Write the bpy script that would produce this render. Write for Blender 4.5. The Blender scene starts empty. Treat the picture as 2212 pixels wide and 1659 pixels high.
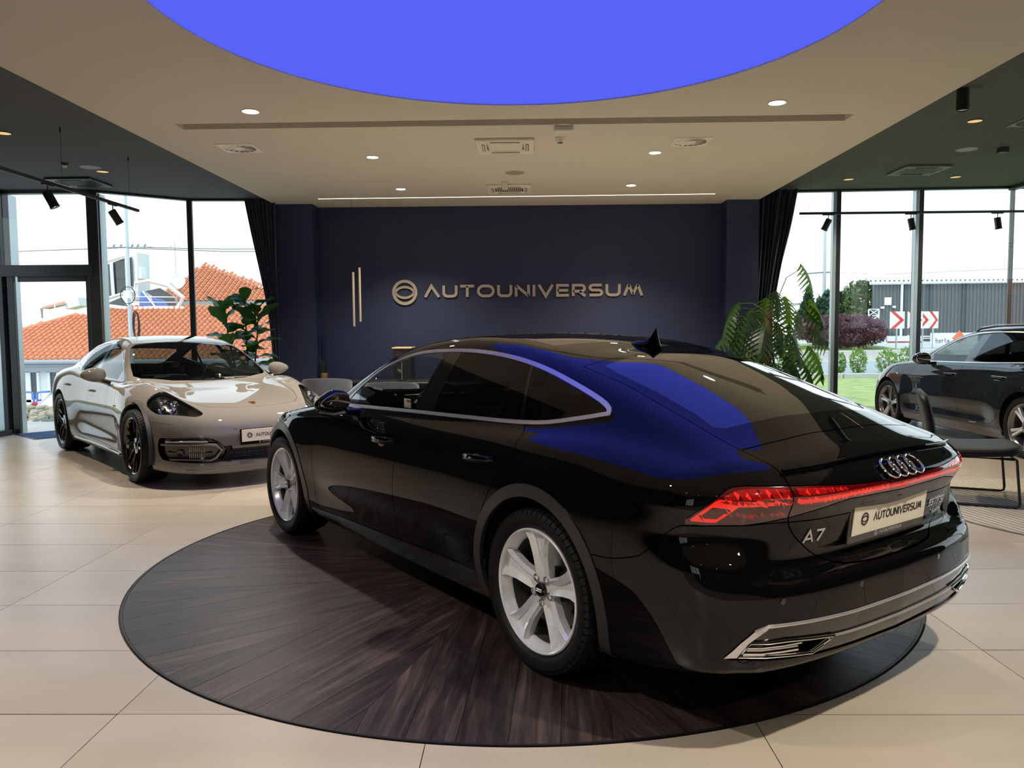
import bpy, bmesh, math, random
import numpy as np
from mathutils import Vector, Matrix
R = math.radians
random.seed(7)
SC = bpy.context.scene
COL = SC.collection

# ------------------------------------------------------------------ camera
cam_d = bpy.data.cameras.new('camera'); cam = bpy.data.objects.new('camera', cam_d); COL.objects.link(cam)
_p, _y, _r = .06786, -.01695, -.00756
fwd = Vector((math.sin(_y)*math.cos(_p), math.cos(_y)*math.cos(_p), -math.sin(_p)))
rt = Vector((math.cos(_y), -math.sin(_y), 0)); up = rt.cross(fwd)
rt2 = rt*math.cos(_r)+up*math.sin(_r); up2 = -rt*math.sin(_r)+up*math.cos(_r)
mw = Matrix((rt2, up2, -fwd)).transposed().to_4x4(); mw.translation = Vector((0, 0, 1.4466))
cam.matrix_world = mw
cam_d.sensor_fit = 'HORIZONTAL'; cam_d.sensor_width = 36; cam_d.lens = 1711.64/2212*36
cam_d.clip_start = .05; cam_d.clip_end = 400
SC.camera = cam

# ------------------------------------------------------------------ world, sun, exposure
SC.view_settings.view_transform = 'Standard'; SC.view_settings.look = 'None'
SC.view_settings.gamma = 1; SC.view_settings.use_curve_mapping = False
SC.view_settings.exposure = 0.35
w = bpy.data.worlds.new('sky'); SC.world = w; w.use_nodes = True
nt = w.node_tree; nt.nodes.clear()
out = nt.nodes.new('ShaderNodeOutputWorld'); bg = nt.nodes.new('ShaderNodeBackground')
tc = nt.nodes.new('ShaderNodeTexCoord'); sx = nt.nodes.new('ShaderNodeSeparateXYZ'); cr = nt.nodes.new('ShaderNodeValToRGB')
cr.color_ramp.elements[0].position = .0; cr.color_ramp.elements[0].color = (.93, .98, 1, 1)
cr.color_ramp.elements[1].position = .8; cr.color_ramp.elements[1].color = (.42, .72, 1, 1)
nt.links.new(tc.outputs['Generated'], sx.inputs[0]); nt.links.new(sx.outputs['Z'], cr.inputs['Fac'])
nt.links.new(cr.outputs['Color'], bg.inputs['Color']); bg.inputs['Strength'].default_value = 1.45
nt.links.new(bg.outputs[0], out.inputs[0])
sd = bpy.data.lights.new('sun', 'SUN'); sd.energy = 2.1; sd.angle = R(3); sd.color = (1, .95, .85)
sun = bpy.data.objects.new('sun', sd); COL.objects.link(sun)
sun.rotation_euler = Vector((.30, .50, -1.0)).to_track_quat('-Z', 'Y').to_euler()
SC.cycles.use_denoising = True
try: SC.cycles.denoiser = 'OPENIMAGEDENOISE'
except Exception: pass
SC.cycles.max_bounces = 10; SC.cycles.diffuse_bounces = 4; SC.cycles.glossy_bounces = 5
SC.cycles.transparent_max_bounces = 24; SC.cycles.transmission_bounces = 6
SC.cycles.caustics_reflective = False; SC.cycles.caustics_refractive = False
SC.cycles.sample_clamp_indirect = 8
SC.cycles.use_light_tree = True

def area_light(name, loc, sx_, sy_, power, color=(1, .9, .78), rot=(0, 0, 0), spread=math.pi):
    d = bpy.data.lights.new(name, 'AREA'); d.shape = 'RECTANGLE'; d.size = sx_; d.size_y = sy_; d.energy = power; d.color = color; d.spread = spread
    o = bpy.data.objects.new(name, d); o.location = loc; o.rotation_euler = rot; COL.objects.link(o); return o

# ------------------------------------------------------------------ helpers
def mat(name, col, rough=.5, metal=0., spec=.5, coat=0., coat_rough=.02, noise=0., nscale=20., bump=0., bscale=60., emit=None, estr=0., sheen=0., stretch=None, trans=0., alpha=1.):
    m = bpy.data.materials.new(name); m.use_nodes = True; n = m.node_tree; b = n.nodes['Principled BSDF']
    c = (*col, 1) if len(col) == 3 else col
    b.inputs['Base Color'].default_value = c; b.inputs['Roughness'].default_value = rough
    b.inputs['Metallic'].default_value = metal; b.inputs['Specular IOR Level'].default_value = spec
    b.inputs['Coat Weight'].default_value = coat; b.inputs['Coat Roughness'].default_value = coat_rough
    if sheen: b.inputs['Sheen Weight'].default_value = sheen
    if trans: b.inputs['Transmission Weight'].default_value = trans
    if emit: b.inputs['Emission Color'].default_value = (*emit, 1); b.inputs['Emission Strength'].default_value = estr
    t = n.nodes.new('ShaderNodeTexCoord'); mp = n.nodes.new('ShaderNodeMapping'); n.links.new(t.outputs['Object'], mp.inputs[0])
    if stretch: mp.inputs['Scale'].default_value = stretch
    if noise:
        tx = n.nodes.new('ShaderNodeTexNoise'); tx.inputs['Scale'].default_value = nscale; tx.inputs['Detail'].default_value = 5
        n.links.new(mp.outputs[0], tx.inputs['Vector'])
        hs = n.nodes.new('ShaderNodeMix'); hs.data_type = 'RGBA'
        hs.inputs[6].default_value = tuple(x*(1-noise) for x in c[:3])+(1,); hs.inputs[7].default_value = tuple(min(1, x*(1+noise)) for x in c[:3])+(1,)
        n.links.new(tx.outputs['Fac'], hs.inputs[0]); n.links.new(hs.outputs[2], b.inputs['Base Color'])
    if bump:
        tb = n.nodes.new('ShaderNodeTexNoise'); tb.inputs['Scale'].default_value = bscale; tb.inputs['Detail'].default_value = 4
        bp = n.nodes.new('ShaderNodeBump'); bp.inputs['Strength'].default_value = bump; bp.inputs['Distance'].default_value = .01
        n.links.new(mp.outputs[0], tb.inputs['Vector']); n.links.new(tb.outputs['Fac'], bp.inputs['Height']); n.links.new(bp.outputs[0], b.inputs['Normal'])
    return m

def glass_mat(name, tint, ior=1.5, rough=.0, gain=1.):
    """thin sheet: clear or tinted transmission plus a Fresnel reflection"""
    m = bpy.data.materials.new(name); m.use_nodes = True; n = m.node_tree; n.nodes.clear()
    o = n.nodes.new('ShaderNodeOutputMaterial'); t = n.nodes.new('ShaderNodeBsdfTransparent'); g = n.nodes.new('ShaderNodeBsdfGlossy')
    f = n.nodes.new('ShaderNodeFresnel'); f.inputs['IOR'].default_value = ior; x = n.nodes.new('ShaderNodeMixShader')
    t.inputs[0].default_value = (*tint, 1); g.inputs['Roughness'].default_value = rough; g.inputs['Color'].default_value = (gain, gain, gain, 1)
    geo = n.nodes.new('ShaderNodeNewGeometry'); mul = n.nodes.new('ShaderNodeMath'); mul.operation = 'MULTIPLY'; inv = n.nodes.new('ShaderNodeMath'); inv.operation = 'SUBTRACT'
    inv.inputs[0].default_value = 1; n.links.new(geo.outputs['Backfacing'], inv.inputs[1]); n.links.new(f.outputs[0], mul.inputs[0]); n.links.new(inv.outputs[0], mul.inputs[1])
    n.links.new(mul.outputs[0], x.inputs[0]); n.links.new(t.outputs[0], x.inputs[1]); n.links.new(g.outputs[0], x.inputs[2]); n.links.new(x.outputs[0], o.inputs[0])
    return m

def emit_mat(name, col, s):
    m = bpy.data.materials.new(name); m.use_nodes = True; n = m.node_tree; n.nodes.clear()
    o = n.nodes.new('ShaderNodeOutputMaterial'); e = n.nodes.new('ShaderNodeEmission'); e.inputs[0].default_value = (*col, 1); e.inputs[1].default_value = s
    n.links.new(e.outputs[0], o.inputs[0]); return m

def tag(o, label=None, cat=None, group=None, kind=None):
    if label: o['label'] = label
    if cat: o['category'] = cat
    if group: o['group'] = group
    if kind: o['kind'] = kind
    return o
def empty(name, loc=(0, 0, 0), rz=0., label=None, cat=None, group=None):
    o = bpy.data.objects.new(name, None); COL.objects.link(o); o.location = loc; o.rotation_euler = (0, 0, rz); o.empty_display_size = .1
    return tag(o, label, cat, group)
def copy_tree(o, parent=None):
    c = o.copy(); COL.objects.link(c); c.parent = parent
    for k in o.children: copy_tree(k, c)
    return c

def raw_mesh(name, V, T, m, parent=None, N=None, smooth=True, mi=None):
    V = np.asarray(V, np.float32); T = np.asarray(T, np.int32)
    me = bpy.data.meshes.new(name); k = T.shape[1]
    me.vertices.add(len(V)); me.vertices.foreach_set('co', V.ravel())
    me.loops.add(T.size); me.loops.foreach_set('vertex_index', T.ravel())
    me.polygons.add(len(T)); me.polygons.foreach_set('loop_start', np.arange(0, T.size, k, dtype=np.int32))
    try: me.polygons.foreach_set('loop_total', np.full(len(T), k, np.int32))
    except Exception: pass
    me.polygons.foreach_set('use_smooth', np.full(len(T), smooth))
    for x in (m if isinstance(m, (list, tuple)) else [m]): me.materials.append(x)
    if mi is not None: me.polygons.foreach_set('material_index', np.asarray(mi, np.int32))
    me.update(calc_edges=True)
    if N is not None: me.normals_split_custom_set_from_vertices([tuple(x) for x in N])
    o = bpy.data.objects.new(name, me); COL.objects.link(o); o.parent = parent
    return o

class MB:
    def __init__(s): s.v = []; s.f = []; s.mi = []; s.cur = 0
    def add(s, vs, fs):
        b = len(s.v); s.v += [tuple(v) for v in vs]; s.f += [tuple(b+i for i in f) for f in fs]; s.mi += [s.cur]*len(fs); return s
    def box(s, ctr, d, rz=0., ch=0., M=None):
        """box of size d centred on ctr, edges chamfered by ch"""
        hx, hy, hz = d[0]/2, d[1]/2, d[2]/2; vs = []; fs = []
        if ch <= 0:
            vs = [(x, y, z) for x in (-hx, hx) for y in (-hy, hy) for z in (-hz, hz)]
            fs = [(0, 1, 3, 2), (4, 6, 7, 5), (0, 4, 5, 1), (2, 3, 7, 6), (0, 2, 6, 4), (1, 5, 7, 3)]
        else:
            ch = min(ch, hx*.9, hy*.9, hz*.9)
            idx = {}
            for sx in (-1, 1):
                for sy in (-1, 1):
                    for sz in (-1, 1):
                        for a in range(3):
                            p = [sx*(hx-ch), sy*(hy-ch), sz*(hz-ch)]; p[a] = (sx*hx, sy*hy, sz*hz)[a]
                            idx[(sx, sy, sz, a)] = len(vs); vs.append(tuple(p))
            def I(a, sa, b, sb, c, sc, ax):
                k = [0, 0, 0]; k[a] = sa; k[b] = sb; k[c] = sc; return idx[(k[0], k[1], k[2], ax)]
            for a in range(3):
                b, c = (a+1) % 3, (a+2) % 3
                for sa in (-1, 1):
                    q = [I(a, sa, b, i, c, j, a) for i, j in ((-1, -1), (1, -1), (1, 1), (-1, 1))]
                    fs.append(tuple(q if sa > 0 else q[::-1]))
            for a in range(3):
                b, c = (a+1) % 3, (a+2) % 3
                for sb in (-1, 1):
                    for sc in (-1, 1):
                        q = [I(a, -1, b, sb, c, sc, b), I(a, 1, b, sb, c, sc, b), I(a, 1, b, sb, c, sc, c), I(a, -1, b, sb, c, sc, c)]
                        fs.append(tuple(q if sb*sc < 0 else q[::-1]))
            for sx in (-1, 1):
                for sy in (-1, 1):
                    for sz in (-1, 1):
                        q = [idx[(sx, sy, sz, a)] for a in range(3)]; fs.append(tuple(q if sx*sy*sz > 0 else q[::-1]))
        if M is not None: vs = [tuple(M @ Vector(v)) for v in vs]
        if rz: cz, sz_ = math.cos(rz), math.sin(rz); vs = [(x*cz-y*sz_, x*sz_+y*cz, z) for x, y, z in vs]
        return s.add([(x+ctr[0], y+ctr[1], z+ctr[2]) for (x, y, z) in vs], fs)
    def tube(s, path, r, n=8, caps=True, closed=False):
        P = [Vector(p) for p in path]; rr = r if isinstance(r, (list, tuple)) else [r]*len(P)
        prev = None; rings = []
        for i, p in enumerate(P):
            if closed: t = P[(i+1) % len(P)]-P[i-1]
            else: t = (P[min(i+1, len(P)-1)]-P[max(i-1, 0)])
            t.normalize()
            if prev is None:
                a = Vector((0, 0, 1)) if abs(t.z) < .9 else Vector((1, 0, 0)); x = t.cross(a).normalized()
            else: x = (prev-t*prev.dot(t)).normalized()
            prev = x; y = t.cross(x)
            rings.append([p+(x*math.cos(2*math.pi*k/n)+y*math.sin(2*math.pi*k/n))*rr[i] for k in range(n)])
        vs = [v for q in rings for v in q]; fs = []
        m = len(P)
        for i in range(m if closed else m-1):
            j = (i+1) % m
            for k in range(n): fs.append((i*n+k, i*n+(k+1) % n, j*n+(k+1) % n, j*n+k))
        if caps and not closed: fs += [tuple(range(n))[::-1], tuple((m-1)*n+k for k in range(n))]
        return s.add(vs, fs)
    def lathe(s, prof, n=32, M=None, a0=0., a1=2*math.pi):
        """profile (r, h) turned about the local z axis"""
        full = abs(a1-a0-2*math.pi) < 1e-6; k = n if full else n+1; vs = []; fs = []
        for i in range(k):
            a = a0+(a1-a0)*i/n; c, q = math.cos(a), math.sin(a)
            vs += [Vector((r*c, r*q, h)) for r, h in prof]
        m = len(prof)
        for i in range(n):
            j = (i+1) % k
            for t in range(m-1): fs.append((i*m+t, j*m+t, j*m+t+1, i*m+t+1))
        if M is not None: vs = [M @ v for v in vs]
        return s.add(vs, fs)
    def prism(s, poly, z0, z1, M=None):
        """extruded plan polygon, ccw"""
        n = len(poly); vs = [Vector((x, y, z0)) for x, y in poly]+[Vector((x, y, z1)) for x, y in poly]
        fs = [tuple(range(n))[::-1], tuple(range(n, 2*n))]+[(i, (i+1) % n, n+(i+1) % n, n+i) for i in range(n)]
        if M is not None: vs = [M @ v for v in vs]
        return s.add(vs, fs)
    def build(s, name, m, parent=None, smooth=True, angle=35, bevel=0.):
        me = bpy.data.meshes.new(name); me.from_pydata([tuple(v) for v in s.v], [], s.f)
        for x in (m if isinstance(m, (list, tuple)) else [m]): me.materials.append(x)
        if len(me.materials) > 1: me.polygons.foreach_set('material_index', s.mi)
        if smooth:
            me.polygons.foreach_set('use_smooth', [True]*len(me.polygons)); me.set_sharp_from_angle(angle=R(angle))
        me.update()
        o = bpy.data.objects.new(name, me); COL.objects.link(o); o.parent = parent
        return o

def frame_z(p, d):
    """matrix whose z axis is d, at p"""
    d = Vector(d).normalized(); q = d.to_track_quat('Z', 'Y').to_matrix().to_4x4(); q.translation = Vector(p); return q
# ------------------------------------------------------------------ car body engine
# A car body is a smooth scalar field F(u, w, z) (u forward from the rear axle, w = |side|, z up);
# its zero surface is meshed, cut along shut lines and window lines, and split into panels.
def curve(pts, sigma=.03, x0=None, x1=None, n=1600):
    xs = np.array([p[0] for p in pts], float); ys = np.array([p[1] for p in pts], float)
    o = np.argsort(xs); xs, ys = xs[o], ys[o]
    m = np.zeros(len(xs)); d = np.diff(ys)/np.diff(xs)
    for i in range(1, len(xs)-1):
        m[i] = 0 if d[i-1]*d[i] <= 0 else 3*(xs[i+1]-xs[i-1])/((2*xs[i+1]-xs[i]-xs[i-1])/d[i-1]+(xs[i+1]+xs[i]-2*xs[i-1])/d[i])
    m[0], m[-1] = d[0], d[-1]
    pad = 4*sigma
    X = np.linspace(xs[0]-pad, xs[-1]+pad, n)
    i = np.clip(np.searchsorted(xs, X)-1, 0, len(xs)-2)
    h = xs[i+1]-xs[i]; t = (X-xs[i])/h
    Y = (2*t**3-3*t**2+1)*ys[i]+(t**3-2*t**2+t)*h*m[i]+(-2*t**3+3*t**2)*ys[i+1]+(t**3-t**2)*h*m[i+1]
    Y = np.where(X < xs[0], ys[0]+m[0]*(X-xs[0]), np.where(X > xs[-1], ys[-1]+m[-1]*(X-xs[-1]), Y))
    dx = X[1]-X[0]; k = max(1, int(3*sigma/dx)); g = np.exp(-.5*(np.arange(-k, k+1)*dx/sigma)**2); g /= g.sum()
    Yp = np.concatenate([Y[0]+(Y[1]-Y[0])*np.arange(-k, 0), Y, Y[-1]+(Y[-1]-Y[-2])*np.arange(1, k+1)])
    Y = np.convolve(Yp, g, 'valid')
    sa, sb = (Y[1]-Y[0])/dx, (Y[-1]-Y[-2])/dx
    return lambda x: np.interp(x, X, Y)+np.minimum(x-X[0], 0)*sa+np.maximum(x-X[-1], 0)*sb

def smax(a, b, k):
    h = np.maximum(k-np.abs(a-b), 0)/k
    return np.maximum(a, b)+h*h*h*k/6.0
def smin(a, b, k):
    return -smax(-a, -b, k)
def sstep(x, a, b):
    t = np.clip((x-a)/(b-a), 0, 1); return t*t*(3-2*t)

def gradF(F, P, h=.003):
    u, v, z = P[:, 0], P[:, 1], P[:, 2]; w = np.abs(v)
    gu = F(u+h, w, z)-F(u-h, w, z)
    gz = F(u, w, z+h)-F(u, w, z-h)
    gv = F(u, np.abs(v+h), z)-F(u, np.abs(v-h), z)
    return np.stack([gu, gv, gz], -1)/(2*h)

def newton(F, P, it=3):
    for _ in range(it):
        f = F(P[:, 0], np.abs(P[:, 1]), P[:, 2]); g = gradF(F, P)
        st = (f/np.maximum((g*g).sum(1), .2))[:, None]*g; l = np.linalg.norm(st, axis=1, keepdims=True); P = P-st*np.minimum(1, .03/np.maximum(l, 1e-9))
    return P

def capsule_mesh(F, ua, ub, z0, na=300, nb=150):
    # rays from a spine segment, fanned round its ends; full ring round the section
    nend = na//5
    o, d = [], []
    for i in range(na):
        if i < nend: t = np.pi/2*(1-i/nend); uo, du, dr = ua, -np.sin(t), np.cos(t)
        elif i >= na-nend: t = np.pi/2*((i-(na-nend)+1)/nend); uo, du, dr = ub, np.sin(t), np.cos(t)
        else: uo, du, dr = ua+(ub-ua)*(i-nend)/(na-2*nend-1), 0., 1.
        dr = max(dr, 1e-4)
        o.append(uo); d.append((du, dr))
    o = np.array(o); d = np.array(d)
    ph = np.linspace(-np.pi/2, 1.5*np.pi, nb, endpoint=False)
    O = np.zeros((na, nb, 3)); O[..., 0] = o[:, None]; O[..., 2] = z0
    D = np.zeros((na, nb, 3)); D[..., 0] = d[:, 0][:, None]; D[..., 1] = d[:, 1][:, None]*np.cos(ph); D[..., 2] = d[:, 1][:, None]*np.sin(ph)
    O = O.reshape(-1, 3); D = D.reshape(-1, 3)
    # coarse march for the first exit, then bisection
    lo = np.zeros(len(O)); hi = np.full(len(O), np.nan)
    for s in np.arange(.12, 1.9, .06):
        P = O+D*s; f = F(P[:, 0], np.abs(P[:, 1]), P[:, 2])
        new = np.isnan(hi) & (f > 0); hi[new] = s
        lo[np.isnan(hi)] = s
    hi = np.where(np.isnan(hi), 1.9, hi)
    for _ in range(16):
        m = (lo+hi)/2; P = O+D*m[:, None]; f = F(P[:, 0], np.abs(P[:, 1]), P[:, 2])
        hi = np.where(f > 0, m, hi); lo = np.where(f > 0, lo, m)
    V = newton(F, O+D*((lo+hi)/2)[:, None], 2)
    idx = np.arange(na*nb).reshape(na, nb)
    a, b = idx[:-1], idx[1:]
    a2, b2 = np.roll(a, -1, 1), np.roll(b, -1, 1)
    T = np.concatenate([np.stack([a, b, b2], -1).reshape(-1, 3), np.stack([a, b2, a2], -1).reshape(-1, 3)])
    # spine runs +u, ring runs counter-clockwise seen from the front: make the normals point out
    n = np.cross(V[T[:, 1]]-V[T[:, 0]], V[T[:, 2]]-V[T[:, 0]]); c = V[T].mean(1); c[:, 0] *= 0; c[:, 2] -= z0
    if (n*c).sum() < 0: T = T[:, ::-1]
    return V, T

def split(F, V, T, L, g, mask=None, proj=True):
    """cut triangles along g(P)=0 (only those whose label passes mask); L = per-triangle labels"""
    if mask is not None: cand = np.nonzero(mask(V[T].mean(1), L))[0]
    else: cand = np.arange(len(T))
    if not len(cand): return V, T, L
    uv = np.zeros(len(V), bool); uv[T[cand].ravel()] = True
    G = np.ones(len(V)); G[uv] = g(V[uv]); G = np.where(np.abs(G) < 1e-5, 1e-5, G)
    S = G > 0; s = S[T]; cnt = np.zeros(len(T), int); cnt[cand] = s[cand].sum(1)
    cut = (cnt > 0) & (cnt < 3)
    if not cut.any(): return V, T, L
    Tc, Lc = T[cut], L[cut]; sc = s[cut]; cc = cnt[cut]
    lone = np.where(cc == 1, np.argmax(sc, 1), np.argmin(sc, 1))
    r = np.arange(len(Tc))
    A, B, Cc = Tc[r, lone], Tc[r, (lone+1) % 3], Tc[r, (lone+2) % 3]
    def key(p, q): return np.minimum(p, q).astype(np.int64)*len(V)+np.maximum(p, q)
    k = np.concatenate([key(A, B), key(A, Cc)]); uq, inv = np.unique(k, return_inverse=True)
    p, q = uq//len(V), uq % len(V)
    P0, P1 = V[p].copy(), V[q].copy(); g0, g1 = G[p], G[q]
    for _ in range(3):
        t = (g0/(g0-g1))[:, None]; M = P0+(P1-P0)*t; gm = g(M)
        same = (gm > 0) == (g0 > 0)
        P0[same], g0[same] = M[same], gm[same]; P1[~same], g1[~same] = M[~same], gm[~same]
        g0 = np.where(g0 == 0, 1e-9, g0); g1 = np.where(g1 == g0, -g0, g1)
    t = (g0/(g0-g1))[:, None]; M = P0+(P1-P0)*t
    if proj and F is not None: M = newton(F, M, 1)
    n0 = len(V); V2 = np.concatenate([V, M])
    AB = n0+inv[:len(A)]; AC = n0+inv[len(A):]
    T2 = np.concatenate([T[~cut], np.stack([A, AB, AC], -1), np.stack([AB, B, Cc], -1), np.stack([AB, Cc, AC], -1)])
    L2 = np.concatenate([L[~cut], Lc, Lc, Lc])
    return V2, T2, L2

def poly_sdf(poly, closed=True):
    P = np.array(poly, float)
    def f(X, Y):
        n = len(P); d = np.full(X.shape, 1e9); ins = np.zeros(X.shape, bool); sg = np.ones(X.shape)
        for i in range(n if closed else n-1):
            a, b = P[i], P[(i+1) % n]; e = b-a; l = (e*e).sum()
            t = np.clip(((X-a[0])*e[0]+(Y-a[1])*e[1])/l, 0, 1)
            dn = (X-a[0]-e[0]*t)**2+(Y-a[1]-e[1]*t)**2
            if not closed: sg = np.where(dn < d, np.sign(e[0]*(Y-a[1])-e[1]*(X-a[0])), sg)
            d = np.minimum(d, dn)
            if closed:
                c = (a[1] > Y) != (b[1] > Y)
                with np.errstate(divide='ignore', invalid='ignore'):
                    ins ^= c & (X < (b[0]-a[0])*(Y-a[1])/(b[1]-a[1])+a[0])
        d = np.sqrt(d)
        return np.where(ins, -d, d) if closed else d*np.where(sg == 0, 1, sg)
    return f

def smooth_poly(pts, n=6, closed=True, sharp=()):
    """Catmull-Rom through the points; indices in sharp stay corners"""
    P = [np.array(p, float) for p in pts]; N = len(P); out = []
    for i in range(N if closed else N-1):
        p1, p2 = P[i], P[(i+1) % N]
        p0 = P[(i-1) % N] if (closed or i > 0) and i not in sharp else p1
        p3 = P[(i+2) % N] if (closed or i+2 < N) and (i+1) % N not in sharp else p2
        for j in range(n):
            t = j/n; out.append(.5*((2*p1)+(-p0+p2)*t+(2*p0-5*p1+4*p2-p3)*t*t+(-p0+3*p1-3*p2+p3)*t**3))
    if not closed: out.append(P[-1])
    return np.array(out)

def drop(F, uz, side, w_hi=1.3):
    """points (u,z) -> surface points seen from the side"""
    uz = np.asarray(uz, float); lo = np.zeros(len(uz)); hi = np.full(len(uz), w_hi)
    for w in np.arange(w_hi, 0, -.03):
        f = F(uz[:, 0], np.full(len(uz), w), uz[:, 1]); m = (f < 0) & (lo == 0); lo[m] = w; hi[m] = w+.03
    for _ in range(14):
        m = (lo+hi)/2; f = F(uz[:, 0], m, uz[:, 1]); hi = np.where(f > 0, m, hi); lo = np.where(f > 0, lo, m)
    return np.stack([uz[:, 0], side*lo, uz[:, 1]], -1)
def drop_axis(F, P0, D, far=6.):
    """march from P0 along D to the first hit"""
    P0 = np.asarray(P0, float); D = np.asarray(D, float)
    if D.ndim == 1: D = np.tile(D, (len(P0), 1))
    st = .03; ts = np.arange(0, far, st)
    f0 = lambda t: F(*(lambda Q: (Q[:, 0], np.abs(Q[:, 1]), Q[:, 2]))(P0+D*t[:, None]))
    A_ = (P0[None]+D[None]*ts[:, None, None]).reshape(-1, 3)
    neg = (F(A_[:, 0], np.abs(A_[:, 1]), A_[:, 2]) < 0).reshape(len(ts), -1)
    hit = neg.any(0); hi = ts[np.argmax(neg, 0)]; lo = hi-st
    for _ in range(12):
        m = (lo+hi)/2; f = f0(m); lo = np.where(f > 0, m, lo); hi = np.where(f > 0, hi, m)
    Q = P0+D*lo[:, None]; Q[~hit] = np.nan
    return Q
def slope(f, x, h=.01): return (f(x+h)-f(x-h))/(2*h)

class A: pass
# ---- black liftback
def make_black_field():
    Wp = curve([(-1.1, .905), (-.8, .925), (-.4, .947), (0, .955), (.5, .945), (1, .938), (1.6, .937), (2.2, .940), (2.9, .952), (3.3, .943), (3.6, .91), (3.8, .88)], .10)
    S = curve([(.10, .16), (.17, .10), (.25, .05), (.35, .022), (.45, .008), (.6, 0), (.72, .002), (.82, .012), (.90, .034), (.98, .075), (1.1, .17)], .03)
    Uf = curve([(.15, 3.66), (.22, 3.78), (.3, 3.83), (.45, 3.85), (.6, 3.84), (.68, 3.80), (.76, 3.72)], .03)
    kf = curve([(0, 0), (.3, .02), (.5, .07), (.65, .14), (.78, .27), (.86, .42), (.94, .68)], .04)
    Ur = curve([(.10, -.86), (.17, -.95), (.24, -1.0), (.35, -1.037), (.45, -1.045), (.54, -1.045), (.58, -1.03), (.605, -.975), (.63, -.955), (.70, -.972), (.78, -.995), (.84, -1.03), (.875, -1.043), (.905, -1.03), (.945, -.985), (.985, -.93)], .010)
    Ur2 = curve([(.10, -.86), (.17, -.95), (.24, -1.0), (.35, -1.037), (.45, -1.045), (.55, -1.04), (.65, -1.02), (.75, -1.015), (.83, -1.033), (.87, -1.035), (.905, -1.02), (.945, -.975), (.985, -.92)], .014)
    kr = curve([(0, 0), (.3, .008), (.5, .028), (.65, .06), (.78, .11), (.86, .16), (.92, .22), (1.0, .34)], .04)
    Zh = curve([(3.85, .68), (3.7, .76), (3.4, .848), (3.0, .913), (2.6, .972), (2.2, 1.015), (1.6, 1.012), (1.0, 1.015), (.3, 1.035), (-.2, 1.04), (-.5, 1.02), (-.75, .99), (-.95, .958), (-1.1, .93)], .06)
    Wb = curve([(2.9, .70), (2.4, .765), (2.0, .80), (1.5, .815), (1, .82), (.4, .812), (0, .79), (-.3, .755), (-.6, .705), (-1, .64)], .10)
    Zr = curve([(3.0, .84), (2.62, .965), (2.30, 1.095), (2.0, 1.232), (1.75, 1.335), (1.5, 1.392), (1.25, 1.418), (1.0, 1.428), (.7, 1.415), (.4, 1.378), (.1, 1.315), (-.2, 1.225), (-.5, 1.124), (-.75, 1.034), (-.90, .982), (-1.0, .945), (-1.2, .88)], .06)
    wv = np.linspace(0, .8, 161); E_ = np.cumsum(.125*sstep(wv, .12, .42)*(1-sstep(wv, .50, .60)))*(wv[1]-wv[0])
    zb = curve([(-1.1, .28), (-.8, .26), (-.5, .19), (0, .18), (2.4, .18), (3.3, .18), (3.85, .2)], .08)
    def F(u, w, z):
        arch = np.exp(-(((u)**2+(z-.45)**2)/.55**2)**2)+np.exp(-(((u-2.926)**2+(z-.45)**2)/.55**2)**2)
        doorm = sstep(u, .45, .9)*(1-sstep(u, 2.3, 2.6))
        W = Wp(u)-S(z)+.010*arch-.022*doorm*np.exp(-((z-.40)/.10)**2)+.006*np.exp(-((z-.86)/.035)**2)
        dS = w-W
        kfw = kf(w); dF = (u-Uf(z)+kfw)/np.sqrt(1+slope(kf, w)**2)
        m = sstep(w, .60, .80); r = Ur(z)*(1-m)+Ur2(z)*m
        kq = kr(w)+.055*sstep(w, .45, .8)*sstep(z, .62, .74)
        dR = (r+kq-u)/np.sqrt(1+slope(kr, w)**2)
        dT = z-(Zh(u)-.045*w*w-.05*np.maximum(w-.70, 0))
        b = smax(dS, dT, .12); b = smax(b, dF, .14); b = smax(b, dR, .055+.10*sstep(z, .9, .5)*0+.09*sstep(w, .55, .9)*(1-sstep(z, .86, .97)))
        Wc = Wb(u)-.42*np.maximum(z-1.0, -.12)-.38*np.maximum(z-1.0, 0)**2
        dcs = (w-Wc)/1.12
        zr = Zr(u)-.07*w*w-.25*np.maximum(w-.42, 0)**2+sstep(u, .3, -.1)*((1-sstep(u, -.5, -1.0))*E_[-1]-np.interp(w, wv, E_))
        dct = (z-zr)/np.sqrt(1+slope(Zr, u, .02)**2)
        c = smax(dcs, dct, .09)
        c = smax(c, (r+kq-u), .03); c = smax(c, dF, .05)
        k = .05+.12*sstep(u, .3, -.5)
        f = smin(b, c, k)
        return smax(f, zb(u)-z, .05)
    return F
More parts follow.
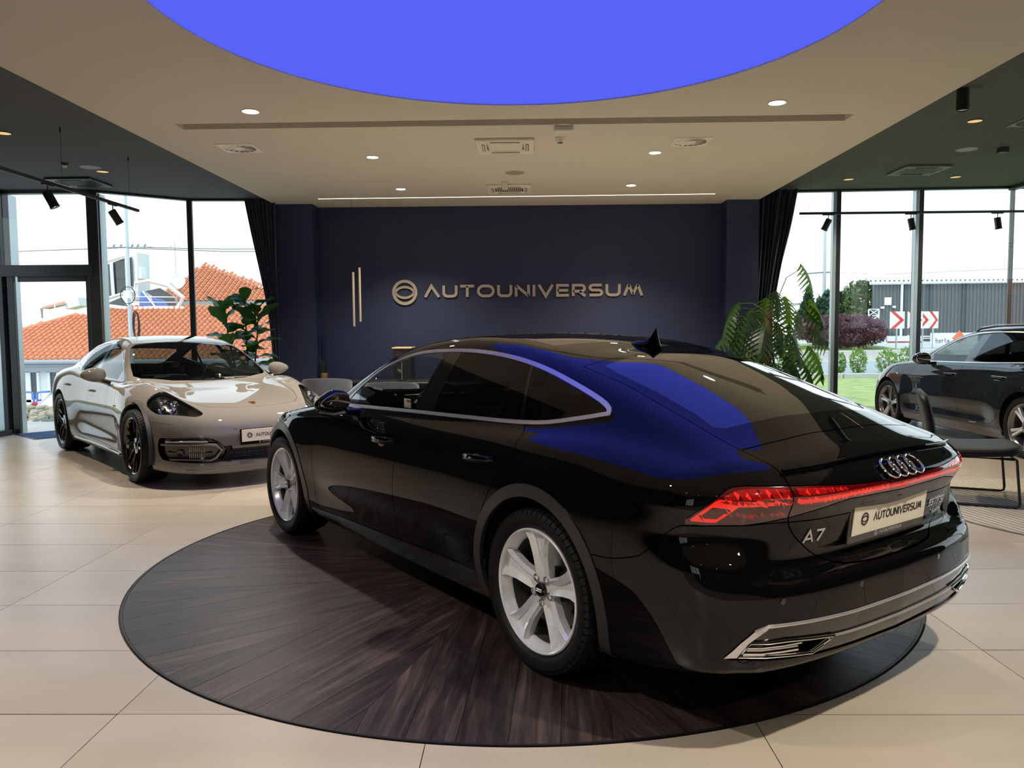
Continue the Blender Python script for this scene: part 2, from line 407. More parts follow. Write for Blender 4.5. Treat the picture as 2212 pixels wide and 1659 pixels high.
# ---- taupe grand tourer
def make_taupe_field():
    Wp = curve([(-1.15, .84), (-.8, .895), (-.4, .95), (0, .966), (.5, .950), (1, .932), (1.6, .930), (2.2, .945), (2.8, .965), (3.2, .958), (3.55, .915), (3.8, .86)], .10)
    S = curve([(.08, .12), (.14, .07), (.22, .03), (.35, .012), (.5, .0), (.65, .0), (.75, .008), (.85, .03), (.92, .06), (1.0, .12), (1.1, .2)], .03)
    Uf = curve([(.10, 3.82), (.16, 3.875), (.22, 3.885), (.30, 3.865), (.40, 3.875), (.5, 3.88), (.58, 3.865), (.66, 3.81), (.72, 3.73), (.78, 3.6)], .02)
    kf = curve([(0, 0), (.3, .02), (.5, .075), (.65, .16), (.78, .30), (.86, .44), (.94, .68)], .04)
    Ur = curve([(.1, -1.0), (.2, -1.06), (.35, -1.10), (.55, -1.11), (.75, -1.09), (.88, -1.06), (.93, -1.0), (1.0, -.9)], .03)
    kr = curve([(0, 0), (.3, .01), (.5, .04), (.65, .09), (.78, .17), (.86, .26), (.94, .42)], .04)
    Zh = curve([(3.9, .62), (3.75, .70), (3.5, .765), (3.2, .82), (2.9, .862), (2.6, .90), (2.3, .93), (1.6, .95), (1.0, .96), (.5, .985), (0, 1.01), (-.4, 1.0), (-.8, .965), (-1.1, .92)], .06)
    Wb = curve([(2.9, .68), (2.4, .75), (2.0, .785), (1.5, .80), (1, .80), (.4, .785), (0, .75), (-.3, .71), (-.6, .66), (-1, .58)], .10)
    Zr = curve([(3.0, .78), (2.62, .90), (2.35, 1.0), (2.1, 1.125), (1.85, 1.25), (1.6, 1.345), (1.4, 1.39), (1.2, 1.410), (1.0, 1.415), (.7, 1.395), (.4, 1.35), (.1, 1.28), (-.2, 1.20), (-.5, 1.11), (-.8, 1.02), (-1.0, .97), (-1.2, .90)], .05)
    zb = curve([(-1.1, .2), (-.5, .16), (0, .15), (3.3, .15), (3.85, .13)], .08)
    def F(u, w, z):
        arch = np.exp(-(((u)**2+(z-.45)**2)/.58**2)**2)+np.exp(-(((u-2.95)**2+(z-.45)**2)/.58**2)**2)
        doorm = sstep(u, .5, .9)*(1-sstep(u, 2.25, 2.55))
        W = Wp(u)-S(z)+.010*arch-.035*doorm*np.exp(-((z-.42)/.13)**2)
        dS = w-W
        kfw = kf(w); dF = (u-Uf(z)+kfw)/np.sqrt(1+slope(kf, w)**2)
        dR = (Ur(z)+kr(w)-u)/np.sqrt(1+slope(kr, w)**2)
        fen = .085*sstep(u, 2.1, 2.8)*(1-sstep(u, 3.35, 3.8))*np.exp(-((w-.745)/.14)**2)
        hau = .03*np.exp(-((u+.1)/.5)**2)*np.exp(-((w-.82)/.15)**2)
        dT = z-(Zh(u)+fen+hau-.02*w*w)
        b = smax(dS, dT, .14); b = smax(b, dF, .16); b = smax(b, dR, .12)
        Wc = Wb(u)-.46*np.maximum(z-.98, -.12)-.42*np.maximum(z-.98, 0)**2
        dcs = (w-Wc)/1.12
        zr = Zr(u)-.08*w*w-.3*np.maximum(w-.42, 0)**2
        dct = (z-zr)/np.sqrt(1+slope(Zr, u, .02)**2)
        c = smax(dcs, dct, .08); c = smax(c, Ur(z)+kr(w)-u, .04); c = smax(c, dF, .05)
        f = smin(b, c, .06+.10*sstep(u, .3, -.5))
        return smax(f, zb(u)-z, .05)
    return F
# ---- dark grey estate
def make_grey_field():
    Wp = curve([(-1.05, .86), (-.8, .90), (-.4, .925), (0, .932), (.5, .918), (1, .912), (1.6, .912), (2.2, .918), (2.9, .932), (3.3, .915), (3.6, .86), (3.8, .80)], .10)
    S = curve([(.12, .12), (.18, .08), (.25, .045), (.35, .015), (.45, .006), (.6, 0), (.72, .002), (.82, .012), (.92, .035), (1.0, .075), (1.1, .16)], .03)
    Uf = curve([(.15, 3.64), (.22, 3.72), (.3, 3.75), (.45, 3.765), (.6, 3.74), (.70, 3.68), (.80, 3.55)], .03)
    kf = curve([(0, 0), (.3, .02), (.5, .07), (.65, .14), (.78, .27), (.86, .40), (.94, .64)], .04)
    Ur = curve([(.1, -.9), (.2, -.98), (.35, -1.03), (.55, -1.04), (.8, -1.02), (.95, -.98), (1.1, -.93), (1.3, -.80), (1.42, -.70)], .03)
    kr = curve([(0, 0), (.3, .01), (.5, .03), (.65, .07), (.78, .13), (.86, .2), (.94, .34)], .04)
    Zh = curve([(3.8, .66), (3.6, .765), (3.3, .88), (3.0, .945), (2.6, .995), (2.2, 1.02), (1.6, 1.025), (1.0, 1.03), (.3, 1.05), (-.2, 1.06), (-.6, 1.05), (-1.1, 1.0)], .06)
    Wb = curve([(2.9, .70), (2.4, .76), (2.0, .79), (1.5, .80), (1, .80), (.4, .795), (0, .78), (-.4, .75), (-.8, .71), (-1, .68)], .10)
    Zr = curve([(3.0, .87), (2.62, .99), (2.30, 1.11), (2.0, 1.23), (1.75, 1.33), (1.5, 1.398), (1.25, 1.437), (1.0, 1.452), (.7, 1.458), (.3, 1.452), (0, 1.44), (-.4, 1.41), (-.7, 1.375), (-.9, 1.34)], .05)
    zb = curve([(-1.1, .26), (-.5, .19), (0, .15), (3.3, .15), (3.8, .17)], .08)
    def F(u, w, z):
        arch = np.exp(-(((u)**2+(z-.45)**2)/.55**2)**2)+np.exp(-(((u-2.894)**2+(z-.45)**2)/.55**2)**2)
        doorm = sstep(u, .45, .8)*(1-sstep(u, 2.3, 2.6))
        W = Wp(u)-S(z)+.018*arch-.03*doorm*np.exp(-((z-.40)/.10)**2)+.006*np.exp(-((z-.80)/.03)**2)
        dS = w-W
        kfw = kf(w); dF = (u-Uf(z)+kfw)/np.sqrt(1+slope(kf, w)**2)
        dR = (Ur(z)+kr(w)-u)/np.sqrt(1+slope(kr, w)**2)
        dT = z-(Zh(u)-.045*w*w-.05*np.maximum(w-.70, 0))
        b = smax(dS, dT, .11); b = smax(b, dF, .14); b = smax(b, dR, .1)
        Wc = Wb(u)-.40*np.maximum(z-1.0, -.12)-.38*np.maximum(z-1.0, 0)**2
        dcs = (w-Wc)/1.12
        zr = Zr(u)-.06*w*w-.25*np.maximum(w-.42, 0)**2
        dct = (z-zr)/np.sqrt(1+slope(Zr, u, .02)**2)
        c = smax(dcs, dct, .09); c = smax(c, Ur(z)+kr(w)-u, .05); c = smax(c, dF, .05)
        f = smin(b, c, .05)
        return smax(f, zb(u)-z, .05)
    return F
# ------------------------------------------------------------------ materials of the room
def floor_tile_mat():
    m = bpy.data.materials.new('stone_tile'); m.use_nodes = True; n = m.node_tree; b = n.nodes['Principled BSDF']
    t = n.nodes.new('ShaderNodeTexCoord'); oi = n.nodes.new('ShaderNodeObjectInfo')
    ad = n.nodes.new('ShaderNodeVectorMath'); ad.operation = 'ADD'; cb = n.nodes.new('ShaderNodeCombineXYZ'); mu = n.nodes.new('ShaderNodeMath'); mu.operation = 'MULTIPLY'; mu.inputs[1].default_value = 37
    n.links.new(oi.outputs['Random'], mu.inputs[0]); n.links.new(mu.outputs[0], cb.inputs[0]); n.links.new(mu.outputs[0], cb.inputs[2])
    n.links.new(t.outputs['Object'], ad.inputs[0]); n.links.new(cb.outputs[0], ad.inputs[1])
    mp = n.nodes.new('ShaderNodeMapping'); mp.inputs['Scale'].default_value = (1, 3, 1); n.links.new(ad.outputs[0], mp.inputs[0])
    a = n.nodes.new('ShaderNodeTexNoise'); a.inputs['Scale'].default_value = 1.1; a.inputs['Detail'].default_value = 5; a.inputs['Roughness'].default_value = .5
    n.links.new(mp.outputs[0], a.inputs['Vector'])
    r = n.nodes.new('ShaderNodeValToRGB'); r.color_ramp.elements[0].position = .0; r.color_ramp.elements[0].color = (.37, .315, .245, 1)
    r.color_ramp.elements[1].position = 1.0; r.color_ramp.elements[1].color = (.54, .47, .385, 1); n.links.new(a.outputs['Fac'], r.inputs[0])
    v = n.nodes.new('ShaderNodeMix'); v.data_type = 'RGBA'; v.blend_type = 'MULTIPLY'; v.inputs[0].default_value = 1
    g = n.nodes.new('ShaderNodeMapRange'); g.inputs[3].default_value = .93; g.inputs[4].default_value = 1.03; n.links.new(oi.outputs['Random'], g.inputs[0])
    n.links.new(r.outputs[0], v.inputs[6]); n.links.new(g.outputs[0], v.inputs[7]); n.links.new(v.outputs[2], b.inputs['Base Color'])
    rr = n.nodes.new('ShaderNodeMapRange'); rr.inputs[3].default_value = .285; rr.inputs[4].default_value = .32; n.links.new(a.outputs['Fac'], rr.inputs[0]); n.links.new(rr.outputs[0], b.inputs['Roughness'])
    bp = n.nodes.new('ShaderNodeBump'); bp.inputs['Strength'].default_value = .0; bp.inputs['Distance'].default_value = .001
    b.inputs['Specular IOR Level'].default_value = .5
    return m
def plank_mat():
    m = bpy.data.materials.new('dark_oak_plank'); m.use_nodes = True; n = m.node_tree; b = n.nodes['Principled BSDF']
    t = n.nodes.new('ShaderNodeTexCoord'); oi = n.nodes.new('ShaderNodeObjectInfo')
    ad = n.nodes.new('ShaderNodeVectorMath'); ad.operation = 'ADD'; cb = n.nodes.new('ShaderNodeCombineXYZ'); mu = n.nodes.new('ShaderNodeMath'); mu.operation = 'MULTIPLY'; mu.inputs[1].default_value = 51
    n.links.new(oi.outputs['Random'], mu.inputs[0]); n.links.new(mu.outputs[0], cb.inputs[0]); n.links.new(mu.outputs[0], cb.inputs[1])
    n.links.new(t.outputs['Object'], ad.inputs[0]); n.links.new(cb.outputs[0], ad.inputs[1])
    mp = n.nodes.new('ShaderNodeMapping'); mp.inputs['Scale'].default_value = (1.2, 16, 1); n.links.new(ad.outputs[0], mp.inputs[0])
    a = n.nodes.new('ShaderNodeTexNoise'); a.inputs['Scale'].default_value = 1.5; a.inputs['Detail'].default_value = 9; a.inputs['Roughness'].default_value = .7; a.inputs['Distortion'].default_value = .6
    n.links.new(mp.outputs[0], a.inputs['Vector'])
    mp2 = n.nodes.new('ShaderNodeMapping'); mp2.inputs['Scale'].default_value = (1, 5, 1); n.links.new(ad.outputs[0], mp2.inputs[0])
    a2 = n.nodes.new('ShaderNodeTexNoise'); a2.inputs['Scale'].default_value = 2.2; a2.inputs['Detail'].default_value = 4; n.links.new(mp2.outputs[0], a2.inputs['Vector'])
    r = n.nodes.new('ShaderNodeValToRGB'); e = r.color_ramp.elements; e[0].position = .3; e[0].color = (.012, .0095, .009, 1); e[1].position = .72; e[1].color = (.105, .072, .060, 1)
    q = e.new(.5); q.color = (.036, .026, .024, 1); n.links.new(a.outputs['Fac'], r.inputs[0])
    r2 = n.nodes.new('ShaderNodeValToRGB'); r2.color_ramp.elements[0].position = .35; r2.color_ramp.elements[0].color = (.6, .6, .6, 1); r2.color_ramp.elements[1].position = .7; r2.color_ramp.elements[1].color = (1.5, 1.42, 1.35, 1); n.links.new(a2.outputs['Fac'], r2.inputs[0])
    v = n.nodes.new('ShaderNodeMix'); v.data_type = 'RGBA'; v.blend_type = 'MULTIPLY'; v.inputs[0].default_value = 1; n.links.new(r.outputs[0], v.inputs[6]); n.links.new(r2.outputs[0], v.inputs[7])
    g = n.nodes.new('ShaderNodeMapRange'); g.inputs[3].default_value = .8; g.inputs[4].default_value = 1.25; n.links.new(oi.outputs['Random'], g.inputs[0])
    v2 = n.nodes.new('ShaderNodeMix'); v2.data_type = 'RGBA'; v2.blend_type = 'MULTIPLY'; v2.inputs[0].default_value = 1; n.links.new(v.outputs[2], v2.inputs[6]); n.links.new(g.outputs[0], v2.inputs[7]); n.links.new(v2.outputs[2], b.inputs['Base Color'])
    rr = n.nodes.new('ShaderNodeMapRange'); rr.inputs[3].default_value = .30; rr.inputs[4].default_value = .48; n.links.new(a.outputs['Fac'], rr.inputs[0]); n.links.new(rr.outputs[0], b.inputs['Roughness'])
    bp = n.nodes.new('ShaderNodeBump'); bp.inputs['Strength'].default_value = .12; bp.inputs['Distance'].default_value = .01; n.links.new(a.outputs['Fac'], bp.inputs['Height']); n.links.new(bp.outputs[0], b.inputs['Normal'])
    return m
M = {}
M['tile'] = floor_tile_mat(); M['plank'] = plank_mat()
M['grout'] = mat('grout', (.10, .085, .07), .85, noise=.1)
M['white_ceiling'] = mat('warm_white_plaster', (.61, .575, .51), .9, noise=.02, nscale=1.5)
M['dark_ceiling'] = mat('charcoal_plaster', (.074, .076, .080), .85, noise=.03, nscale=2)
M['navy_wall'] = mat('navy_paint', (.018, .026, .072), .55, noise=.05, nscale=1.2)
M['navy_cloth'] = mat('navy_velvet', (.010, .014, .040), .9, noise=.15, nscale=6, sheen=.2)
M['black_frame'] = mat('anthracite_aluminium', (.022, .026, .028), .38, .3, noise=.05)
M['grey_frame'] = mat('grey_aluminium', (.42, .50, .53), .35, .7, noise=.03)  # paler grey carries the daylight on the post reveals
M['black_metal'] = mat('black_powder_coat', (.012, .012, .013), .45, noise=.05)
M['white_plastic'] = mat('white_plastic', (.72, .69, .62), .5, noise=.02)
M['white_metal'] = mat('white_grille', (.78, .76, .72), .45, noise=.02)
M['dark_hole'] = mat('dark_slot', (.05, .047, .042), .8, noise=.05)
M['blue_glow'] = emit_mat('blue_light_ceiling', (.076, .100, .74), 1.0)
M['lamp_glow'] = emit_mat('downlight_glow', (1, .95, .86), 22)
M['strip_glow'] = emit_mat('strip_glow', (1, .86, .60), 2.6)
M['amber_glow'] = emit_mat('amber_downlight', (.95, .62, .28), .75)
M['gold'] = mat('champagne_metal', (.60, .50, .35), .35, .6, noise=.03)
M['pane'] = glass_mat('window_glass', (.93, .97, .96), 1.45)
M['dark_wall'] = mat('dark_rear_wall', (.030, .029, .031), .7, noise=.05)
M['interior_grey'] = mat('grey_plaster_wall', (.10, .095, .09), .8, noise=.05)

HW, HL, HR = 3.40, 3.47, 3.62           # ceiling heights: white panel, left and right dark ceilings
WX0, WX1, WY1 = -3.826, 3.57, 12.25      # white ceiling edges
def struct(name, mb, m, **k): o = mb.build(name, m, **k); o['kind'] = 'structure'; return o

# ------------------------------------------------------------------ floor
DC, DR = (-.04, 4.949), 2.277
def tile_mesh(x0, x1, y0, y1):
    g = .0015; return x0+g, x1-g, y0+g, y1-g
fl = MB(); fl.box((-.2, 3.4, -.06), (15.6, 19.2, .10)); floor = struct('floor', fl, M['grout'], smooth=False)
def cut_tile(x0, x1, y0, y1):
    nx, ny = 24, 12
    X, Y = np.meshgrid(np.linspace(x0, x1, nx+1), np.linspace(y0, y1, ny+1), indexing='ij')
    V = np.stack([X.ravel(), Y.ravel(), np.zeros(X.size)], -1); I = np.arange(X.size).reshape(nx+1, ny+1)
    a, b, c, d = I[:-1, :-1].ravel(), I[1:, :-1].ravel(), I[1:, 1:].ravel(), I[:-1, 1:].ravel()
    T = np.concatenate([np.stack([a, b, c], -1), np.stack([a, c, d], -1)])
    g = lambda V: np.hypot(V[:, 0]-DC[0], V[:, 1]-DC[1])-(DR+.012)
    V, T, L = split(None, V, T, np.zeros(len(T), int), g, proj=False)
    T = T[g(V[T].mean(1)) > 0]
    if not len(T): return None
    u, T2 = np.unique(T, return_inverse=True); return V[u], T2.reshape(-1, 3)
tm = MB(); tm.box((0, 0, -.005), (1.1955, .5955, .01), ch=.0012); proto = tm.build('floor_tile', M['tile'], smooth=False); proto_me = proto.data; bpy.data.objects.remove(proto)
rest = MB(); n_t = 0
for j in range(-10, 17):
    for i in range(-6, 8):
        x0 = -1.5596+1.2*i; y1 = 5.8977-.6*j+4.2; y0 = y1-.6; x1 = x0+1.2
        if x1 < -7.6 or x0 > 7.6 or y0 > 12.9 or y1 < -4.4: continue
        cx, cy = (x0+x1)/2, (y0+y1)/2
        ds = [math.hypot(x-DC[0], y-DC[1]) for x in (x0, x1) for y in (y0, y1)]
        nearest = math.hypot(max(x0-DC[0], 0, DC[0]-x1), max(y0-DC[1], 0, DC[1]-y1))
        if max(ds) < DR: continue
        vis = cy > 1.6 and abs(cx) < .72*cy+1.2
        if nearest < DR+.012:
            r = cut_tile(x0+.0015, x1-.0015, y0+.0015, y1-.0015)
            if r is not None: raw_mesh('floor_tile', r[0], r[1], M['tile'], floor, smooth=False); n_t += 1
        elif vis:
            o = bpy.data.objects.new('floor_tile', proto_me); COL.objects.link(o); o.location = (cx, cy, 0); o.parent = floor; n_t += 1
        else: rest.box((cx, cy, -.005), (1.197, .597, .01))
rs = rest.build('outer_floor_tiles', M['tile'], floor, smooth=False); rs['kind'] = 'stuff'

# ------------------------------------------------------------------ turntable: sunburst of dark planks
tt = empty('turntable', (DC[0], DC[1], 0), 0, 'round turntable of dark wooden planks set in a sunburst under the black car', 'turntable')
def clip(poly, nx, ny, c):
    out = []
    for i in range(len(poly)):
        a, b = poly[i], poly[(i+1) % len(poly)]; da, db = a[0]*nx+a[1]*ny-c, b[0]*nx+b[1]*ny-c
        if da <= 0: out.append(a)
        if (da < 0) != (db < 0) and da != db: t = da/(da-db); out.append((a[0]+(b[0]-a[0])*t, a[1]+(b[1]-a[1])*t))
    return out
rim = MB(); rim.lathe([(DR+.004, -.004), (DR+.004, .004), (DR-.006, .004), (DR-.006, -.004)], 160); rim.build('rim', M['black_metal'], tt)
base = MB(); base.prism([(DR*.998*math.cos(a*math.pi/60), DR*.998*math.sin(a*math.pi/60)) for a in range(120)], -.008, -.001); base.build('base_plate', M['black_metal'], tt)
NS = 14; pw = .185; k_pl = 0
for s_ in range(NS):
    ax = 2*math.pi*(s_+.38)/NS; h = math.pi/NS
    for j in range(-4, 5):
        lo, hi = (j-.5)*pw, (j+.5)*pw
        # staggered end joints along each plank row
        cuts = [0.0, .75+.5*((j*37+s_*53) % 10)/10, DR+.1]
        for q in range(len(cuts)-1):
            poly = [(cuts[q], lo), (cuts[q+1], lo), (cuts[q+1], hi), (cuts[q], hi)]
            poly = clip(poly, -math.sin(h), -math.cos(h), 0); 
            if len(poly) > 2: poly = clip(poly, -math.sin(h), math.cos(h), 0)
            for t in range(28):
                if len(poly) < 3: break
                a = -h*1.05+2.1*h*t/27; poly = clip(poly, math.cos(a), math.sin(a), DR-.008)
            if len(poly) < 3: continue
            cx = sum(p[0] for p in poly)/len(poly); cy = sum(p[1] for p in poly)/len(poly)
            area = abs(sum(poly[i][0]*poly[(i+1) % len(poly)][1]-poly[(i+1) % len(poly)][0]*poly[i][1] for i in range(len(poly))))/2
            if area < .0006: continue
            g = .0012
            pts = [((x-cx)*(1-g/max(abs(x-cx), .02)) , (y-cy)*(1-g/max(abs(y-cy), .02))) for x, y in poly]
            mb = MB(); mb.prism(pts, -.002, .002)
            o = mb.build('plank', M['plank'], tt, smooth=False); o.location = (cx*math.cos(ax)-cy*math.sin(ax), cx*math.sin(ax)+cy*math.cos(ax), 0); o.rotation_euler = (0, 0, ax); k_pl += 1

# ------------------------------------------------------------------ ceilings
def holed(name, outer, holes, z, th, m):
    from mathutils.geometry import delaunay_2d_cdt
    vs = []; fs = []
    for ring in [outer]+holes:
        b = len(vs); vs += [Vector(p) for p in ring]; fs.append(list(range(b, b+len(ring))))
    r = delaunay_2d_cdt(vs, [], fs, 2, 1e-6)
    V2, _, F2, _, _, of = r
    mb = MB(); keep = [tuple(f) for f, o_ in zip(F2, of) if 0 in o_ and len(o_) == 1]
    # faces look down
    def area(f): return sum(V2[f[i]].x*V2[f[(i+1) % len(f)]].y-V2[f[(i+1) % len(f)]].x*V2[f[i]].y for i in range(len(f)))
    keep = [f if area(f) < 0 else f[::-1] for f in keep]
    mb.add([(v.x, v.y, z) for v in V2], keep)
    for ring in [outer]+holes:
        n = len(ring); mb.add([(x, y, z) for x, y in ring]+[(x, y, z+th) for x, y in ring], [(i, (i+1) % n, n+(i+1) % n, n+i) for i in range(n)])
    o = mb.build(name, m, smooth=False); o['kind'] = 'structure'; return o
OC, OR = (-.03, 4.80), 2.195
oval = [(OC[0]+OR*math.cos(2*math.pi*i/160), OC[1]+(OR+.06)*math.sin(2*math.pi*i/160)) for i in range(160)]
slot = [(-3.281, 7.535), (3.035, 7.47), (3.035, 7.70), (-3.281, 7.735)]
niche_y = 12.62
ceiling = holed('ceiling', [(WX0, -6), (WX1, -6), (WX1, WY1), (3.08, WY1), (3.08, niche_y), (-3.25, niche_y), (-3.25, WY1), (WX0, WY1)], [oval, slot], HW, .3, M['white_ceiling'])
sl = MB(); sl.box((-.12, 7.61, HW+.155), (6.5, .34, .02)); sl = sl.build('recess_lid', M['white_ceiling'], ceiling, smooth=False)
bl = MB(); bl.prism([(x, y) for x, y in oval], HW+.012, HW+.02); o = tag(bl.build('light_ceiling', M['blue_glow'], smooth=False), 'large oval of glowing blue stretched ceiling above the black car', 'ceiling light')
mb = MB(); mb.prism([(-9, -6), (WX0, -6), (WX0, 12.9), (-3.9, 12.32), (-4.147, 12.30), (-5.12, 12.24), (-6.16, 11.40), (-9, 11.38)], HL, HL+.2); struct('ceiling_left', mb, M['dark_ceiling'], smooth=False)
mb = MB(); mb.prism([(WX1, -6), (9.5, -6), (9.5, 12.86), (WX1, 12.98)], HR, HR+.2); struct('ceiling_right', mb, M['dark_ceiling'], smooth=False)
mb = MB(); mb.box((.1, 2.9, 4.05), (19, 18.2, .1)); mb.box((-.1, 3.5, 3.75), (7.6, 19, .1)); struct('roof', mb, M['dark_ceiling'], smooth=False)

# ------------------------------------------------------------------ solid walls
mb = MB(); mb.box(((-3.25+3.08)/2, niche_y+.15, 2.0), (6.9, .3, 4.0)); wall_back = struct('wall_back', mb, M['navy_wall'], smooth=False)
mb = MB(); mb.box(((WX0-3.25)/2, WY1+.4, 2.0), (abs(WX0+3.25), .8, 4.0)); struct('wall_left_pillar', mb, M['navy_wall'], smooth=False)
mb = MB(); mb.box(((WX1+3.08)/2, WY1+.5, 2.0), (WX1-3.08, 1.0, 4.0)); struct('wall_right_pillar', mb, M['navy_wall'], smooth=False)
mb = MB()
mb.box((-6.3, -4.6, 2), (3.0, .2, 4)); mb.box((2.6, -4.6, 2), (10.4, .2, 4)); mb.box((-3.7, -4.6, .1), (2.2, .2, .2)); mb.box((-3.7, -4.6, 3.4), (2.2, .2, 1.2)); struct('wall_front', mb, M['dark_wall'], smooth=False)
mb = MB(); mb.box((-7.65, 2.4, 2), (.2, 14.0, 4)); struct('wall_left', mb, M['dark_wall'], smooth=False)
mb = MB(); mb.box((7.74, .2, 2), (.2, 9.6, 4)); struct('wall_right', mb, M['dark_wall'], smooth=False)
mb = MB(); mb.box((-.085, niche_y-.006, .05), (6.3, .012, .1)); struct('baseboard_back', mb, M['black_frame'], smooth=False)

# ------------------------------------------------------------------ glazed facades
def post(name, x, y, z0, z1, w_, d_, rz, label=None, m=None):
    mb = MB(); mb.cur = 0; mb.box((0, 0, (z0+z1)/2), (w_, d_*.45, z1-z0), ch=.004)
    mb.cur = 0; mb.box((0, d_*.4, (z0+z1)/2), (w_*.7, d_*.5, z1-z0), ch=.004)
    o = mb.build(name, m or M['black_frame'], smooth=False); o.location = (x, y, 0); o.rotation_euler = (0, 0, rz); o['kind'] = 'structure'; return o
def pane(parent, a, b, z0, z1):
    (ax, ay), (bx, by) = a, b
    o = raw_mesh('pane', [(ax, ay, z0), (bx, by, z0), (bx, by, z1), (ax, ay, z1)], [(0, 1, 2, 3)], M['pane'], parent, smooth=False); return o
def beam(mb, a, b, z0, z1, d_):
    (ax, ay), (bx, by) = a, b; L_ = math.hypot(bx-ax, by-ay); rz = math.atan2(by-ay, bx-ax)
    mb.box(((ax+bx)/2, (ay+by)/2, (z0+z1)/2), (L_, d_, z1-z0), rz=rz)
# left facade, seen from inside left to right
LP = [(-7.47, 11.26), (-6.13, 11.28), (-5.096, 12.12), (-4.147, 12.18), (-3.83, 12.2)]
w1 = empty('window_1'); w1['kind'] = 'structure'
mb = MB(); beam(mb, LP[0], LP[1], 2.26, 2.42, .12); beam(mb, LP[0], LP[1], HL-.05, HL+.1, .12); beam(mb, LP[1], LP[2], HL-.03, HL+.1, .1); beam(mb, LP[2], LP[4], HL-.03, HL+.1, .1)
beam(mb, LP[1], LP[2], 0, .08, .1); beam(mb, LP[2], LP[4], 0, .08, .1); mb.build('window_frame', M['black_frame'], w1, smooth=False)
pane(w1, LP[0], LP[1], 2.42, HL-.05); pane(w1, LP[1], LP[2], .08, HL-.03); pane(w1, LP[2], LP[4], .08, HL-.03)
for nm, (x, y), w_, rz in (('mullion', LP[0], .07, 0), ('mullion', LP[1], .14, .3), ('mullion', LP[2], .075, .35)):
    mb = MB(); mb.box((0, 0, HL/2), (w_, .08, HL), ch=.004); mb.box((.015, .11, HL/2), (w_*.75, .14, HL), ch=.004); o = mb.build(nm, M['black_frame'], w1, smooth=False); o.location = (x, y, 0); o.rotation_euler = (0, 0, rz)
# reveals beside the dark post faces, daylight on them put into a paler aluminium
mb = MB(); mb.box((LP[1][0]+.085, LP[1][1]+.1, HL/2), (.03, .16, HL-.1)); mb.build('reveal', M['grey_frame'], w1, smooth=False)
# open sliding door leaf: stiles at each side of the opening
d1 = empty('door_1'); d1['kind'] = 'structure'
mb = MB(); mb.box((-7.345, 11.30, 1.15), (.08, .06, 2.3), ch=.004); mb.box((-6.25, 11.34, 1.15), (.07, .06, 2.3), ch=.004); mb.box((-6.77, 11.34, 2.24), (1.0, .06, .10), ch=.004); mb.build('door_frame', M['black_frame'], d1, smooth=False)
mb = MB(); mb.box((-7.40, 11.36, 1.15), (.04, .12, 2.3)); mb.build('reveal', M['grey_frame'], d1, smooth=False)
# left glazed side wall
w2 = empty('window_2'); w2['kind'] = 'structure'
mb = MB(); beam(mb, (-7.56, 9.4), (-7.42, 11.2), HL-.08, HL+.1, .1); beam(mb, (-7.56, 9.4), (-7.42, 11.2), 0, .08, .1); mb.build('window_frame', M['black_frame'], w2, smooth=False)
pane(w2, (-7.56, 9.4), (-7.43, 11.2), .08, HL-.08)
w5 = empty('window_5'); w5['kind'] = 'structure'
mb = MB()
for x in (-4.78, -4.2, -3.5, -2.62): mb.box((x, -4.6, 1.5), (.06, .08, 2.6))
mb.box((-3.7, -4.6, .22), (2.2, .08, .05)); mb.box((-3.7, -4.6, 2.78), (2.2, .08, .05)); mb.build('window_frame', M['black_frame'], w5, smooth=False)
pane(w5, (-2.6, -4.6), (-4.8, -4.6), .2, 2.8)
# right facade
RP = [(3.62, 12.85), (4.944, 12.82), (6.22, 12.78), (7.60, 12.66)]
w3 = empty('window_3'); w3['kind'] = 'structure'
mb = MB(); beam(mb, RP[0], RP[3], HR-.03, HR+.1, .1); beam(mb, RP[0], RP[3], 0, .06, .1); mb.build('window_frame', M['black_frame'], w3, smooth=False)
for k in range(3): pane(w3, RP[k], RP[k+1], .06, HR-.03)
for (x, y), w_ in ((RP[1], .065), (RP[2], .065), (RP[3], .03)):
    mb = MB(); dd = .10 if w_ > .05 else .03; mb.box((.028, -.02, HR/2), (w_, dd, HR), ch=.004); mb.box((0.02, dd, HR/2), (w_*.6, dd*1.4, HR)); o = mb.build('mullion', M['black_frame'], w3, smooth=False); o.location = (x, y, 0)
    if (x, y) != RP[3]:
        mb = MB(); mb.box((-.034, -.02, HR/2), (.055, .098, HR-.01), ch=.003); o = mb.build('reveal', M['grey_frame'], w3, smooth=False); o.location = (x, y, 0)
w4 = empty('window_4'); w4['kind'] = 'structure'
mb = MB(); beam(mb, (7.60, 12.66), (7.62, 4.9), HR-.06, HR+.1, .1); beam(mb, (7.60, 12.66), (7.62, 4.9), 0, .06, .1); mb.build('window_frame', M['black_frame'], w4, smooth=False)
for k in range(4):
    y = 12.69-k*1.95; x = 7.60+.0129*k
    if k: mb = MB(); mb.box((0, 0, HR/2), (.1, .06, HR)); o = mb.build('mullion', M['black_frame'], w4, smooth=False); o.location = (x, y, 0)
    pane(w4, (x, y), (x+.0129, y-1.95), .06, HR-.06)
# left end of the entrance side, beyond the door post
mb = MB(); mb.box((-7.56, 11.5, HL/2), (.1, .5, HL)); struct('trim_1', mb, M['grey_frame'], smooth=False)

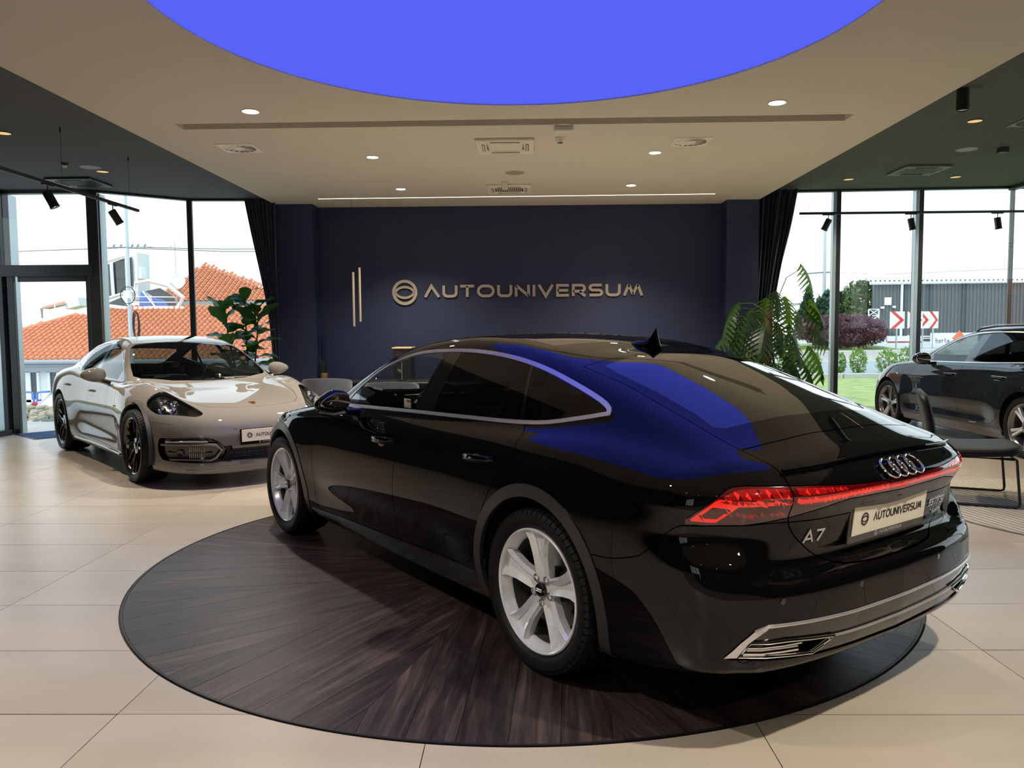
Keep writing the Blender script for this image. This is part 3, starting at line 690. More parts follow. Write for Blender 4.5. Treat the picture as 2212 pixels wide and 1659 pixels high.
# ------------------------------------------------------------------ curtains
def curtain(name, left, right, y, z1, label):
    """left/right: x as a function of height; pleated sheet"""
    nz, nx = 40, 150; V = []
    for i in range(nz+1):
        z = .02+(z1-.02)*i/nz; a, b = left(z), right(z)
        for j in range(nx+1):
            t = j/nx; amp = .045*(.5+.5*min(1, (b-a)/.3)); x = a+(b-a)*t+.010*math.sin(t*66+z*1.2)
            V.append((x, y+amp*math.sin(t*2*math.pi*8+.5*math.sin(z*1.7+t*5)), z))
    T = [(i*(nx+1)+j, i*(nx+1)+j+1, (i+1)*(nx+1)+j+1, (i+1)*(nx+1)+j) for i in range(nz) for j in range(nx)]
    o = raw_mesh(name, V, T, M['navy_cloth']); s = o.modifiers.new('thickness', 'SOLIDIFY'); s.thickness = .006
    return tag(o, label, 'curtain', 'gathered navy curtains')
lc = curve([(.0, -3.86), (.9, -3.88), (1.6, -3.93), (2.4, -4.05), (3.0, -4.16), (3.45, -4.24)], .1)
curtain('curtain', lambda z: float(lc(z)), lambda z: -3.785, 12.14, HL-.01, 'dark navy pleated curtain gathered beside the fiddle-leaf fig')
rc = curve([(.0, 3.70), (.9, 3.76), (1.6, 3.88), (2.4, 4.03), (3.0, 4.16), (3.6, 4.26)], .1)
curtain('curtain', lambda z: 3.59, lambda z: float(rc(z)), 12.62, HR-.01, 'dark navy pleated curtain gathered behind the split-leaf plant')

# ------------------------------------------------------------------ ceiling fittings
def downlight(x, y, z, r, lit, label, group):
    t = empty('downlight', (x, y, z), 0, label, 'downlight', group)
    a = MB(); a.lathe([(r, -.001), (r*1.08, -.004), (r*1.02, -.008), (r*.94, -.006), (r*.92, .03)], 32); a.build('trim_ring', M['white_metal'] if lit else M['dark_ceiling'], t)
    b = MB(); b.lathe([(0, -.004), (r*.93, -.004)], 32); b.build('diffuser', M['lamp_glow'] if lit else M['amber_glow'], t)
    if True:
        d = bpy.data.lights.new('downlight_beam', 'SPOT'); d.energy = 330 if lit else 150; d.color = (1, .90, .76) if lit else (1, .82, .60); d.spot_size = R(120); d.spot_blend = .8; d.shadow_soft_size = .05
        o = bpy.data.objects.new('downlight_beam', d); COL.objects.link(o); o.location = (0, 0, -.03); o.parent = t
    return t
g1 = 'lit round downlights in the white ceiling'
for x, y, r, lb in ((-2.42, 7.13, .074, 'bright downlight in front of the ceiling recess, left of the blue oval'), (2.2, 7.06, .074, 'bright downlight in front of the ceiling recess, right of the blue oval'),
    (-1.70, 9.03, .066, 'bright downlight behind the ceiling recess, near the left square vent'), (1.452, 8.96, .066, 'bright downlight behind the ceiling recess, near the right square vent'),
    (-1.70, 11.05, .066, 'bright downlight nearest the wall strip, on the left'), (1.452, 10.95, .066, 'bright downlight nearest the wall strip, on the right')):
    downlight(x, y, HW, r, True, lb, g1)
for x, y, lb in ((-2.4, 2.0, 'added unseen downlight left of the blue oval, just above the picture'), (2.2, 2.0, 'added unseen downlight right of the blue oval, just above the picture'), (-2.4, -.8, 'added unseen downlight behind the camera, left of the first row'), (2.2, -.8, 'added unseen downlight behind the camera, right of the first row'), (-1.2, -3, 'added unseen downlight behind the camera, left of the last row'), (1.2, -3, 'added unseen downlight behind the camera, right of the last row')): downlight(x, y, HW, .074, True, lb, g1)  # unseen downlights, added for room light and reflections
g2 = 'amber downlights in the dark ceilings'
for x, y, z, lb in ((-5.28, 10.0, HL, 'amber downlight beside the black air unit on the left dark ceiling'), (-5.25, 8.06, HL, 'amber downlight at the left edge of the picture in the dark ceiling'),
    (4.776, 8.637, HR, 'amber downlight nearest the camera in the right dark ceiling'), (4.761, 11.886, HR, 'amber downlight above the right curtain in the dark ceiling'), (6.267, 11.79, HR, 'amber downlight right of the grey air unit in the dark ceiling')):
    downlight(x, y, z, .075, False, lb, g2)

def cassette(x, y, z, s_, m, slot_m, label, group, grille=True):
    t = empty('air_conditioner', (x, y, z), 0, label, 'air conditioner', group); h = s_/2
    a = MB()
    for (cx, cy, dx, dy) in ((0, h-.055, s_, .11), (0, -h+.055, s_, .11), (h-.055, 0, .11, s_-.22), (-h+.055, 0, .11, s_-.22)): a.box((cx, cy, -.015), (dx, dy, .03), ch=.006)
    for k in range(4):
        c, q = (1, 1, -1, -1)[k], (1, -1, -1, 1)[k]; a.prism([(c*(h-.11), q*(h-.11)), (c*(h-.19), q*(h-.11)), (c*(h-.11), q*(h-.19))][::(1 if c*q < 0 else -1)], -.026, -.02)
    a.build('panel', m, t, smooth=False)
    b = MB(); b.box((0, 0, -.018), (s_-.25, s_-.25, .012), ch=.004); b.build('intake_grille', slot_m if grille else m, t, smooth=False)
    if grille:
        g = MB()
        for k in range(14): g.box((-(s_-.28)/2+(s_-.28)*k/13, 0, -.026), (.010, s_-.28, .006))
        g.build('grille_bars', m, t, smooth=False)
    for k, (cx, cy, dx, dy) in enumerate(((0, h-.075, s_*.5, .03), (0, -h+.075, s_*.5, .03), (h-.075, 0, .03, s_*.5), (-h+.075, 0, .03, s_*.5))):
        f = MB(); f.box((cx, cy, -.031), (dx, dy, .006), ch=.002); o = f.build('air_outlet', slot_m, t, smooth=False)
        f = MB(); f.box((cx, cy, -.036), (dx*.96, dy*.5 if dx > dy else dy*.96, .004) if dx > dy else (dx*.5, dy*.96, .004)); f.build('flap', m, o, smooth=False)
    return t
cassette(-.196, 8.52, HW, .61, M['white_plastic'], M['dark_hole'], 'white ceiling air unit nearer the blue oval, plain centre', 'white ceiling air units', grille=False)
cassette(-.206, 11.07, HW, .61, M['white_plastic'], M['dark_hole'], 'white ceiling air unit nearer the navy wall, with perforated centre', 'white ceiling air units')
grey_pl = mat('grey_plastic', (.13, .135, .13), .5, noise=.03)
cassette(-5.93, 10.62, HL, .60, M['black_metal'], M['dark_hole'], 'black ceiling air unit in the left dark ceiling', 'air units in the dark ceilings')
cassette(5.45, 11.2, HR, .62, grey_pl, M['black_metal'], 'dark grey ceiling air unit in the right dark ceiling', 'air units in the dark ceilings')
def swirl(x, y, z, s_, label, m=None):
    t = empty('ceiling_vent', (x, y, z), 0, label, 'vent', 'square swirl vents'); m = m or M['white_metal']
    a = MB(); h = s_/2; r = s_*.44; N = 32
    ring = [(r*math.cos(2*math.pi*i/N), r*math.sin(2*math.pi*i/N)) for i in range(N)]
    sq = []
    for i in range(N):
        c, q = math.cos(2*math.pi*i/N), math.sin(2*math.pi*i/N); k = h/max(abs(c), abs(q)); sq.append((c*k, q*k))
    a.add([(x_, y_, -.008) for x_, y_ in ring]+[(x_, y_, -.008) for x_, y_ in sq]+[(x_, y_, 0) for x_, y_ in sq], [(i, (i+1) % N, N+(i+1) % N, N+i) for i in range(N)]+[(N+i, N+(i+1) % N, 2*N+(i+1) % N, 2*N+i) for i in range(N)])
    a.build('plate', m, t, smooth=False)
    b = MB(); b.lathe([(0, .02), (r, .02), (r, -.008)], 32); b.build('duct', M['dark_hole'], t)
    c = MB(); c.lathe([(0, -.012), (r*.35, -.010), (r*.36, -.004)], 24); c.build('hub', m, t)
    for k in range(16):
        d = MB(); d.box((r*.67, 0, 0), (r*.62, .026, .003)); o = d.build('blade', m, t, smooth=False); o.rotation_euler = (R(38), 0, 2*math.pi*k/16); o.location = (0, 0, -.003)
swirl(-3.02, 8.52, HW, .385, 'square swirl vent on the left of the white ceiling')
swirl(1.74, 8.47, HW, .385, 'square swirl vent on the right of the white ceiling')
swirl(5.44, 8.70, HR, .385, 'square swirl vent at the right edge of the picture in the dark ceiling', grey_pl)
def speaker(x, y, z, m, label):
    t = MB(); t.lathe([(0, -.004), (.105, -.004), (.115, -.006), (.122, 0)], 36); return tag(t.build('ceiling_speaker', m), label, 'speaker', 'round ceiling speakers').__setattr__('location', (x, y, z))
lg = mat('speaker_grey', (.30, .32, .33), .6, noise=.03); wg = mat('speaker_cloth', (.33, .29, .24), .7, noise=.05)
speaker(-.115, 10.01, HW, wg, 'round speaker between the two white air units'); speaker(-5.295, 9.745, HL, lg, 'round grey speaker in the left dark ceiling'); speaker(5.44, 10.0, HR, lg, 'round grey speaker in the right dark ceiling')
# smoke detector, sensor box, projector neck
t = empty('smoke_detector', (.37, 8.23, HW), 0, 'white smoke detector on the ceiling right of the near air unit', 'detector')
mb = MB(); mb.lathe([(0, -.05), (.03, -.05), (.045, -.035), (.05, -.012), (.058, -.010), (.058, 0)], 28); mb.build('housing', M['white_plastic'], t)
mb = MB(); mb.lathe([(.018, -.056), (.026, -.056), (.026, -.048)], 20); mb.build('sensor_cage', M['dark_hole'], t)
t = empty('sensor_box', (.385, 7.78, HW), 0, 'white rectangular sensor box nearest the ceiling recess', 'sensor')
mb = MB(); mb.box((0, 0, -.03), (.19, .10, .055), ch=.012); mb.build('housing', M['white_plastic'], t, smooth=False)
mb = MB(); mb.lathe([(0, -.006), (.09, -.004), (.095, 0)], 28); mb.build('mounting_plate', M['white_plastic'], t)
t = empty('camera_bracket', (-.255, 10.62, HW), 0, 'small white bracket hanging in front of the far air unit', 'bracket')
mb = MB(); mb.box((0, 0, -.05), (.075, .05, .10), ch=.008); mb.build('neck', M['white_plastic'], t, smooth=False)
t = empty('motion_sensor', (-5.47, 9.50, HL), 0, 'small black domed sensor by the left grey speaker', 'sensor')
mb = MB(); mb.lathe([(0, -.035), (.03, -.03), (.045, -.02), (.05, 0)], 24); mb.build('base', M['black_metal'], t)
mb = MB(); mb.lathe([(0, -.052), (.015, -.05), (.026, -.035), (.028, -.028)], 20); mb.build('lens', M['white_plastic'], t)
t = empty('sensor_box', (5.84, 9.93, HR), 0, 'small black square sensor right of the right grey speaker', 'sensor')
mb = MB(); mb.box((0, 0, -.03), (.10, .10, .06), ch=.005); mb.build('housing', M['black_metal'], t, smooth=False)
t = empty('spotlight', (4.02, 7.48, HR), 0, 'black cylinder spotlight on the right dark ceiling edge', 'spotlight')
mb = MB(); mb.lathe([(0, -.01), (.052, -.01), (.055, -.20), (.045, -.20), (.043, -.17), (0, -.17)], 28); mb.build('can', M['black_metal'], t)
mb = MB(); mb.lathe([(0, -.185), (.043, -.19)], 24); mb.build('lens', M['white_metal'], t)
# led strip
t = empty('led_strip', (-.133, 11.735, HW-.001), -.0138, 'thin warm light strip in the ceiling along the navy wall', 'light strip')
mb = MB(); mb.box((0, 0, -.001), (5.82, .03, .004)); mb.build('channel', M['white_metal'], t, smooth=False)
mb = MB(); mb.box((0, 0, -.004), (5.80, .022, .003)); mb.build('diffuser', M['strip_glow'], t, smooth=False)

# tracks with spotlights
def spot_head(x, y, z, tilt, az, label, group, lit):
    """head hanging from a track at z; the can is tilted"""
    t = empty('track_spotlight', (x, y, z), 0, label, 'spotlight', group)
    a = MB(); a.box((0, 0, -.018), (.035, .16, .022) if group.endswith('left') else (.16, .035, .022), ch=.003); a.build('adapter', M['black_metal'], t, smooth=False)
    a = MB(); a.tube([(0, 0, -.025), (0, 0, -.11)], .006, 8); a.build('stem', M['black_metal'], t)
    M_ = Matrix.Translation((0, 0, -.11)) @ Matrix.Rotation(az, 4, 'Z') @ Matrix.Rotation(tilt, 4, 'X')
    c = MB(); c.lathe([(0, .03), (.040, .03), (.043, .022), (.043, -.115), (.046, -.12), (.046, -.135), (.040, -.135), (.036, -.10), (0, -.10)], 28, M=M_); c.build('can', M['black_metal'], t)
    l = MB(); l.lathe([(0, -.118), (.038, -.120)], 24, M=M_); l.build('lens', emit_mat('spot_glow', (1, .93, .82), 5) if lit else M['white_metal'], t)
    if lit:
        d = bpy.data.lights.new('spot_beam', 'SPOT'); d.energy = 60; d.color = (1, .9, .76); d.spot_size = R(50); d.spot_blend = .6; d.shadow_soft_size = .035
        o = bpy.data.objects.new('spot_beam', d); COL.objects.link(o); o.parent = t; o.matrix_local = M_ @ Matrix.Translation((0, 0, -.13))
    return t
t = empty('lighting_track', (-4.56, 6.4, 2.887), 0, 'long black lighting track hung under the left dark ceiling', 'light track', 'suspended lighting tracks')
mb = MB(); mb.box((0, 0, 0), (.035, 6.0, .032), ch=.003); mb.build('rail', M['black_metal'], t, smooth=False)
for yy in (7.87-6.4, 9.21-6.4):
    mb = MB(); mb.tube([(0, yy, .015), (0, yy, HL-2.887)], .0016, 5); mb.tube([(0, yy, HL-2.887-.05), (0, yy, HL-2.887)], .008, 8); mb.build('cable', M['black_metal'], t)
spot_head(-4.56, 7.62, 2.887, R(25), R(-70), 'lit black spotlight nearer the camera on the left track', 'spotlights on the track at left', True)
spot_head(-4.56, 8.82, 2.887, R(30), R(-60), 'lit black spotlight nearer the end of the left track', 'spotlights on the track at left', True)
t = empty('lighting_track', (5.45, 11.33, 3.05), 0, 'long black lighting track hung in front of the right windows', 'light track', 'suspended lighting tracks')
mb = MB(); mb.box((0, 0, 0), (3.17, .035, .032), ch=.003); mb.build('rail', M['black_metal'], t, smooth=False)
mb = MB(); mb.tube([(-1.43, 0, .015), (-1.45, 0, .12), (-1.43, 0, .35), (-1.434, 0, HR-3.05)], .0016, 5); mb.build('cable', M['black_metal'], t)
for x, tl, az, lb in ((4.27, R(25), R(70), 'first black spotlight from the curtain on the right track'), (5.42, R(14), R(-80), 'black spotlight left of the second mullion on the right track'), (6.62, R(10), R(-85), 'last black spotlight on the right track, above the grey car')):
    spot_head(x, 11.33, 3.05, tl, az, lb, 'spotlights on the track at right', False)

# pendant rods
for x, z0, z1, lb in ((-2.545, 1.52, 2.322, 'slim champagne pendant rod hanging lower, on the left'), (-2.45, 1.589, 2.389, 'slim champagne pendant rod hanging higher, on the right')):
    t = empty('pendant_light', (x, 11.8, 0), 0, lb, 'pendant light', 'pair of slim pendant rods')
    mb = MB(); mb.lathe([(0, z0), (.017, z0), (.017, z1), (0, z1)], 16); mb.build('rod', M['gold'], t)
    mb = MB(); mb.tube([(0, 0, z1), (0, 0, HW)], .0012, 5); mb.build('cable', M['black_metal'], t)

# ------------------------------------------------------------------ lettering
def arc(cx, cy, rx, ry, a0, a1, n=12): return [(cx+rx*math.cos(R(a0+(a1-a0)*i/n)), cy+ry*math.sin(R(a0+(a1-a0)*i/n))) for i in range(n+1)]
# strokes in a box one unit high; width per letter
GL = {
 'V_': (1.15, [[(.04, 0), (.52, .96), (1.11, 0)]]), 'V': (1.15, [[(.04, 1), (.58, .02), (1.11, 1)]]),
 'A': (1.0, [[(.05, 0), (.5, 1), (.95, 0)], [(.2, .3), (.8, .3)]]),
 'U': (1.1, [[(.07, 1), (.07, .38)]+arc(.37, .37, .30, .30, 180, 270, 8)+arc(.73, .37, .30, .30, 270, 360, 8)+[(1.03, 1)]]),
 'T': (1.05, [[(0, .93), (1.05, .93)], [(.525, .93), (.525, 0)]]),
 'O': (1.3, [arc(.5, .5, .43, .43, 90, 270, 14)+arc(.8, .5, .43, .43, 270, 450, 14)+[(.5, .93)]]),
 'N': (1.1, [[(.07, 0), (.07, .93)], [(.07, .95), (1.03, .05)], [(1.03, .07), (1.03, 1)]]),
 'I': (.16, [[(.08, 0), (.08, 1)]]),
 'E': (.95, [[(.95, .93), (.07, .93), (.07, .07), (.95, .07)], [(.07, .5), (.88, .5)]]),
 'R': (1.02, [[(.07, 0), (.07, .93), (.66, .93)]+arc(.68, .67, .26, .26, 90, -90, 10)+[(.07, .41)], [(.55, .40), (1.0, 0)]]),
 'S': (1.05, [[(.98, .93), (.36, .93)]+arc(.33, .715, .25, .215, 90, 270, 10)+[(.72, .5)]+arc(.74, .285, .25, .215, 90, -90, 10)+[(.05, .07)]]),
 'M_': (1.45, [[(.05, 0), (.40, .95)], [(.40, .95), (.70, .12)], [(.72, .12), (1.08, .95)], [(1.08, .95), (1.40, 0)]]),
 '5': (.8, [[(.75, .93), (.1, .93), (.1, .55), (.5, .55)]+arc(.5, .31, .24, .24, 90, -90, 8)+[(.05, .07)]]),
 'F': (.85, [[(.82, .93), (.07, .93), (.07, 0)], [(.07, .5), (.75, .5)]]),
 '7': (.75, [[(.02, .93), (.72, .93), (.28, 0)]]),
 'h': (.62, [[(.07, 1.05), (.07, 0)], [(.07, .45)]+arc(.32, .42, .24, .24, 150, 0, 8)+[(.56, 0)]]),
 'e': (.66, [[(.08, .36), (.58, .36)]+arc(.33, .34, .26, .28, 0, 310, 14)]), 'r': (.42, [[(.07, .66), (.07, 0)], [(.07, .40)]+arc(.30, .40, .22, .22, 170, 70, 6)]),
 't': (.45, [[(.2, .95), (.2, .12), (.42, .06)], [(.02, .64), (.42, .64)]]), 'a': (.64, [arc(.30, .30, .24, .26, 0, 360, 14), [(.55, .62), (.55, 0)]]),
 'H': (.62, [[(.07, 1.05), (.07, 0)]]),
 'q': (.62, [arc(.30, .34, .24, .24, 0, 360, 12), [(.55, .58), (.55, -.3)]]), 'u': (.6, [[(.07, .6), (.07, .25)]+arc(.29, .26, .22, .22, 180, 360, 8)+[(.51, .6)], [(.51, .6), (.51, 0)]]),
 'o': (.64, [arc(.30, .32, .25, .28, 0, 360, 14)]),
}
WORD = ['V_', 'U', 'T', 'O', 'U', 'N', 'I', 'V', 'E', 'R', 'S', 'U', 'M_']
def ribbon(mb, pts, w_, h, d, ox, oy, sx, sy, M_):
    """thick stroke, mitred joints; local plane x,y, depth z from 0 to d"""
    P = [Vector((ox+p[0]*sx, oy+p[1]*sy)) for p in pts]; closed = (P[0]-P[-1]).length < 1e-6
    if closed: P = P[:-1]
    n = len(P); L_ = []; R_ = []
    for i in range(n):
        a = P[i-1] if (i or closed) else None; b = P[(i+1) % n] if (i < n-1 or closed) else None
        d1 = (P[i]-a).normalized() if a is not None else (b-P[i]).normalized(); d2 = (b-P[i]).normalized() if b is not None else d1
        n1 = Vector((-d1.y, d1.x)); n2 = Vector((-d2.y, d2.x)); m_ = (n1+n2)
        m_ = m_.normalized() if m_.length > .2 else n1; k = w_/2/max(m_.dot(n1), .45)
        L_.append(P[i]+m_*k); R_.append(P[i]-m_*k)
    vs = []; fs = []
    for i in range(n):
        for q, z in ((L_[i], 0), (R_[i], 0), (R_[i], d), (L_[i], d)): vs.append(M_ @ Vector((q.x, q.y, z)))
    for i in range(n if closed else n-1):
        j = (i+1) % n
        for a, b in ((0, 1), (1, 2), (2, 3), (3, 0)): fs.append((i*4+a, j*4+a, j*4+b, i*4+b))
    if not closed: fs += [(0, 3, 2, 1), ((n-1)*4, (n-1)*4+1, (n-1)*4+2, (n-1)*4+3)]
    mb.add(vs, fs)
def word_width(word, gap): return sum(GL[c][0] for c in word)+gap*(len(word)-1)
def write(word, width, h, depth, m, parent, M_, name='letter', stroke=.14, gap=.26, joined=False):
    tot = word_width(word, gap); sx = width/tot; x = 0; mb = MB()
    for c in word:
        w_, st = GL[c]
        if not joined: mb = MB()
        for s_ in st: ribbon(mb, s_, stroke*h, h, depth, x*sx, 0, sx, h, M_)
        if not joined: mb.build(name, m, parent, smooth=False)
        x += w_+gap
    if joined: return mb.build(name, m, parent, smooth=False)
def emblem_ring(r, depth, m, parent, M_, name='emblem'):
    mb = MB(); full = arc(0, 0, r*.88, r*.88, 0, 360, 40); ribbon(mb, full, r*.24, r, depth, 0, 0, 1, 1, M_)
    up_ = [(x, y) for x, y in arc(0, -.20*r, r*.80, r*.62, 22, 158, 18)]; ribbon(mb, up_, r*.18, r, depth, 0, 0, 1, 1, M_)
    dn_ = [(x, y) for x, y in arc(0, .20*r, r*.80, r*.62, 202, 338, 18)]; ribbon(mb, dn_, r*.18, r, depth, 0, 0, 1, 1, M_)
    return mb.build(name, m, parent, smooth=False)
sign = empty('wall_sign', (0, niche_y, 0), 0, 'champagne metal lettering AUTOUNIVERSUM with round emblem on the navy wall', 'sign')
Ms = Matrix.Translation((-1.585, -.012, 1.977)) @ Matrix.Rotation(R(90), 4, 'X')
write(WORD, 3.44, .182, .022, M['gold'], sign, Ms, stroke=.235)
emblem_ring(.2, .022, M['gold'], sign, Matrix.Translation((-1.901, -.012, 2.055)) @ Matrix.Rotation(R(90), 4, 'X'))
# ------------------------------------------------------------------ car materials
def paint(name, col, rough=.04, flake=0., ior=1.5):
    m = mat(name, col, rough=.35 if flake else .6, spec=.5 if flake else 0., coat=1, coat_rough=.01, noise=.03, nscale=3); b = m.node_tree.nodes['Principled BSDF']; b.inputs['Metallic'].default_value = flake; b.inputs['Coat IOR'].default_value = ior; return m
M['black_paint'] = paint('black_paint', (.0022, .0022, .0026), ior=1.40); M['taupe_paint'] = paint('taupe_paint', (.205, .188, .165)); M['slate_paint'] = paint('slate_paint', (.016, .021, .026), flake=.0)
M['arch_sheen'] = mat('arch_lip_sheen', (.035, .035, .034), .32, noise=.05)  # arch lip of the black car: reflection painted as a paler grey
M['gloss_black'] = mat('gloss_black', (.004, .004, .004), .12, coat=1, noise=.05); M['matt_black'] = mat('matt_black_plastic', (.012, .012, .012), .6, noise=.1)
M['chrome'] = mat('chrome', (.82, .82, .82), .10, 1., noise=.02); M['satin_chrome'] = mat('satin_chrome', (.74, .74, .74), .30, .8, noise=.02)
M['tint'] = glass_mat('tinted_glass', (.030, .028, .028), 1.5); M['clear'] = glass_mat('car_glass', (.45, .49, .47), 1.5); M['light'] = glass_mat('light_car_glass', (.80, .84, .82), 1.5); M['lens'] = glass_mat('lamp_lens', (.85, .87, .86), 1.45)
M['dark_glass'] = mat('dark_glass', (.004, .004, .004), .02, coat=1, noise=.02)
M['rubber'] = mat('tyre_rubber', (.0085, .0085, .009), .55, spec=.25, noise=.15, nscale=8, bump=.15, bscale=90)
M['alloy'] = mat('silver_alloy', (.84, .88, .92), .26, .22, noise=.03, coat=.6); M['black_alloy'] = mat('black_alloy', (.008, .008, .008), .15, .2, coat=1, noise=.03)
M['bronze_alloy'] = mat('grey_alloy', (.26, .25, .24), .25, .6, coat=.5, noise=.03)
M['disc_steel'] = mat('brake_steel', (.40, .39, .38), .32, 1., noise=.08, nscale=30)
M['leather'] = mat('black_leather', (.018, .018, .020), .45, noise=.1, bump=.1, bscale=120)
M['lamp_red'] = mat('dark_red_lens', (.085, .002, .003), .08, coat=1, noise=.05); M['lamp_bright'] = mat('bright_red_lens', (.85, .02, .012), .15, coat=1, noise=.03, emit=(1, .03, .02), estr=.34)
M['lamp_mid'] = mat('mid_red_lens', (.30, .005, .006), .12, coat=1, noise=.03, emit=(1, .02, .015), estr=.05)
M['plate_cream'] = mat('plate_white', (.80, .74, .62), .45, noise=.01); M['ink'] = mat('black_ink', (.01, .01, .012), .5, noise=.02)
M['dark_barrel'] = mat('dark_barrel', (.10, .10, .10), .4, .5, noise=.1); M['mirror'] = mat('mirror_silver', (.5, .52, .52), .02, 1., noise=.01); M['grey_lens'] = mat('grey_lens', (.22, .21, .20), .15, coat=1, noise=.03); M['lens_silver'] = mat('reflector', (.7, .72, .74), .08, 1., noise=.02); M['brass'] = mat('gold_crest', (.55, .33, .08), .3, 1., noise=.1)

class Car:
    def __init__(s, F, root, ua, ub, z0, na, nb):
        s.F, s.root = F, root
        s.V, s.T = capsule_mesh(F, ua, ub, z0, na, nb); s.L = np.zeros(len(s.T), np.int32); s.n = 1; s.ids = {'body': 0}
    def region(s, name, g, cond, gap=0., over=None):
        """label the part of the skin where g<0; over = names it may take from"""
        k = s.ids.setdefault(name, s.n); s.n = max(s.n, k+1)
        ok = None if over is None else [s.ids[o] for o in over]
        def msk(C, L): 
            q = cond(C) & (L >= 0)
            return q & np.isin(L, ok) if ok is not None else q
        for off in ((-gap, gap) if gap else (0.,)):
            s.V, s.T, s.L = split(s.F, s.V, s.T, s.L, lambda P: g(P)-off, msk)
        C = s.V[s.T].mean(1); q = np.nonzero(msk(C, s.L))[0]
        if not len(q): return
        v = g(C[q]); s.L[q[v < -gap]] = k
        if gap: s.L[q[np.abs(v) <= gap]] = -1
    def seam(s, g, cond, gap):
        msk = lambda C, L: cond(C) & (L >= 0)
        for off in (-gap, gap): s.V, s.T, s.L = split(s.F, s.V, s.T, s.L, lambda P: g(P)-off, msk)
        C = s.V[s.T].mean(1); q = np.nonzero(msk(C, s.L))[0]
        if len(q): s.L[q[np.abs(g(C[q])) <= gap]] = -1
    def emit(s, name, part, m, side=0, flange=.012, offset=0., parent=None, label=None, split_sides=False):
        sel = s.L == s.ids[name]
        if side: c = s.V[s.T].mean(1)[:, 1]; sel = sel & (c*side > 0)
        T = s.T[sel]
        if not len(T): print('EMPTY', name, side); return None
        u, T = np.unique(T, return_inverse=True); T = T.reshape(-1, 3); V = s.V[u]
        N = gradF(s.F, V); N /= np.maximum(np.linalg.norm(N, axis=1, keepdims=True), 1e-9)
        ok = (T[:, 0] != T[:, 1]) & (T[:, 1] != T[:, 2]) & (T[:, 0] != T[:, 2]); T = T[ok]
        V = V+N*offset
        if flange:
            e = np.concatenate([T[:, [0, 1]], T[:, [1, 2]], T[:, [2, 0]]]); k = e.min(1).astype(np.int64)*len(V)+e.max(1)
            uq, ix, ct = np.unique(k, return_index=True, return_counts=True); be = e[ix[ct == 1]]
            a, b = be[:, 0], be[:, 1]; nb_ = len(be); b0 = len(V)
            en = np.cross(V[b]-V[a], N[a]); en /= np.maximum(np.linalg.norm(en, axis=1, keepdims=True), 1e-9)
            V = np.concatenate([V, V[a], V[b], V[b]-N[b]*flange, V[a]-N[a]*flange]); N = np.concatenate([N, en, en, en, en]); i = np.arange(nb_)
            A_, B_, C_, D_ = b0+i, b0+nb_+i, b0+2*nb_+i, b0+3*nb_+i
            T = np.concatenate([T, np.stack([A_, D_, C_], -1), np.stack([A_, C_, B_], -1)])
        o = raw_mesh(part, V, T, m, parent or s.root, N)
        if label: o['label'] = label
        return o

def side_poly(pts, sgn=1):
    f = poly_sdf(pts); return lambda P: f(P[:, 0], P[:, 2])
def side_line(pts):
    f = poly_sdf(pts, closed=False); return lambda P: f(P[:, 0], P[:, 2])
def plan_poly(pts):
    f = poly_sdf(pts); return lambda P: f(P[:, 0], np.abs(P[:, 1]))
def plan_line(pts):
    f = poly_sdf(pts, closed=False); return lambda P: f(P[:, 0], np.abs(P[:, 1]))
def end_poly(pts):
    f = poly_sdf(pts); return lambda P: f(np.abs(P[:, 1]), P[:, 2])
def wrap_poly(pts):
    # tail corner coordinate: grows from the centre line round the corner
    f = poly_sdf(pts); return lambda P: f(np.abs(P[:, 1])+P[:, 0]+1.05, P[:, 2])
def circle(u0, z0, r): return lambda P: np.hypot(P[:, 0]-u0, P[:, 2]-z0)-r

def spoke_mesh(mb, pts, wl, wr, ridge, depth, drop=.012):
    """pts: (r, angle, y); wl/wr half widths either side; ridge: sideways place of the crest (-1..1)"""
    n = len(pts); vs = []
    for i, (r, a, y) in enumerate(pts):
        er = Vector((math.cos(a), 0, math.sin(a))); et = Vector((-math.sin(a), 0, math.cos(a))); c = er*r; L_, R_ = wl[i], wr[i]; cr_ = (R_-L_)/2+ridge*(L_+R_)/2*.8
        vs += [c-et*L_*.92+Vector((0, y-depth, 0)), c-et*L_+Vector((0, y-drop, 0)), c+et*cr_+Vector((0, y, 0)), c+et*R_+Vector((0, y-drop, 0)), c+et*R_*.92+Vector((0, y-depth, 0))]
    fs = []
    for i in range(n-1):
        for k in range(5): fs.append((i*5+k, i*5+(k+1) % 5, (i+1)*5+(k+1) % 5, (i+1)*5+k))
    fs += [tuple(range(5))[::-1], tuple((n-1)*5+k for k in range(5))]
    mb.add(vs, fs)

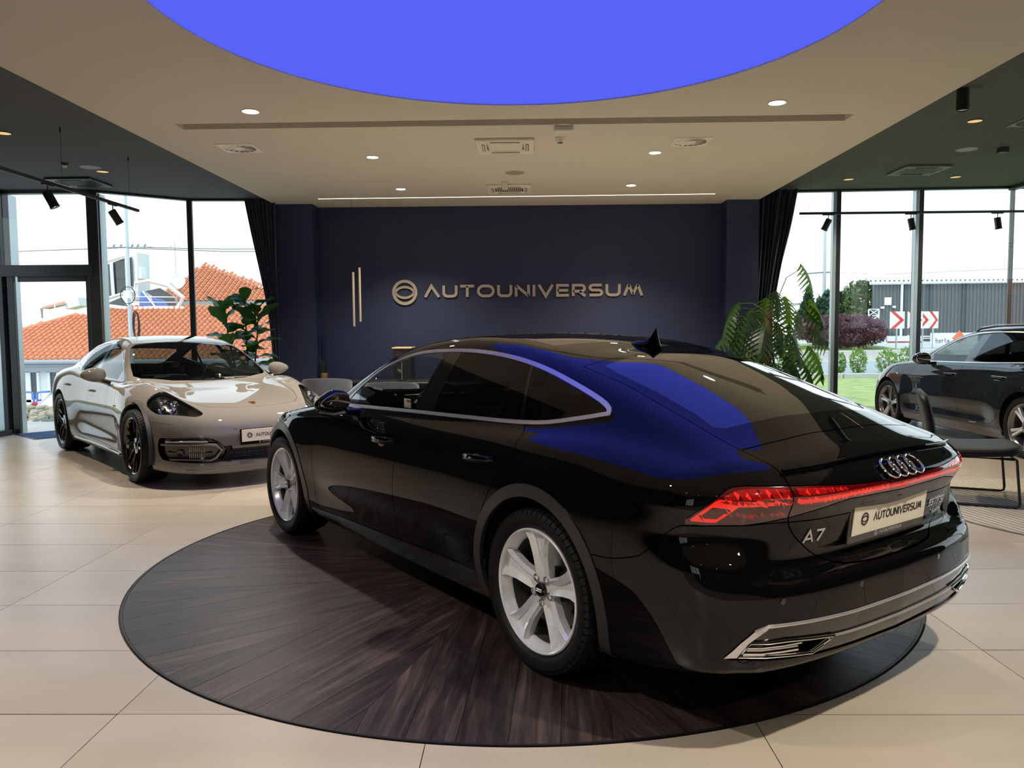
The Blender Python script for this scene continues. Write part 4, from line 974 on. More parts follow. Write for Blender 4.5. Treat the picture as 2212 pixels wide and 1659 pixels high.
def wheel(kind, Rt, Rr, wd, parent, u, v, z, phase=0., tread_n=64):
    """axle along y, outer face towards +y; for the right side turned half round"""
    w_ = empty('wheel', (u, v, z), 0 if v > 0 else math.pi); w_.parent = parent
    MX = Matrix.Rotation(R(-90), 4, 'X')         # lathe axis z -> y
    h = wd/2; t = MB()
    pr = [(Rr-.012, h*.55), (Rr-.004, h*.80), (Rr+.008, h*.90), (Rr+.020, h*.97), (Rr+.022, h*.985), (Rr+.045, h*1.02), (Rr+.06, h*1.015), (Rt-.030, h*.95), (Rt-.016, h*.88), (Rt-.010, h*.78), (Rt-.009, h*.5)]
    pr += [(Rt-.007, h*.15), (Rt-.007, -h*.15)]+[(r, -y) for r, y in pr[::-1]]
    t.lathe(pr, 72, M=MX); t.build('tyre', M['rubber'], w_)
    tr = MB()
    rows = [(.60, .93, 0.), (.26, .52, .5), (-.13, .17, 0.), (-.52, -.26, .5), (-.93, -.60, 0.)]
    for a0_, a1_, off in rows:
        for k in range(tread_n):
            a = 2*math.pi*(k+off)/tread_n; da = 2*math.pi/tread_n*.42; sk = .5*da*(1 if a0_ > .5 or a0_ < -.9 else 2.0)
            vs = []
            for yy, s_ in ((a0_, -1), (a1_, 1)):
                e1 = abs(yy) > .9; rt_ = Rt-(.012 if e1 else 0); rb = Rt-(.026 if e1 else .012)
                for aa in (a-da+sk*s_, a+da+sk*s_):
                    for r_ in (rb, rt_): vs.append((r_*math.cos(aa), yy*h, r_*math.sin(aa)))
            tr.add(vs, [(0, 1, 3, 2), (4, 6, 7, 5), (1, 5, 7, 3), (0, 4, 5, 1), (2, 3, 7, 6)])
            if a0_ > .5:   # shoulder lug running down the side
                q = [(vs[i]) for i in (5, 7)]; vs2 = list(q)+[((Rt-.030)*math.cos(aa), h*1.0, (Rt-.030)*math.sin(aa)) for aa in (a-da+sk, a+da+sk)]; tr.add(vs2, [(0, 2, 3, 1)])
    tr.build('tread', M['rubber'], w_, smooth=False)
    am = {'audi': M['alloy'], 'por': M['black_alloy'], 'grey': M['bronze_alloy']}[kind]
    y0 = h*.86; b = MB()
    b.lathe([(Rr+.001, y0-.006), (Rr+.002, y0+.006), (Rr-.004, y0+.010), (Rr-.012, y0+.004), (Rr-.018, y0-.015), (Rr-.030, y0-.028), (Rr-.033, y0-.045)], 72, M=MX)
    b.build('rim', am, w_)
    b = MB(); b.lathe([(Rr-.033, y0-.045), (Rr-.045, -h*.6), (Rr-.01, -h*.9)], 72, M=MX); b.build('rim_barrel', M['dark_barrel'], w_)
    d = MB(); d.lathe([(.06, -.005), (.175, -.005), (.178, -.012), (.178, -.028), (.06, -.03)], 48, M=MX); d.build('brake_disc', M['disc_steel'], w_)
    d = MB(); d.lathe([(0, .03), (.075, .028), (.085, .0), (.085, -.08), (0, -.08)], 32, M=MX); d.build('hub', M['disc_steel' if kind == 'audi' else 'black_alloy'], w_)
    d = MB(); aa = [R(150+a*6) for a in range(12)] if kind != 'grey' else [R(20+a*6) for a in range(12)]
    d.add([((.135+.05*q)*math.cos(a), yy, (.135+.05*q)*math.sin(a)) for a in aa for q, yy in ((0, .01), (1, .01), (1, -.04), (0, -.04))], [(i*4+k, i*4+(k+1) % 4, i*4+4+(k+1) % 4, i*4+4+k) for i in range(11) for k in range(4)]+[(0, 3, 2, 1), (44, 45, 46, 47)]); d.build('caliper', M['gloss_black'] if kind != 'grey' else mat('caliper_yellow', (.35, .2, .03), .4), w_)
    d = MB(); d.lathe([(0, -h*.3), (Rr-.04, -h*.3)], 48, M=MX); d.build('back_plate', M['matt_black'], w_)
    if kind == 'audi':
        yc = y0-.020; pa = 2*math.pi/5
        for k in range(5):
            a = phase+k*pa; s_ = MB()
            # leading arm: broad facet towards the rim; trailing arm: narrow; sunk web between them
            spoke_mesh(s_, [(.040, a-.42, yc-.010), (.085, a-.20, yc-.002), (.15, a-.125, yc+.010), (.21, a-.130, yc+.018), (Rr-.016, a-.150, yc+.024)], [.020, .021, .020, .024, .034], [.014, .014, .013, .012, .010], -.55, .050, .016)
            spoke_mesh(s_, [(.040, a+.42, yc-.010), (.085, a+.25, yc-.002), (.15, a+.185, yc+.008), (.21, a+.180, yc+.014), (Rr-.016, a+.190, yc+.020)], [.013, .013, .011, .010, .010], [.020, .020, .019, .024, .036], .55, .050, .018)
            spoke_mesh(s_, [(.045, a+.02, yc-.014), (.10, a+.02, yc-.016), (.17, a+.03, yc-.010), (Rr-.020, a+.02, yc-.004)], [.03, .026, .032, .048], [.03, .026, .032, .048], -.1, .03, .003)
            s_.build('spoke', am, w_, smooth=False)
            s2 = MB(); s2.lathe([(0, -.012), (.0125, -.012), (.0135, 0), (.016, .001)], 16, M=Matrix.Translation((.056*math.cos(a+pa/2), yc-.006, .056*math.sin(a+pa/2))) @ MX); s2.build('wheel_bolt', M['disc_steel'], w_)
        c = MB(); c.lathe([(0, yc-.010), (.078, yc-.014), (.07, yc-.03)], 40, M=MX); c.build('centre_boss', am, w_)
        c = MB(); c.lathe([(0, .010), (.026, .009), (.0305, .004), (.033, 0), (.033, -.02)], 32, M=Matrix.Translation((0, yc-.004, 0)) @ MX); c.build('hub_cap', M['gloss_black'], w_)
        e = MB()
        for q in range(4):
            x_ = (-1.5+q)*.0088; e.tube([(x_+.0062*math.cos(2*math.pi*i/14), yc+.0068, .0062*math.sin(2*math.pi*i/14)) for i in range(14)], .0011, 4, closed=True)
        e.build('emblem', M['satin_chrome'], w_)
    elif kind == 'por':
        yc = y0-.015; pa = 2*math.pi/10
        for k in range(10):
            a = phase+k*pa; s_ = MB()
            for sg in (-1, 1):
                spoke_mesh(s_, [(.05, a+sg*.10, yc-.014), (.13, a+sg*.035, yc-.004), (.19, a+sg*.10, yc+.002), (Rr-.014, a+sg*.17, yc+.006)], [.009, .007, .006, .007], [.009, .007, .006, .007], 0, .03, .006)
            s_.build('spoke', am, w_, smooth=False)
        c = MB(); c.lathe([(0, yc+.002), (.03, yc), (.036, yc-.006), (.075, yc-.010), (.078, yc-.03)], 40, M=MX); c.build('centre_boss', am, w_)
        c = MB(); c.lathe([(0, .004), (.016, .003), (.02, 0)], 20, M=Matrix.Translation((0, yc, 0)) @ MX); c.build('hub_cap', M['satin_chrome'], w_)
    else:
        yc = y0-.016; pa = 2*math.pi/5
        for k in range(5):
            a = phase+k*pa; s_ = MB()
            for sg in (-1, 1):
                spoke_mesh(s_, [(.045, a+sg*.20, yc-.006), (.12, a+sg*.10, yc), (Rr-.02, a+sg*.12, yc+.008)], [.016, .014, .018], [.016, .014, .018], sg*.4, .04, .012)
            s_.build('spoke', M['alloy'] if k % 2 == 0 else am, w_, smooth=False)
        c = MB(); c.lathe([(0, yc-.002), (.07, yc-.008), (.065, yc-.03)], 36, M=MX); c.build('centre_boss', am, w_)
        c = MB(); c.lathe([(0, .006), (.028, .004), (.03, 0)], 24, M=Matrix.Translation((0, yc, 0)) @ MX); c.build('hub_cap', M['gloss_black'], w_)
    return w_

def blob(mb, c, ax, nu=20, nv=14, e=1., shape=None):
    """rounded solid: superellipsoid, optionally bent by shape(x,y,z)"""
    def pw(x, p): return math.copysign(abs(x)**p, x)
    vs = []; fs = []
    for i in range(nv+1):
        ph = -math.pi/2+math.pi*i/nv
        for j in range(nu):
            th = 2*math.pi*j/nu; x, y, z = pw(math.cos(ph), e)*pw(math.cos(th), e), pw(math.cos(ph), e)*pw(math.sin(th), e), pw(math.sin(ph), e)
            if shape: x, y, z = shape(x, y, z)
            vs.append((c[0]+x*ax[0], c[1]+y*ax[1], c[2]+z*ax[2]))
    for i in range(nv):
        for j in range(nu): fs.append((i*nu+j, i*nu+(j+1) % nu, (i+1)*nu+(j+1) % nu, (i+1)*nu+j))
    mb.add(vs, fs)

def seat(parent, u, v, z, m=None, w_=.52, hb=.62):
    m = m or M['leather']; s_ = MB(); s_.box((u+.05, v, z+.10), (.52, w_, .20), ch=.07); s_.build('seat_cushion', m, parent, angle=60)
    s_ = MB(); s_.box((0, 0, hb/2), (.16, w_*.95, hb), ch=.065, M=Matrix.Translation((u-.22, v, z+.12)) @ Matrix.Rotation(R(-18), 4, 'Y')); s_.build('seat_back', m, parent, angle=60)
    s_ = MB(); s_.box((0, 0, hb+.10), (.10, .26, .17), ch=.045, M=Matrix.Translation((u-.22, v, z+.12)) @ Matrix.Rotation(R(-18), 4, 'Y')); s_.build('headrest', m, parent, angle=60)
def interior(root, u_dash, zf, vs_, us, uw, side=1, wz=.88, hb=.6):
    """floor pan, dashboard, seats, steering wheel"""
    b = MB(); b.box(((us[0]+us[-1])/2+.1, 0, zf), (2.6, 1.4, .06)); b.build('floor_pan', M['matt_black'], root)
    d = MB(); d.box((u_dash, 0, .78), (.42, 1.42, .26), ch=.09); d.box((u_dash-.25, 0, .62), (.5, .28, .3), ch=.05); d.build('dashboard', M['matt_black'], root, angle=60)
    for u in us:
        for v in vs_: seat(root, u, v, zf+.06, hb=hb)
    MXW = Matrix.Translation((uw, side*.37, wz)) @ Matrix.Rotation(R(68), 4, 'Y')
    w_ = MB(); w_.tube([MXW @ Vector((.185*math.cos(2*math.pi*i/32), .185*math.sin(2*math.pi*i/32), 0)) for i in range(32)], .016, 8, closed=True)
    w_.tube([MXW @ Vector((0, -.18, 0)), MXW @ Vector((0, .18, 0))], .014, 6); w_.tube([MXW @ Vector((0, 0, 0)), MXW @ Vector((.18, 0, 0))], .014, 6); w_.lathe([(0, .02), (.06, .012), (.07, -.02)], 20, M=MXW); w_.build('steering_wheel', M['gloss_black'], root)
def liners(root, us, zc, Ra, w0, w1, m):
    for u in us:
        for sg in (-1, 1):
            MX = Matrix.Translation((u, 0, zc)) @ Matrix.Rotation(R(-90), 4, 'X'); b = MB()
            b.lathe([(0, w0*sg), (Ra, w0*sg), (Ra+.004, w1*sg)], 36, M=MX, a0=R(158), a1=R(382)); b.build('wheel_liner', m, root)
def rect_on(c, xdir, ydir):
    x = Vector(xdir).normalized(); y = Vector(ydir).normalized(); z = x.cross(y).normalized(); y = z.cross(x)
    m = Matrix((x, y, z)).transposed().to_4x4(); m.translation = Vector(c); return m
def plate(root, c, xdir, ydir, w_, h, m=None, under=True, part='number_plate', k=1.):
    Mx = rect_on(c, xdir, ydir); f = MB(); f.box((0, -.006 if under else 0, -.006), (w_+.026, h+(.040 if under else .02), .014), ch=.004, M=None)
    f2 = MB(); f2.v = [tuple(Mx @ Vector(v)) for v in f.v]; f2.f = f.f; f2.mi = f.mi; fr = f2.build(part, M['gloss_black'], root, smooth=False)
    p = MB(); p.box((0, .006, .003), (w_, h, .005), ch=.0015); q = MB(); q.v = [tuple(Mx @ Vector(v)) for v in p.v]; q.f = p.f; q.mi = p.mi; q.build('plate_face', m or M['plate_cream'], fr, smooth=False)
    write(WORD, w_*.67, h*.27, .001, M['ink'], fr, Mx @ Matrix.Translation((-w_*.235, -h*.07, .0056)), name='lettering', stroke=.19, joined=True)
    emblem_ring(h*.22, .001, M['ink'], fr, Mx @ Matrix.Translation((-w_*.355, h*.07, .0056)))
    if under:
        write(WORD, w_*.31, h*.12, .0008, M['satin_chrome'], fr, Mx @ Matrix.Translation((-w_*.12, -h*.5-.012, .0012)), name='lettering', stroke=.19, joined=True)
        emblem_ring(h*.09, .0008, M['satin_chrome'], fr, Mx @ Matrix.Translation((-w_*.165, -h*.5-.006, .0012)))
    return fr
def strip_tube(parent, name, pts, r, m, n=8, flat=1.):
    b = MB(); b.tube([tuple(p) for p in pts], r, n); return b.build(name, m, parent)
# ------------------------------------------------------------------ black liftback on the turntable
def build_black():
    root = empty('car', (.77399656, 3.81101335, .004), 2.21960131, 'glossy black five-door liftback on the round turntable, seen from its rear left', 'car')
    F = make_black_field(); c = Car(F, root, -.4, 3.0, .62, 380, 280)
    side = lambda C: np.abs(C[:, 1]) > .45
    out = lambda C: np.abs(C[:, 1]) > .52
    WZ = .352
    for u0 in (0, 2.926):
        c.region('cut', circle(u0, WZ+.012, .388), lambda C, u0=u0: (np.abs(C[:, 1]) > .5) & (C[:, 2] < 1.0))
        c.region('arch', circle(u0, WZ+.012, .442), lambda C, u0=u0: (np.abs(C[:, 1]) > .60) & (C[:, 2] < .95) & (C[:, 2] > .19), over=['body'])
    # glasshouse
    dlo = smooth_poly([(-.235, 1.10), (-.19, 1.145), (.02, 1.215), (.28, 1.280), (.56, 1.322), (.87, 1.342), (1.2, 1.338), (1.47, 1.315), (1.72, 1.25), (1.88, 1.175), (2.03, 1.075), (2.115, .995), (2.09, .972), (1.7, .982), (1.17, .998), (.74, 1.008), (.34, 1.018), (.11, 1.032), (-.07, 1.062), (-.2, 1.088)], 5)
    gd = side_poly(dlo); up_ = lambda C: (np.abs(C[:, 1]) > .45) & (C[:, 2] > .93)
    c.region('trim', lambda P: gd(P), up_)
    c.region('glass', lambda P: gd(P)+.017, up_, over=['trim'])
    bp = side_poly([(1.135, 1.40), (.985, 1.40), (1.025, .95), (1.215, .95)]); c.region('pillar', bp, up_, over=['glass'])
    c.seam(side_line([(1.19, .97), (1.115, 1.35)]), lambda C: up_(C) & (np.abs(C[:, 0]-1.15) < .1) & (C[:, 2] < 1.36), .0015)
    qp = side_poly([(.405, 1.40), (.385, 1.40), (.225, .95), (.245, .95)]); c.region('quarter', qp, up_, over=['glass'])
    sp = side_poly([(2.2, .9), (1.885, .9), (2.02, 1.2), (2.3, 1.2)]); c.region('sail', sp, up_, over=['glass'])
    # windscreen, rear window, roof glass
    ws = plan_poly([(2.47, -.1), (2.46, .15), (2.40, .40), (2.22, .665), (2.1, .70), (1.9, .655), (1.7, .60), (1.53, .545), (1.50, .40), (1.475, .2), (1.47, -.1)])
    c.region('windscreen', ws, lambda C: (C[:, 2] > .95) & (C[:, 0] > 1.3), over=['body'], gap=.002)
    rw = plan_poly([(.045, -.1), (.045, .40), (.03, .50), (-.05, .515), (-.3, .505), (-.5, .515), (-.60, .535), (-.635, .50), (-.66, .3), (-.672, -.1)])
    rg = plan_poly([(1.40, -.1), (1.40, .46), (.42, .475), (.40, -.1)])
    c.region('roof_glass', rg, lambda C: C[:, 2] > 1.25, over=['body'], gap=.002)
    c.seam(plan_line([(.87, 0), (.87, .47)]), lambda C: (C[:, 2] > 1.3), .002)
    # bumpers, lamps, hatch
    lo = curve([(-1.2, .78), (-.77, .775), (-.6, .64), (-.43, .602), (-.3, .598)], .01)
    bump = lambda P: np.maximum(P[:, 0]+.36, P[:, 2]-lo(P[:, 0]))
    c.region('rear_bumper', bump, lambda C: C[:, 0] < -.2, over=['body'], gap=.0022)
    hp = smooth_poly([(-.3, .588), (0, .588), (.22, .592), (.34, .605), (.44, .65), (.535, .72), (.585, .80), (.60, .905), (.578, .965), (.583, 1.06), (.565, 1.2), (.583, 1.29), (.583, 1.6), (-.3, 1.6)], 4, sharp=(0, 12, 13))
    he = end_poly(hp); hatch = lambda P: np.maximum(he(P), P[:, 0]-.085)
    c.region('hatch', hatch, lambda C: C[:, 0] < .3, over=['body', 'rear_bumper'], gap=.0022)
    c.region('rear_window', rw, lambda C: (C[:, 2] > .95), over=['hatch'])
    c.seam(plan_line([(-.805, 0), (-.795, .35), (-.765, .60)]), lambda C: (C[:, 2] > .95) & (C[:, 0] < -.6) & (np.abs(C[:, 1]) < .575), .0028)
    lamp = wrap_poly([(-.2, .833), (.2, .840), (.346, .842), (.452, .829), (.568, .812), (.67, .794), (.769, .783), (.903, .777), (1.034, .776), (1.125, .778), (1.178, .783), (1.104, .825), (1.025, .865), (.986, .888), (.963, .900), (.933, .909), (.867, .913), (.685, .910), (.518, .907), (.31, .893), (.1, .884), (-.2, .884)])
    tl = lambda C: (C[:, 0] < -.55) & (C[:, 2] > .7)
    c.region('lamp', lamp, tl, over=['body', 'rear_bumper', 'hatch'], gap=.0015)
    def seg(name, poly, over=('lamp',)): c.region(name, wrap_poly(poly), tl, over=list(over))
    seg('lamp_mid', [(.979, .877), (.929, .895), (.882, .902), (.83, .904), (.68, .902), (.668, .891), (.655, .868), (.832, .866), (.972, .867)])
    seg('lamp_mid', [(.635, .902), (.476, .897), (.364, .887), (.345, .879), (.612, .876)])
    for s0, s1, z0, z1 in ((.976, .965, .877, .866), (.929, .902, .895, .867), (.879, .853, .900, .868), (.831, .802, .902, .867), (.78, .751, .902, .868), (.731, .703, .901, .870), (.690, .668, .897, .872), (.64, .614, .901, .878), (.59, .566, .900, .878), (.542, .517, .898, .878), (.494, .474, .895, .880), (.448, .432, .892, .880), (.403, .388, .888, .880)):
        q = .009
        seg('lamp_bright', [(s0-.002, z0), (s0+.003, z0), (s1+.004, z1), (s1-.003, z1)], ('lamp_mid',))
        seg('lamp', [(s0-.002-q, z0-.003), (s0-.003, z0), (s1-.003, z1), (s1-.004-q*.8, z1)], ('lamp_mid',))
    seg('lamp_bright', [(1.143, .793), (1.02, .861), (1.0, .868), (.832, .861), (.651, .855), (.650, .847), (.793, .846), (.909, .843), (1.015, .788)])
    seg('lamp_mid', [(.993, .862), (.832, .8575), (.70, .8535), (.70, .851), (.832, .852), (.985, .8535)], ('lamp_bright',))
    seg('lamp', [(1.101, .804), (1.031, .842), (.946, .836), (1.012, .800)], ('lamp_bright',))
    seg('lamp_bright', [(-.2, .852), (.30, .856), (.625, .848), (.625, .862), (.335, .867), (-.2, .861)])
    seg('lamp_mid', [(-.2, .842), (.35, .848), (.63, .843), (.63, .870), (.335, .876), (-.2, .870)])
    for s0, s1 in ((.95, .939), (.919, .908), (.889, .878), (.86, .847), (.833, .82), (.806, .792), (.757, .742), (.731, .716), (.707, .693)):
        seg('lamp_mid', [(s0-.009, .820), (s0+.006, .820), (s1+.006, .804), (s1-.009, .804)])
    # lower rear insert
    ins = smooth_poly([(-.2, .30), (.5, .315), (.78, .330), (.95, .332), (.975, .342), (.901, .394), (.837, .433), (.755, .451), (.585, .448), (-.2, .440)], 3, sharp=(0, 3, 4, 9))
    lo_ = lambda C: (C[:, 0] < -.45) & (C[:, 2] < .5)
    c.region('diffuser', wrap_poly(ins), lo_, over=['rear_bumper', 'body'])
    c.region('exhaust_recess', wrap_poly([(.905, .350), (.86, .390), (.679, .390), (.440, .370), (.547, .334), (.782, .348)]), lo_, over=['diffuser'])
    # doors, sill, bonnet, front bumper
    A_ = [(2.10, .985), (2.18, .92), (2.24, .89), (2.29, .83), (2.335, .75), (2.355, .66), (2.36, .54), (2.38, .41), (2.38, .35), (2.35, .275)]
    B_ = [(1.175, 1.0), (1.165, .94), (1.18, .86), (1.21, .80), (1.24, .68), (1.25, .58), (1.27, .42), (1.27, .37), (1.25, .305)]
    C_ = [(.235, 1.02), (.185, .98), (.17, .93), (.195, .85), (.235, .79), (.30, .73), (.345, .66), (.39, .56), (.45, .43), (.50, .365), (.56, .335), (.62, .325)]
    fd = side_poly(A_+B_[::-1]+[(1.7, .99)]); rd = side_poly(B_+C_[::-1]+[(.7, 1.015)])
    dz = lambda C: (np.abs(C[:, 1]) > .6) & (C[:, 2] < 1.06)
    c.region('front_door', fd, dz, over=['body'], gap=.0022); c.region('rear_door', rd, dz, over=['body'], gap=.0022)
    sl_ = curve([(.3, .335), (.62, .322), (1.25, .302), (2.35, .272), (2.6, .26)], .02)
    c.region('sill', lambda P: np.maximum(P[:, 2]-sl_(P[:, 0])+.004, np.maximum(P[:, 0]-2.53, .40-P[:, 0])), lambda C: (np.abs(C[:, 1]) > .6) & (C[:, 2] < .4), over=['body'])
    bn = plan_poly([(2.49, -.1), (2.50, .3), (2.44, .62), (2.5, .70), (3.0, .72), (3.45, .66), (3.66, .50), (3.74, .2), (3.75, -.1)])
    c.region('bonnet', bn, lambda C: (C[:, 2] > .68), over=['body'], gap=.002)
    c.region('grille', end_poly([(-.1, .32), (.40, .30), (.50, .42), (.46, .66), (.40, .70), (-.1, .70)]), lambda C: C[:, 0] > 3.2, over=['body'], gap=.002)
    c.region('headlamp', end_poly([(.52, .66), (.50, .71), (.70, .75), (.86, .78), (.87, .72), (.72, .66)]), lambda C: C[:, 0] > 3.0, over=['body'], gap=.002)
    c.seam(side_line([(3.42, .70), (3.38, .62), (3.335, .52)]), lambda C: (np.abs(C[:, 1]) > .6) & (C[:, 0] > 3.3), .002)
    P_ = M['black_paint']
    c.emit('body', 'body_shell', P_); c.emit('hatch', 'tailgate', P_); c.emit('rear_bumper', 'rear_bumper', P_); c.emit('bonnet', 'bonnet', P_)
    c.emit('roof_glass', 'roof_panel', M['dark_glass']); c.emit('windscreen', 'windscreen', M['light'], flange=0)
    c.emit('rear_window', 'rear_window', M['dark_glass'], flange=0)
    c.emit('diffuser', 'diffuser', M['gloss_black'], offset=-.006, flange=.01); c.emit('grille', 'grille', M['matt_black'])
    for sd in (1, -1):
        c.emit('front_door', 'front_door', P_, sd); c.emit('rear_door', 'rear_door', P_, sd); c.emit('arch', 'wheel_arch_lip', M['arch_sheen'], sd, offset=.004, flange=.02)  # arch lip band carries its reflection in its colour
        c.emit('trim', 'window_trim', M['satin_chrome'], sd, offset=.005, flange=.010, label='bright window trim'); c.emit('sill', 'sill', M['gloss_black'], sd); c.emit('headlamp', 'headlamp', M['lens'], sd)
        c.emit('exhaust_recess', 'exhaust_recess', M['matt_black'], sd, offset=-.035, flange=0)
        c.emit('pillar', 'door_pillar', M['gloss_black'], sd, offset=.001); c.emit('quarter', 'quarter_pillar', M['gloss_black'], sd, offset=.001); c.emit('sail', 'mirror_sail', M['gloss_black'], sd, offset=.001)
    # side glass: front pane lighter, the rest privacy glass
    gl = c.ids['glass']; c.ids['front_glass'] = c.n; c.n += 1; cc = c.V[c.T].mean(1); c.L[(c.L == gl) & (cc[:, 0] > 1.08)] = c.ids['front_glass']
    for sd in (1, -1): c.emit('front_glass', 'side_window', M['light'], sd, flange=0); c.emit('glass', 'side_window', M['tint'], sd, flange=0, label='dark tinted side window')
    c.emit('lamp', 'tail_lamp', M['lamp_red'], offset=-.001); c.emit('lamp_mid', 'lamp_reflector', M['lamp_mid'], offset=.0, flange=.004); c.emit('lamp_bright', 'lamp_strip', M['lamp_bright'], offset=.001, flange=.004)
    # spoiler lip along the tail edge
    ls = [(-.935-.0, -.585+1.17*i/24) for i in range(25)]
    lp = drop_axis(F, [(-3, v, .962-.018*abs(v/.58)**2) for _, v in ls], (1, 0, 0)); lp = [p for p in lp if not np.isnan(p[0])]
    strip_tube(root, 'spoiler_lip', [(p[0]-.004, p[1], p[2]+.010) for p in lp], .007, P_)
    # bright strips round the lower bumper
    def rear_pts(wz):
        q = drop_axis(F, [(-3, v, z) for v, z in wz], (1, 0, 0)); return [tuple(p) for p in q if not np.isnan(p[0])]
    def wrap_pts(sz, sd=1):
        # surface points for (s, z): fan of rays from inside the tail at that height
        out_ = []; ph = np.radians(np.linspace(0, 118, 90))
        for s_, z in sz:
            far = np.stack([-.45-2*np.cos(ph), 2*np.sin(ph), np.full(len(ph), z)], -1); D = np.stack([np.cos(ph), -np.sin(ph), 0*ph], -1)
            q = drop_axis(F, far, D, 2.0); sv = q[:, 1]+q[:, 0]+1.05; k = np.argsort(sv)
            out_.append((float(np.interp(s_, sv[k], q[k, 0])), sd*float(np.interp(s_, sv[k], q[k, 1])), z))
        return out_
    top = smooth_poly([(.837, .433), (.80, .445), (.755, .451), (.585, .448), (.3, .441), (.02, .439)], 4, closed=False); lp_ = wrap_pts(top)
    strip_tube(root, 'bumper_strip', [(p[0]-.003, p[1], p[2]) for p in lp_]+[(p[0]-.003, -p[1], p[2]) for p in lp_[::-1]], .0058, M['satin_chrome'], 8)
    low = smooth_poly([(.679, .394), (.426, .373), (.2, .366), (.02, .365)], 5, closed=False); lp_ = wrap_pts(low)
    strip_tube(root, 'bumper_strip', [(p[0]-.002, p[1], p[2]) for p in lp_]+[(p[0]-.002, -p[1], p[2]) for p in lp_[::-1]], .0042, M['satin_chrome'], 8)
    for sd in (1, -1):
        rp = wrap_pts([(.914, .346), (.86, .394), (.77, .395), (.679, .394), (.55, .384), (.426, .373), (.487, .350), (.547, .330), (.66, .339), (.782, .346)], sd)
        b = MB(); b.tube([(p[0]-.003, p[1], p[2]) for p in rp], .0060, 8, closed=True); b.build('exhaust_finisher', M['chrome'], root)
        for pts_, r_ in (([(.865, .378), (.80, .379), (.70, .379), (.60, .378)], .0085), ([(.885, .359), (.80, .360), (.70, .360), (.62, .358)], .011)):
            rp = wrap_pts(pts_, sd); b = MB(); b.tube([(p[0]+.006, p[1], p[2]) for p in rp], r_, 10); b.build('exhaust_tip', M['chrome'], root)
        o_ = wrap_pts([(.980, .340), (.940, .367), (.901, .395), (.868, .415), (.837, .435), (.79, .450)], sd); i_ = wrap_pts([(.925, .343), (.905, .362), (.872, .392), (.845, .408), (.816, .424), (.78, .443)], sd); n_ = 6
        vs = [(p[0]-.004, p[1]+sd*.003, p[2]) for p in o_]+[(p[0]-.007, p[1]+sd*.001, p[2]) for p in i_]
        b = MB(); b.add(vs, [(i, i+1, n_+i+1, n_+i) if sd < 0 else (i, n_+i, n_+i+1, i+1) for i in range(n_-1)]); b.build('exhaust_corner', M['satin_chrome'], root, smooth=False)
    # handles
    for sd in (1, -1):
        for u1, u0, z in ((1.49, 1.25, .845), (.53, .285, .865)):
            um = (u0+u1)/2; S_ = drop(F, [(u1, z), (um, z), (u0, z)], sd); b = MB(); n_ = 14
            pts = []
            for i in range(n_+1):
                t = i/n_; u = u1+(u0-u1)*t; off = .032*math.sin(math.pi*t)**.4*1.1; w_ = np.interp(u, [u0, um, u1], [abs(S_[2][1]), abs(S_[1][1]), abs(S_[0][1])]); pts.append((u, sd*(w_+off-.004), z+.012*(t-.5)))
            vs = []; fs = []
            for i, p in enumerate(pts):
                t = i/n_; hh = .020*(.55+.45*math.sin(math.pi*t)**.5)
                for k in range(10): a = 2*math.pi*k/10; vs.append((p[0], p[1]+.010*math.cos(a), p[2]+hh*math.sin(a)))
            for i in range(n_):
                for k in range(10): fs.append((i*10+k, i*10+(k+1) % 10, (i+1)*10+(k+1) % 10, (i+1)*10+k))
            fs += [tuple(range(10)), tuple(n_*10+k for k in range(10))]
            b.add(vs, fs); hd = b.build('door_handle', P_, root, angle=60)
            b = MB(); b.box((um-.01*0, sd*(abs(S_[1][1])+.0385), z+.001), (.05, .004, .010), ch=.0015); b.build('handle_insert', M['satin_chrome'], hd)
            b = MB(); blob(b, (um+.02, sd*(abs(S_[1][1])-.006), z-.028), (.070, .010, .042)); b.build('handle_cup', M['dark_glass'], root)
        # mirror
        b = MB(); cx = (1.86, sd*1.005, 1.025)
        blob(b, cx, (.078, .112, .066), 24, 16, .82, shape=lambda x, y, z: (x*(1-.15*abs(y)) if x > 0 else x*.55, y, z*(1-.45*max(y*sd, 0))-.34*max(y*sd, 0)+.08))
        mr = b.build('door_mirror', P_, root, angle=60)
        b = MB(); blob(b, (cx[0]-.046, cx[1]+sd*.0, cx[2]+.003), (.006, .094, .050), 24, 10, .75, shape=lambda x, y, z: (x, y, z*(1-.42*max(y*sd, 0))-.34*max(y*sd, 0)+.08)); b.build('mirror_glass', M['mirror'], mr)
        b = MB(); b.tube([(cx[0]-.02, sd*.90, .962), (cx[0]+.0, sd*1.0, .950), (cx[0]-.01, sd*1.09, .968)], [.010, .009, .006], 8); b.build('mirror_strip', M['satin_chrome'], mr)
        b = MB(); b.box((cx[0]+.01, sd*.875, .965), (.09, .12, .03), ch=.01); b.build('mirror_foot', M['gloss_black'], mr)
        # parking sensors on the bumper are joined rings
        for w_, z in ((.28, .53), (.66, .53)):
            p = rear_pts([(sd*w_, z)])
            if p: b = MB(); b.lathe([(.0, .0012), (.011, .0012), (.012, -.001)], 20, M=frame_z(p[0], (-1, .25*sd*w_, 0))); b.build('parking_sensor', M['gloss_black'], root)
        # fuel-flap style marker seam omitted on this side; side reflector
    # antenna
    b = MB(); z0 = float(1.352)
    vs = []; fs = []; n_ = 12
    prof = [(.37, .006, .006), (.34, .028, .018), (.30, .038, .027), (.265, .036, .034), (.240, .020, .052), (.222, .012, .078), (.205, .010, .102), (.195, .008, .106), (.185, .010, .060), (.178, .016, .03)]
    for i, (u, hw_, hh) in enumerate(prof):
        for k in range(n_): a = math.pi*k/(n_-1); vs.append((u, hw_*math.cos(a), F_roof(F, u)-.002+hh*math.sin(a)))
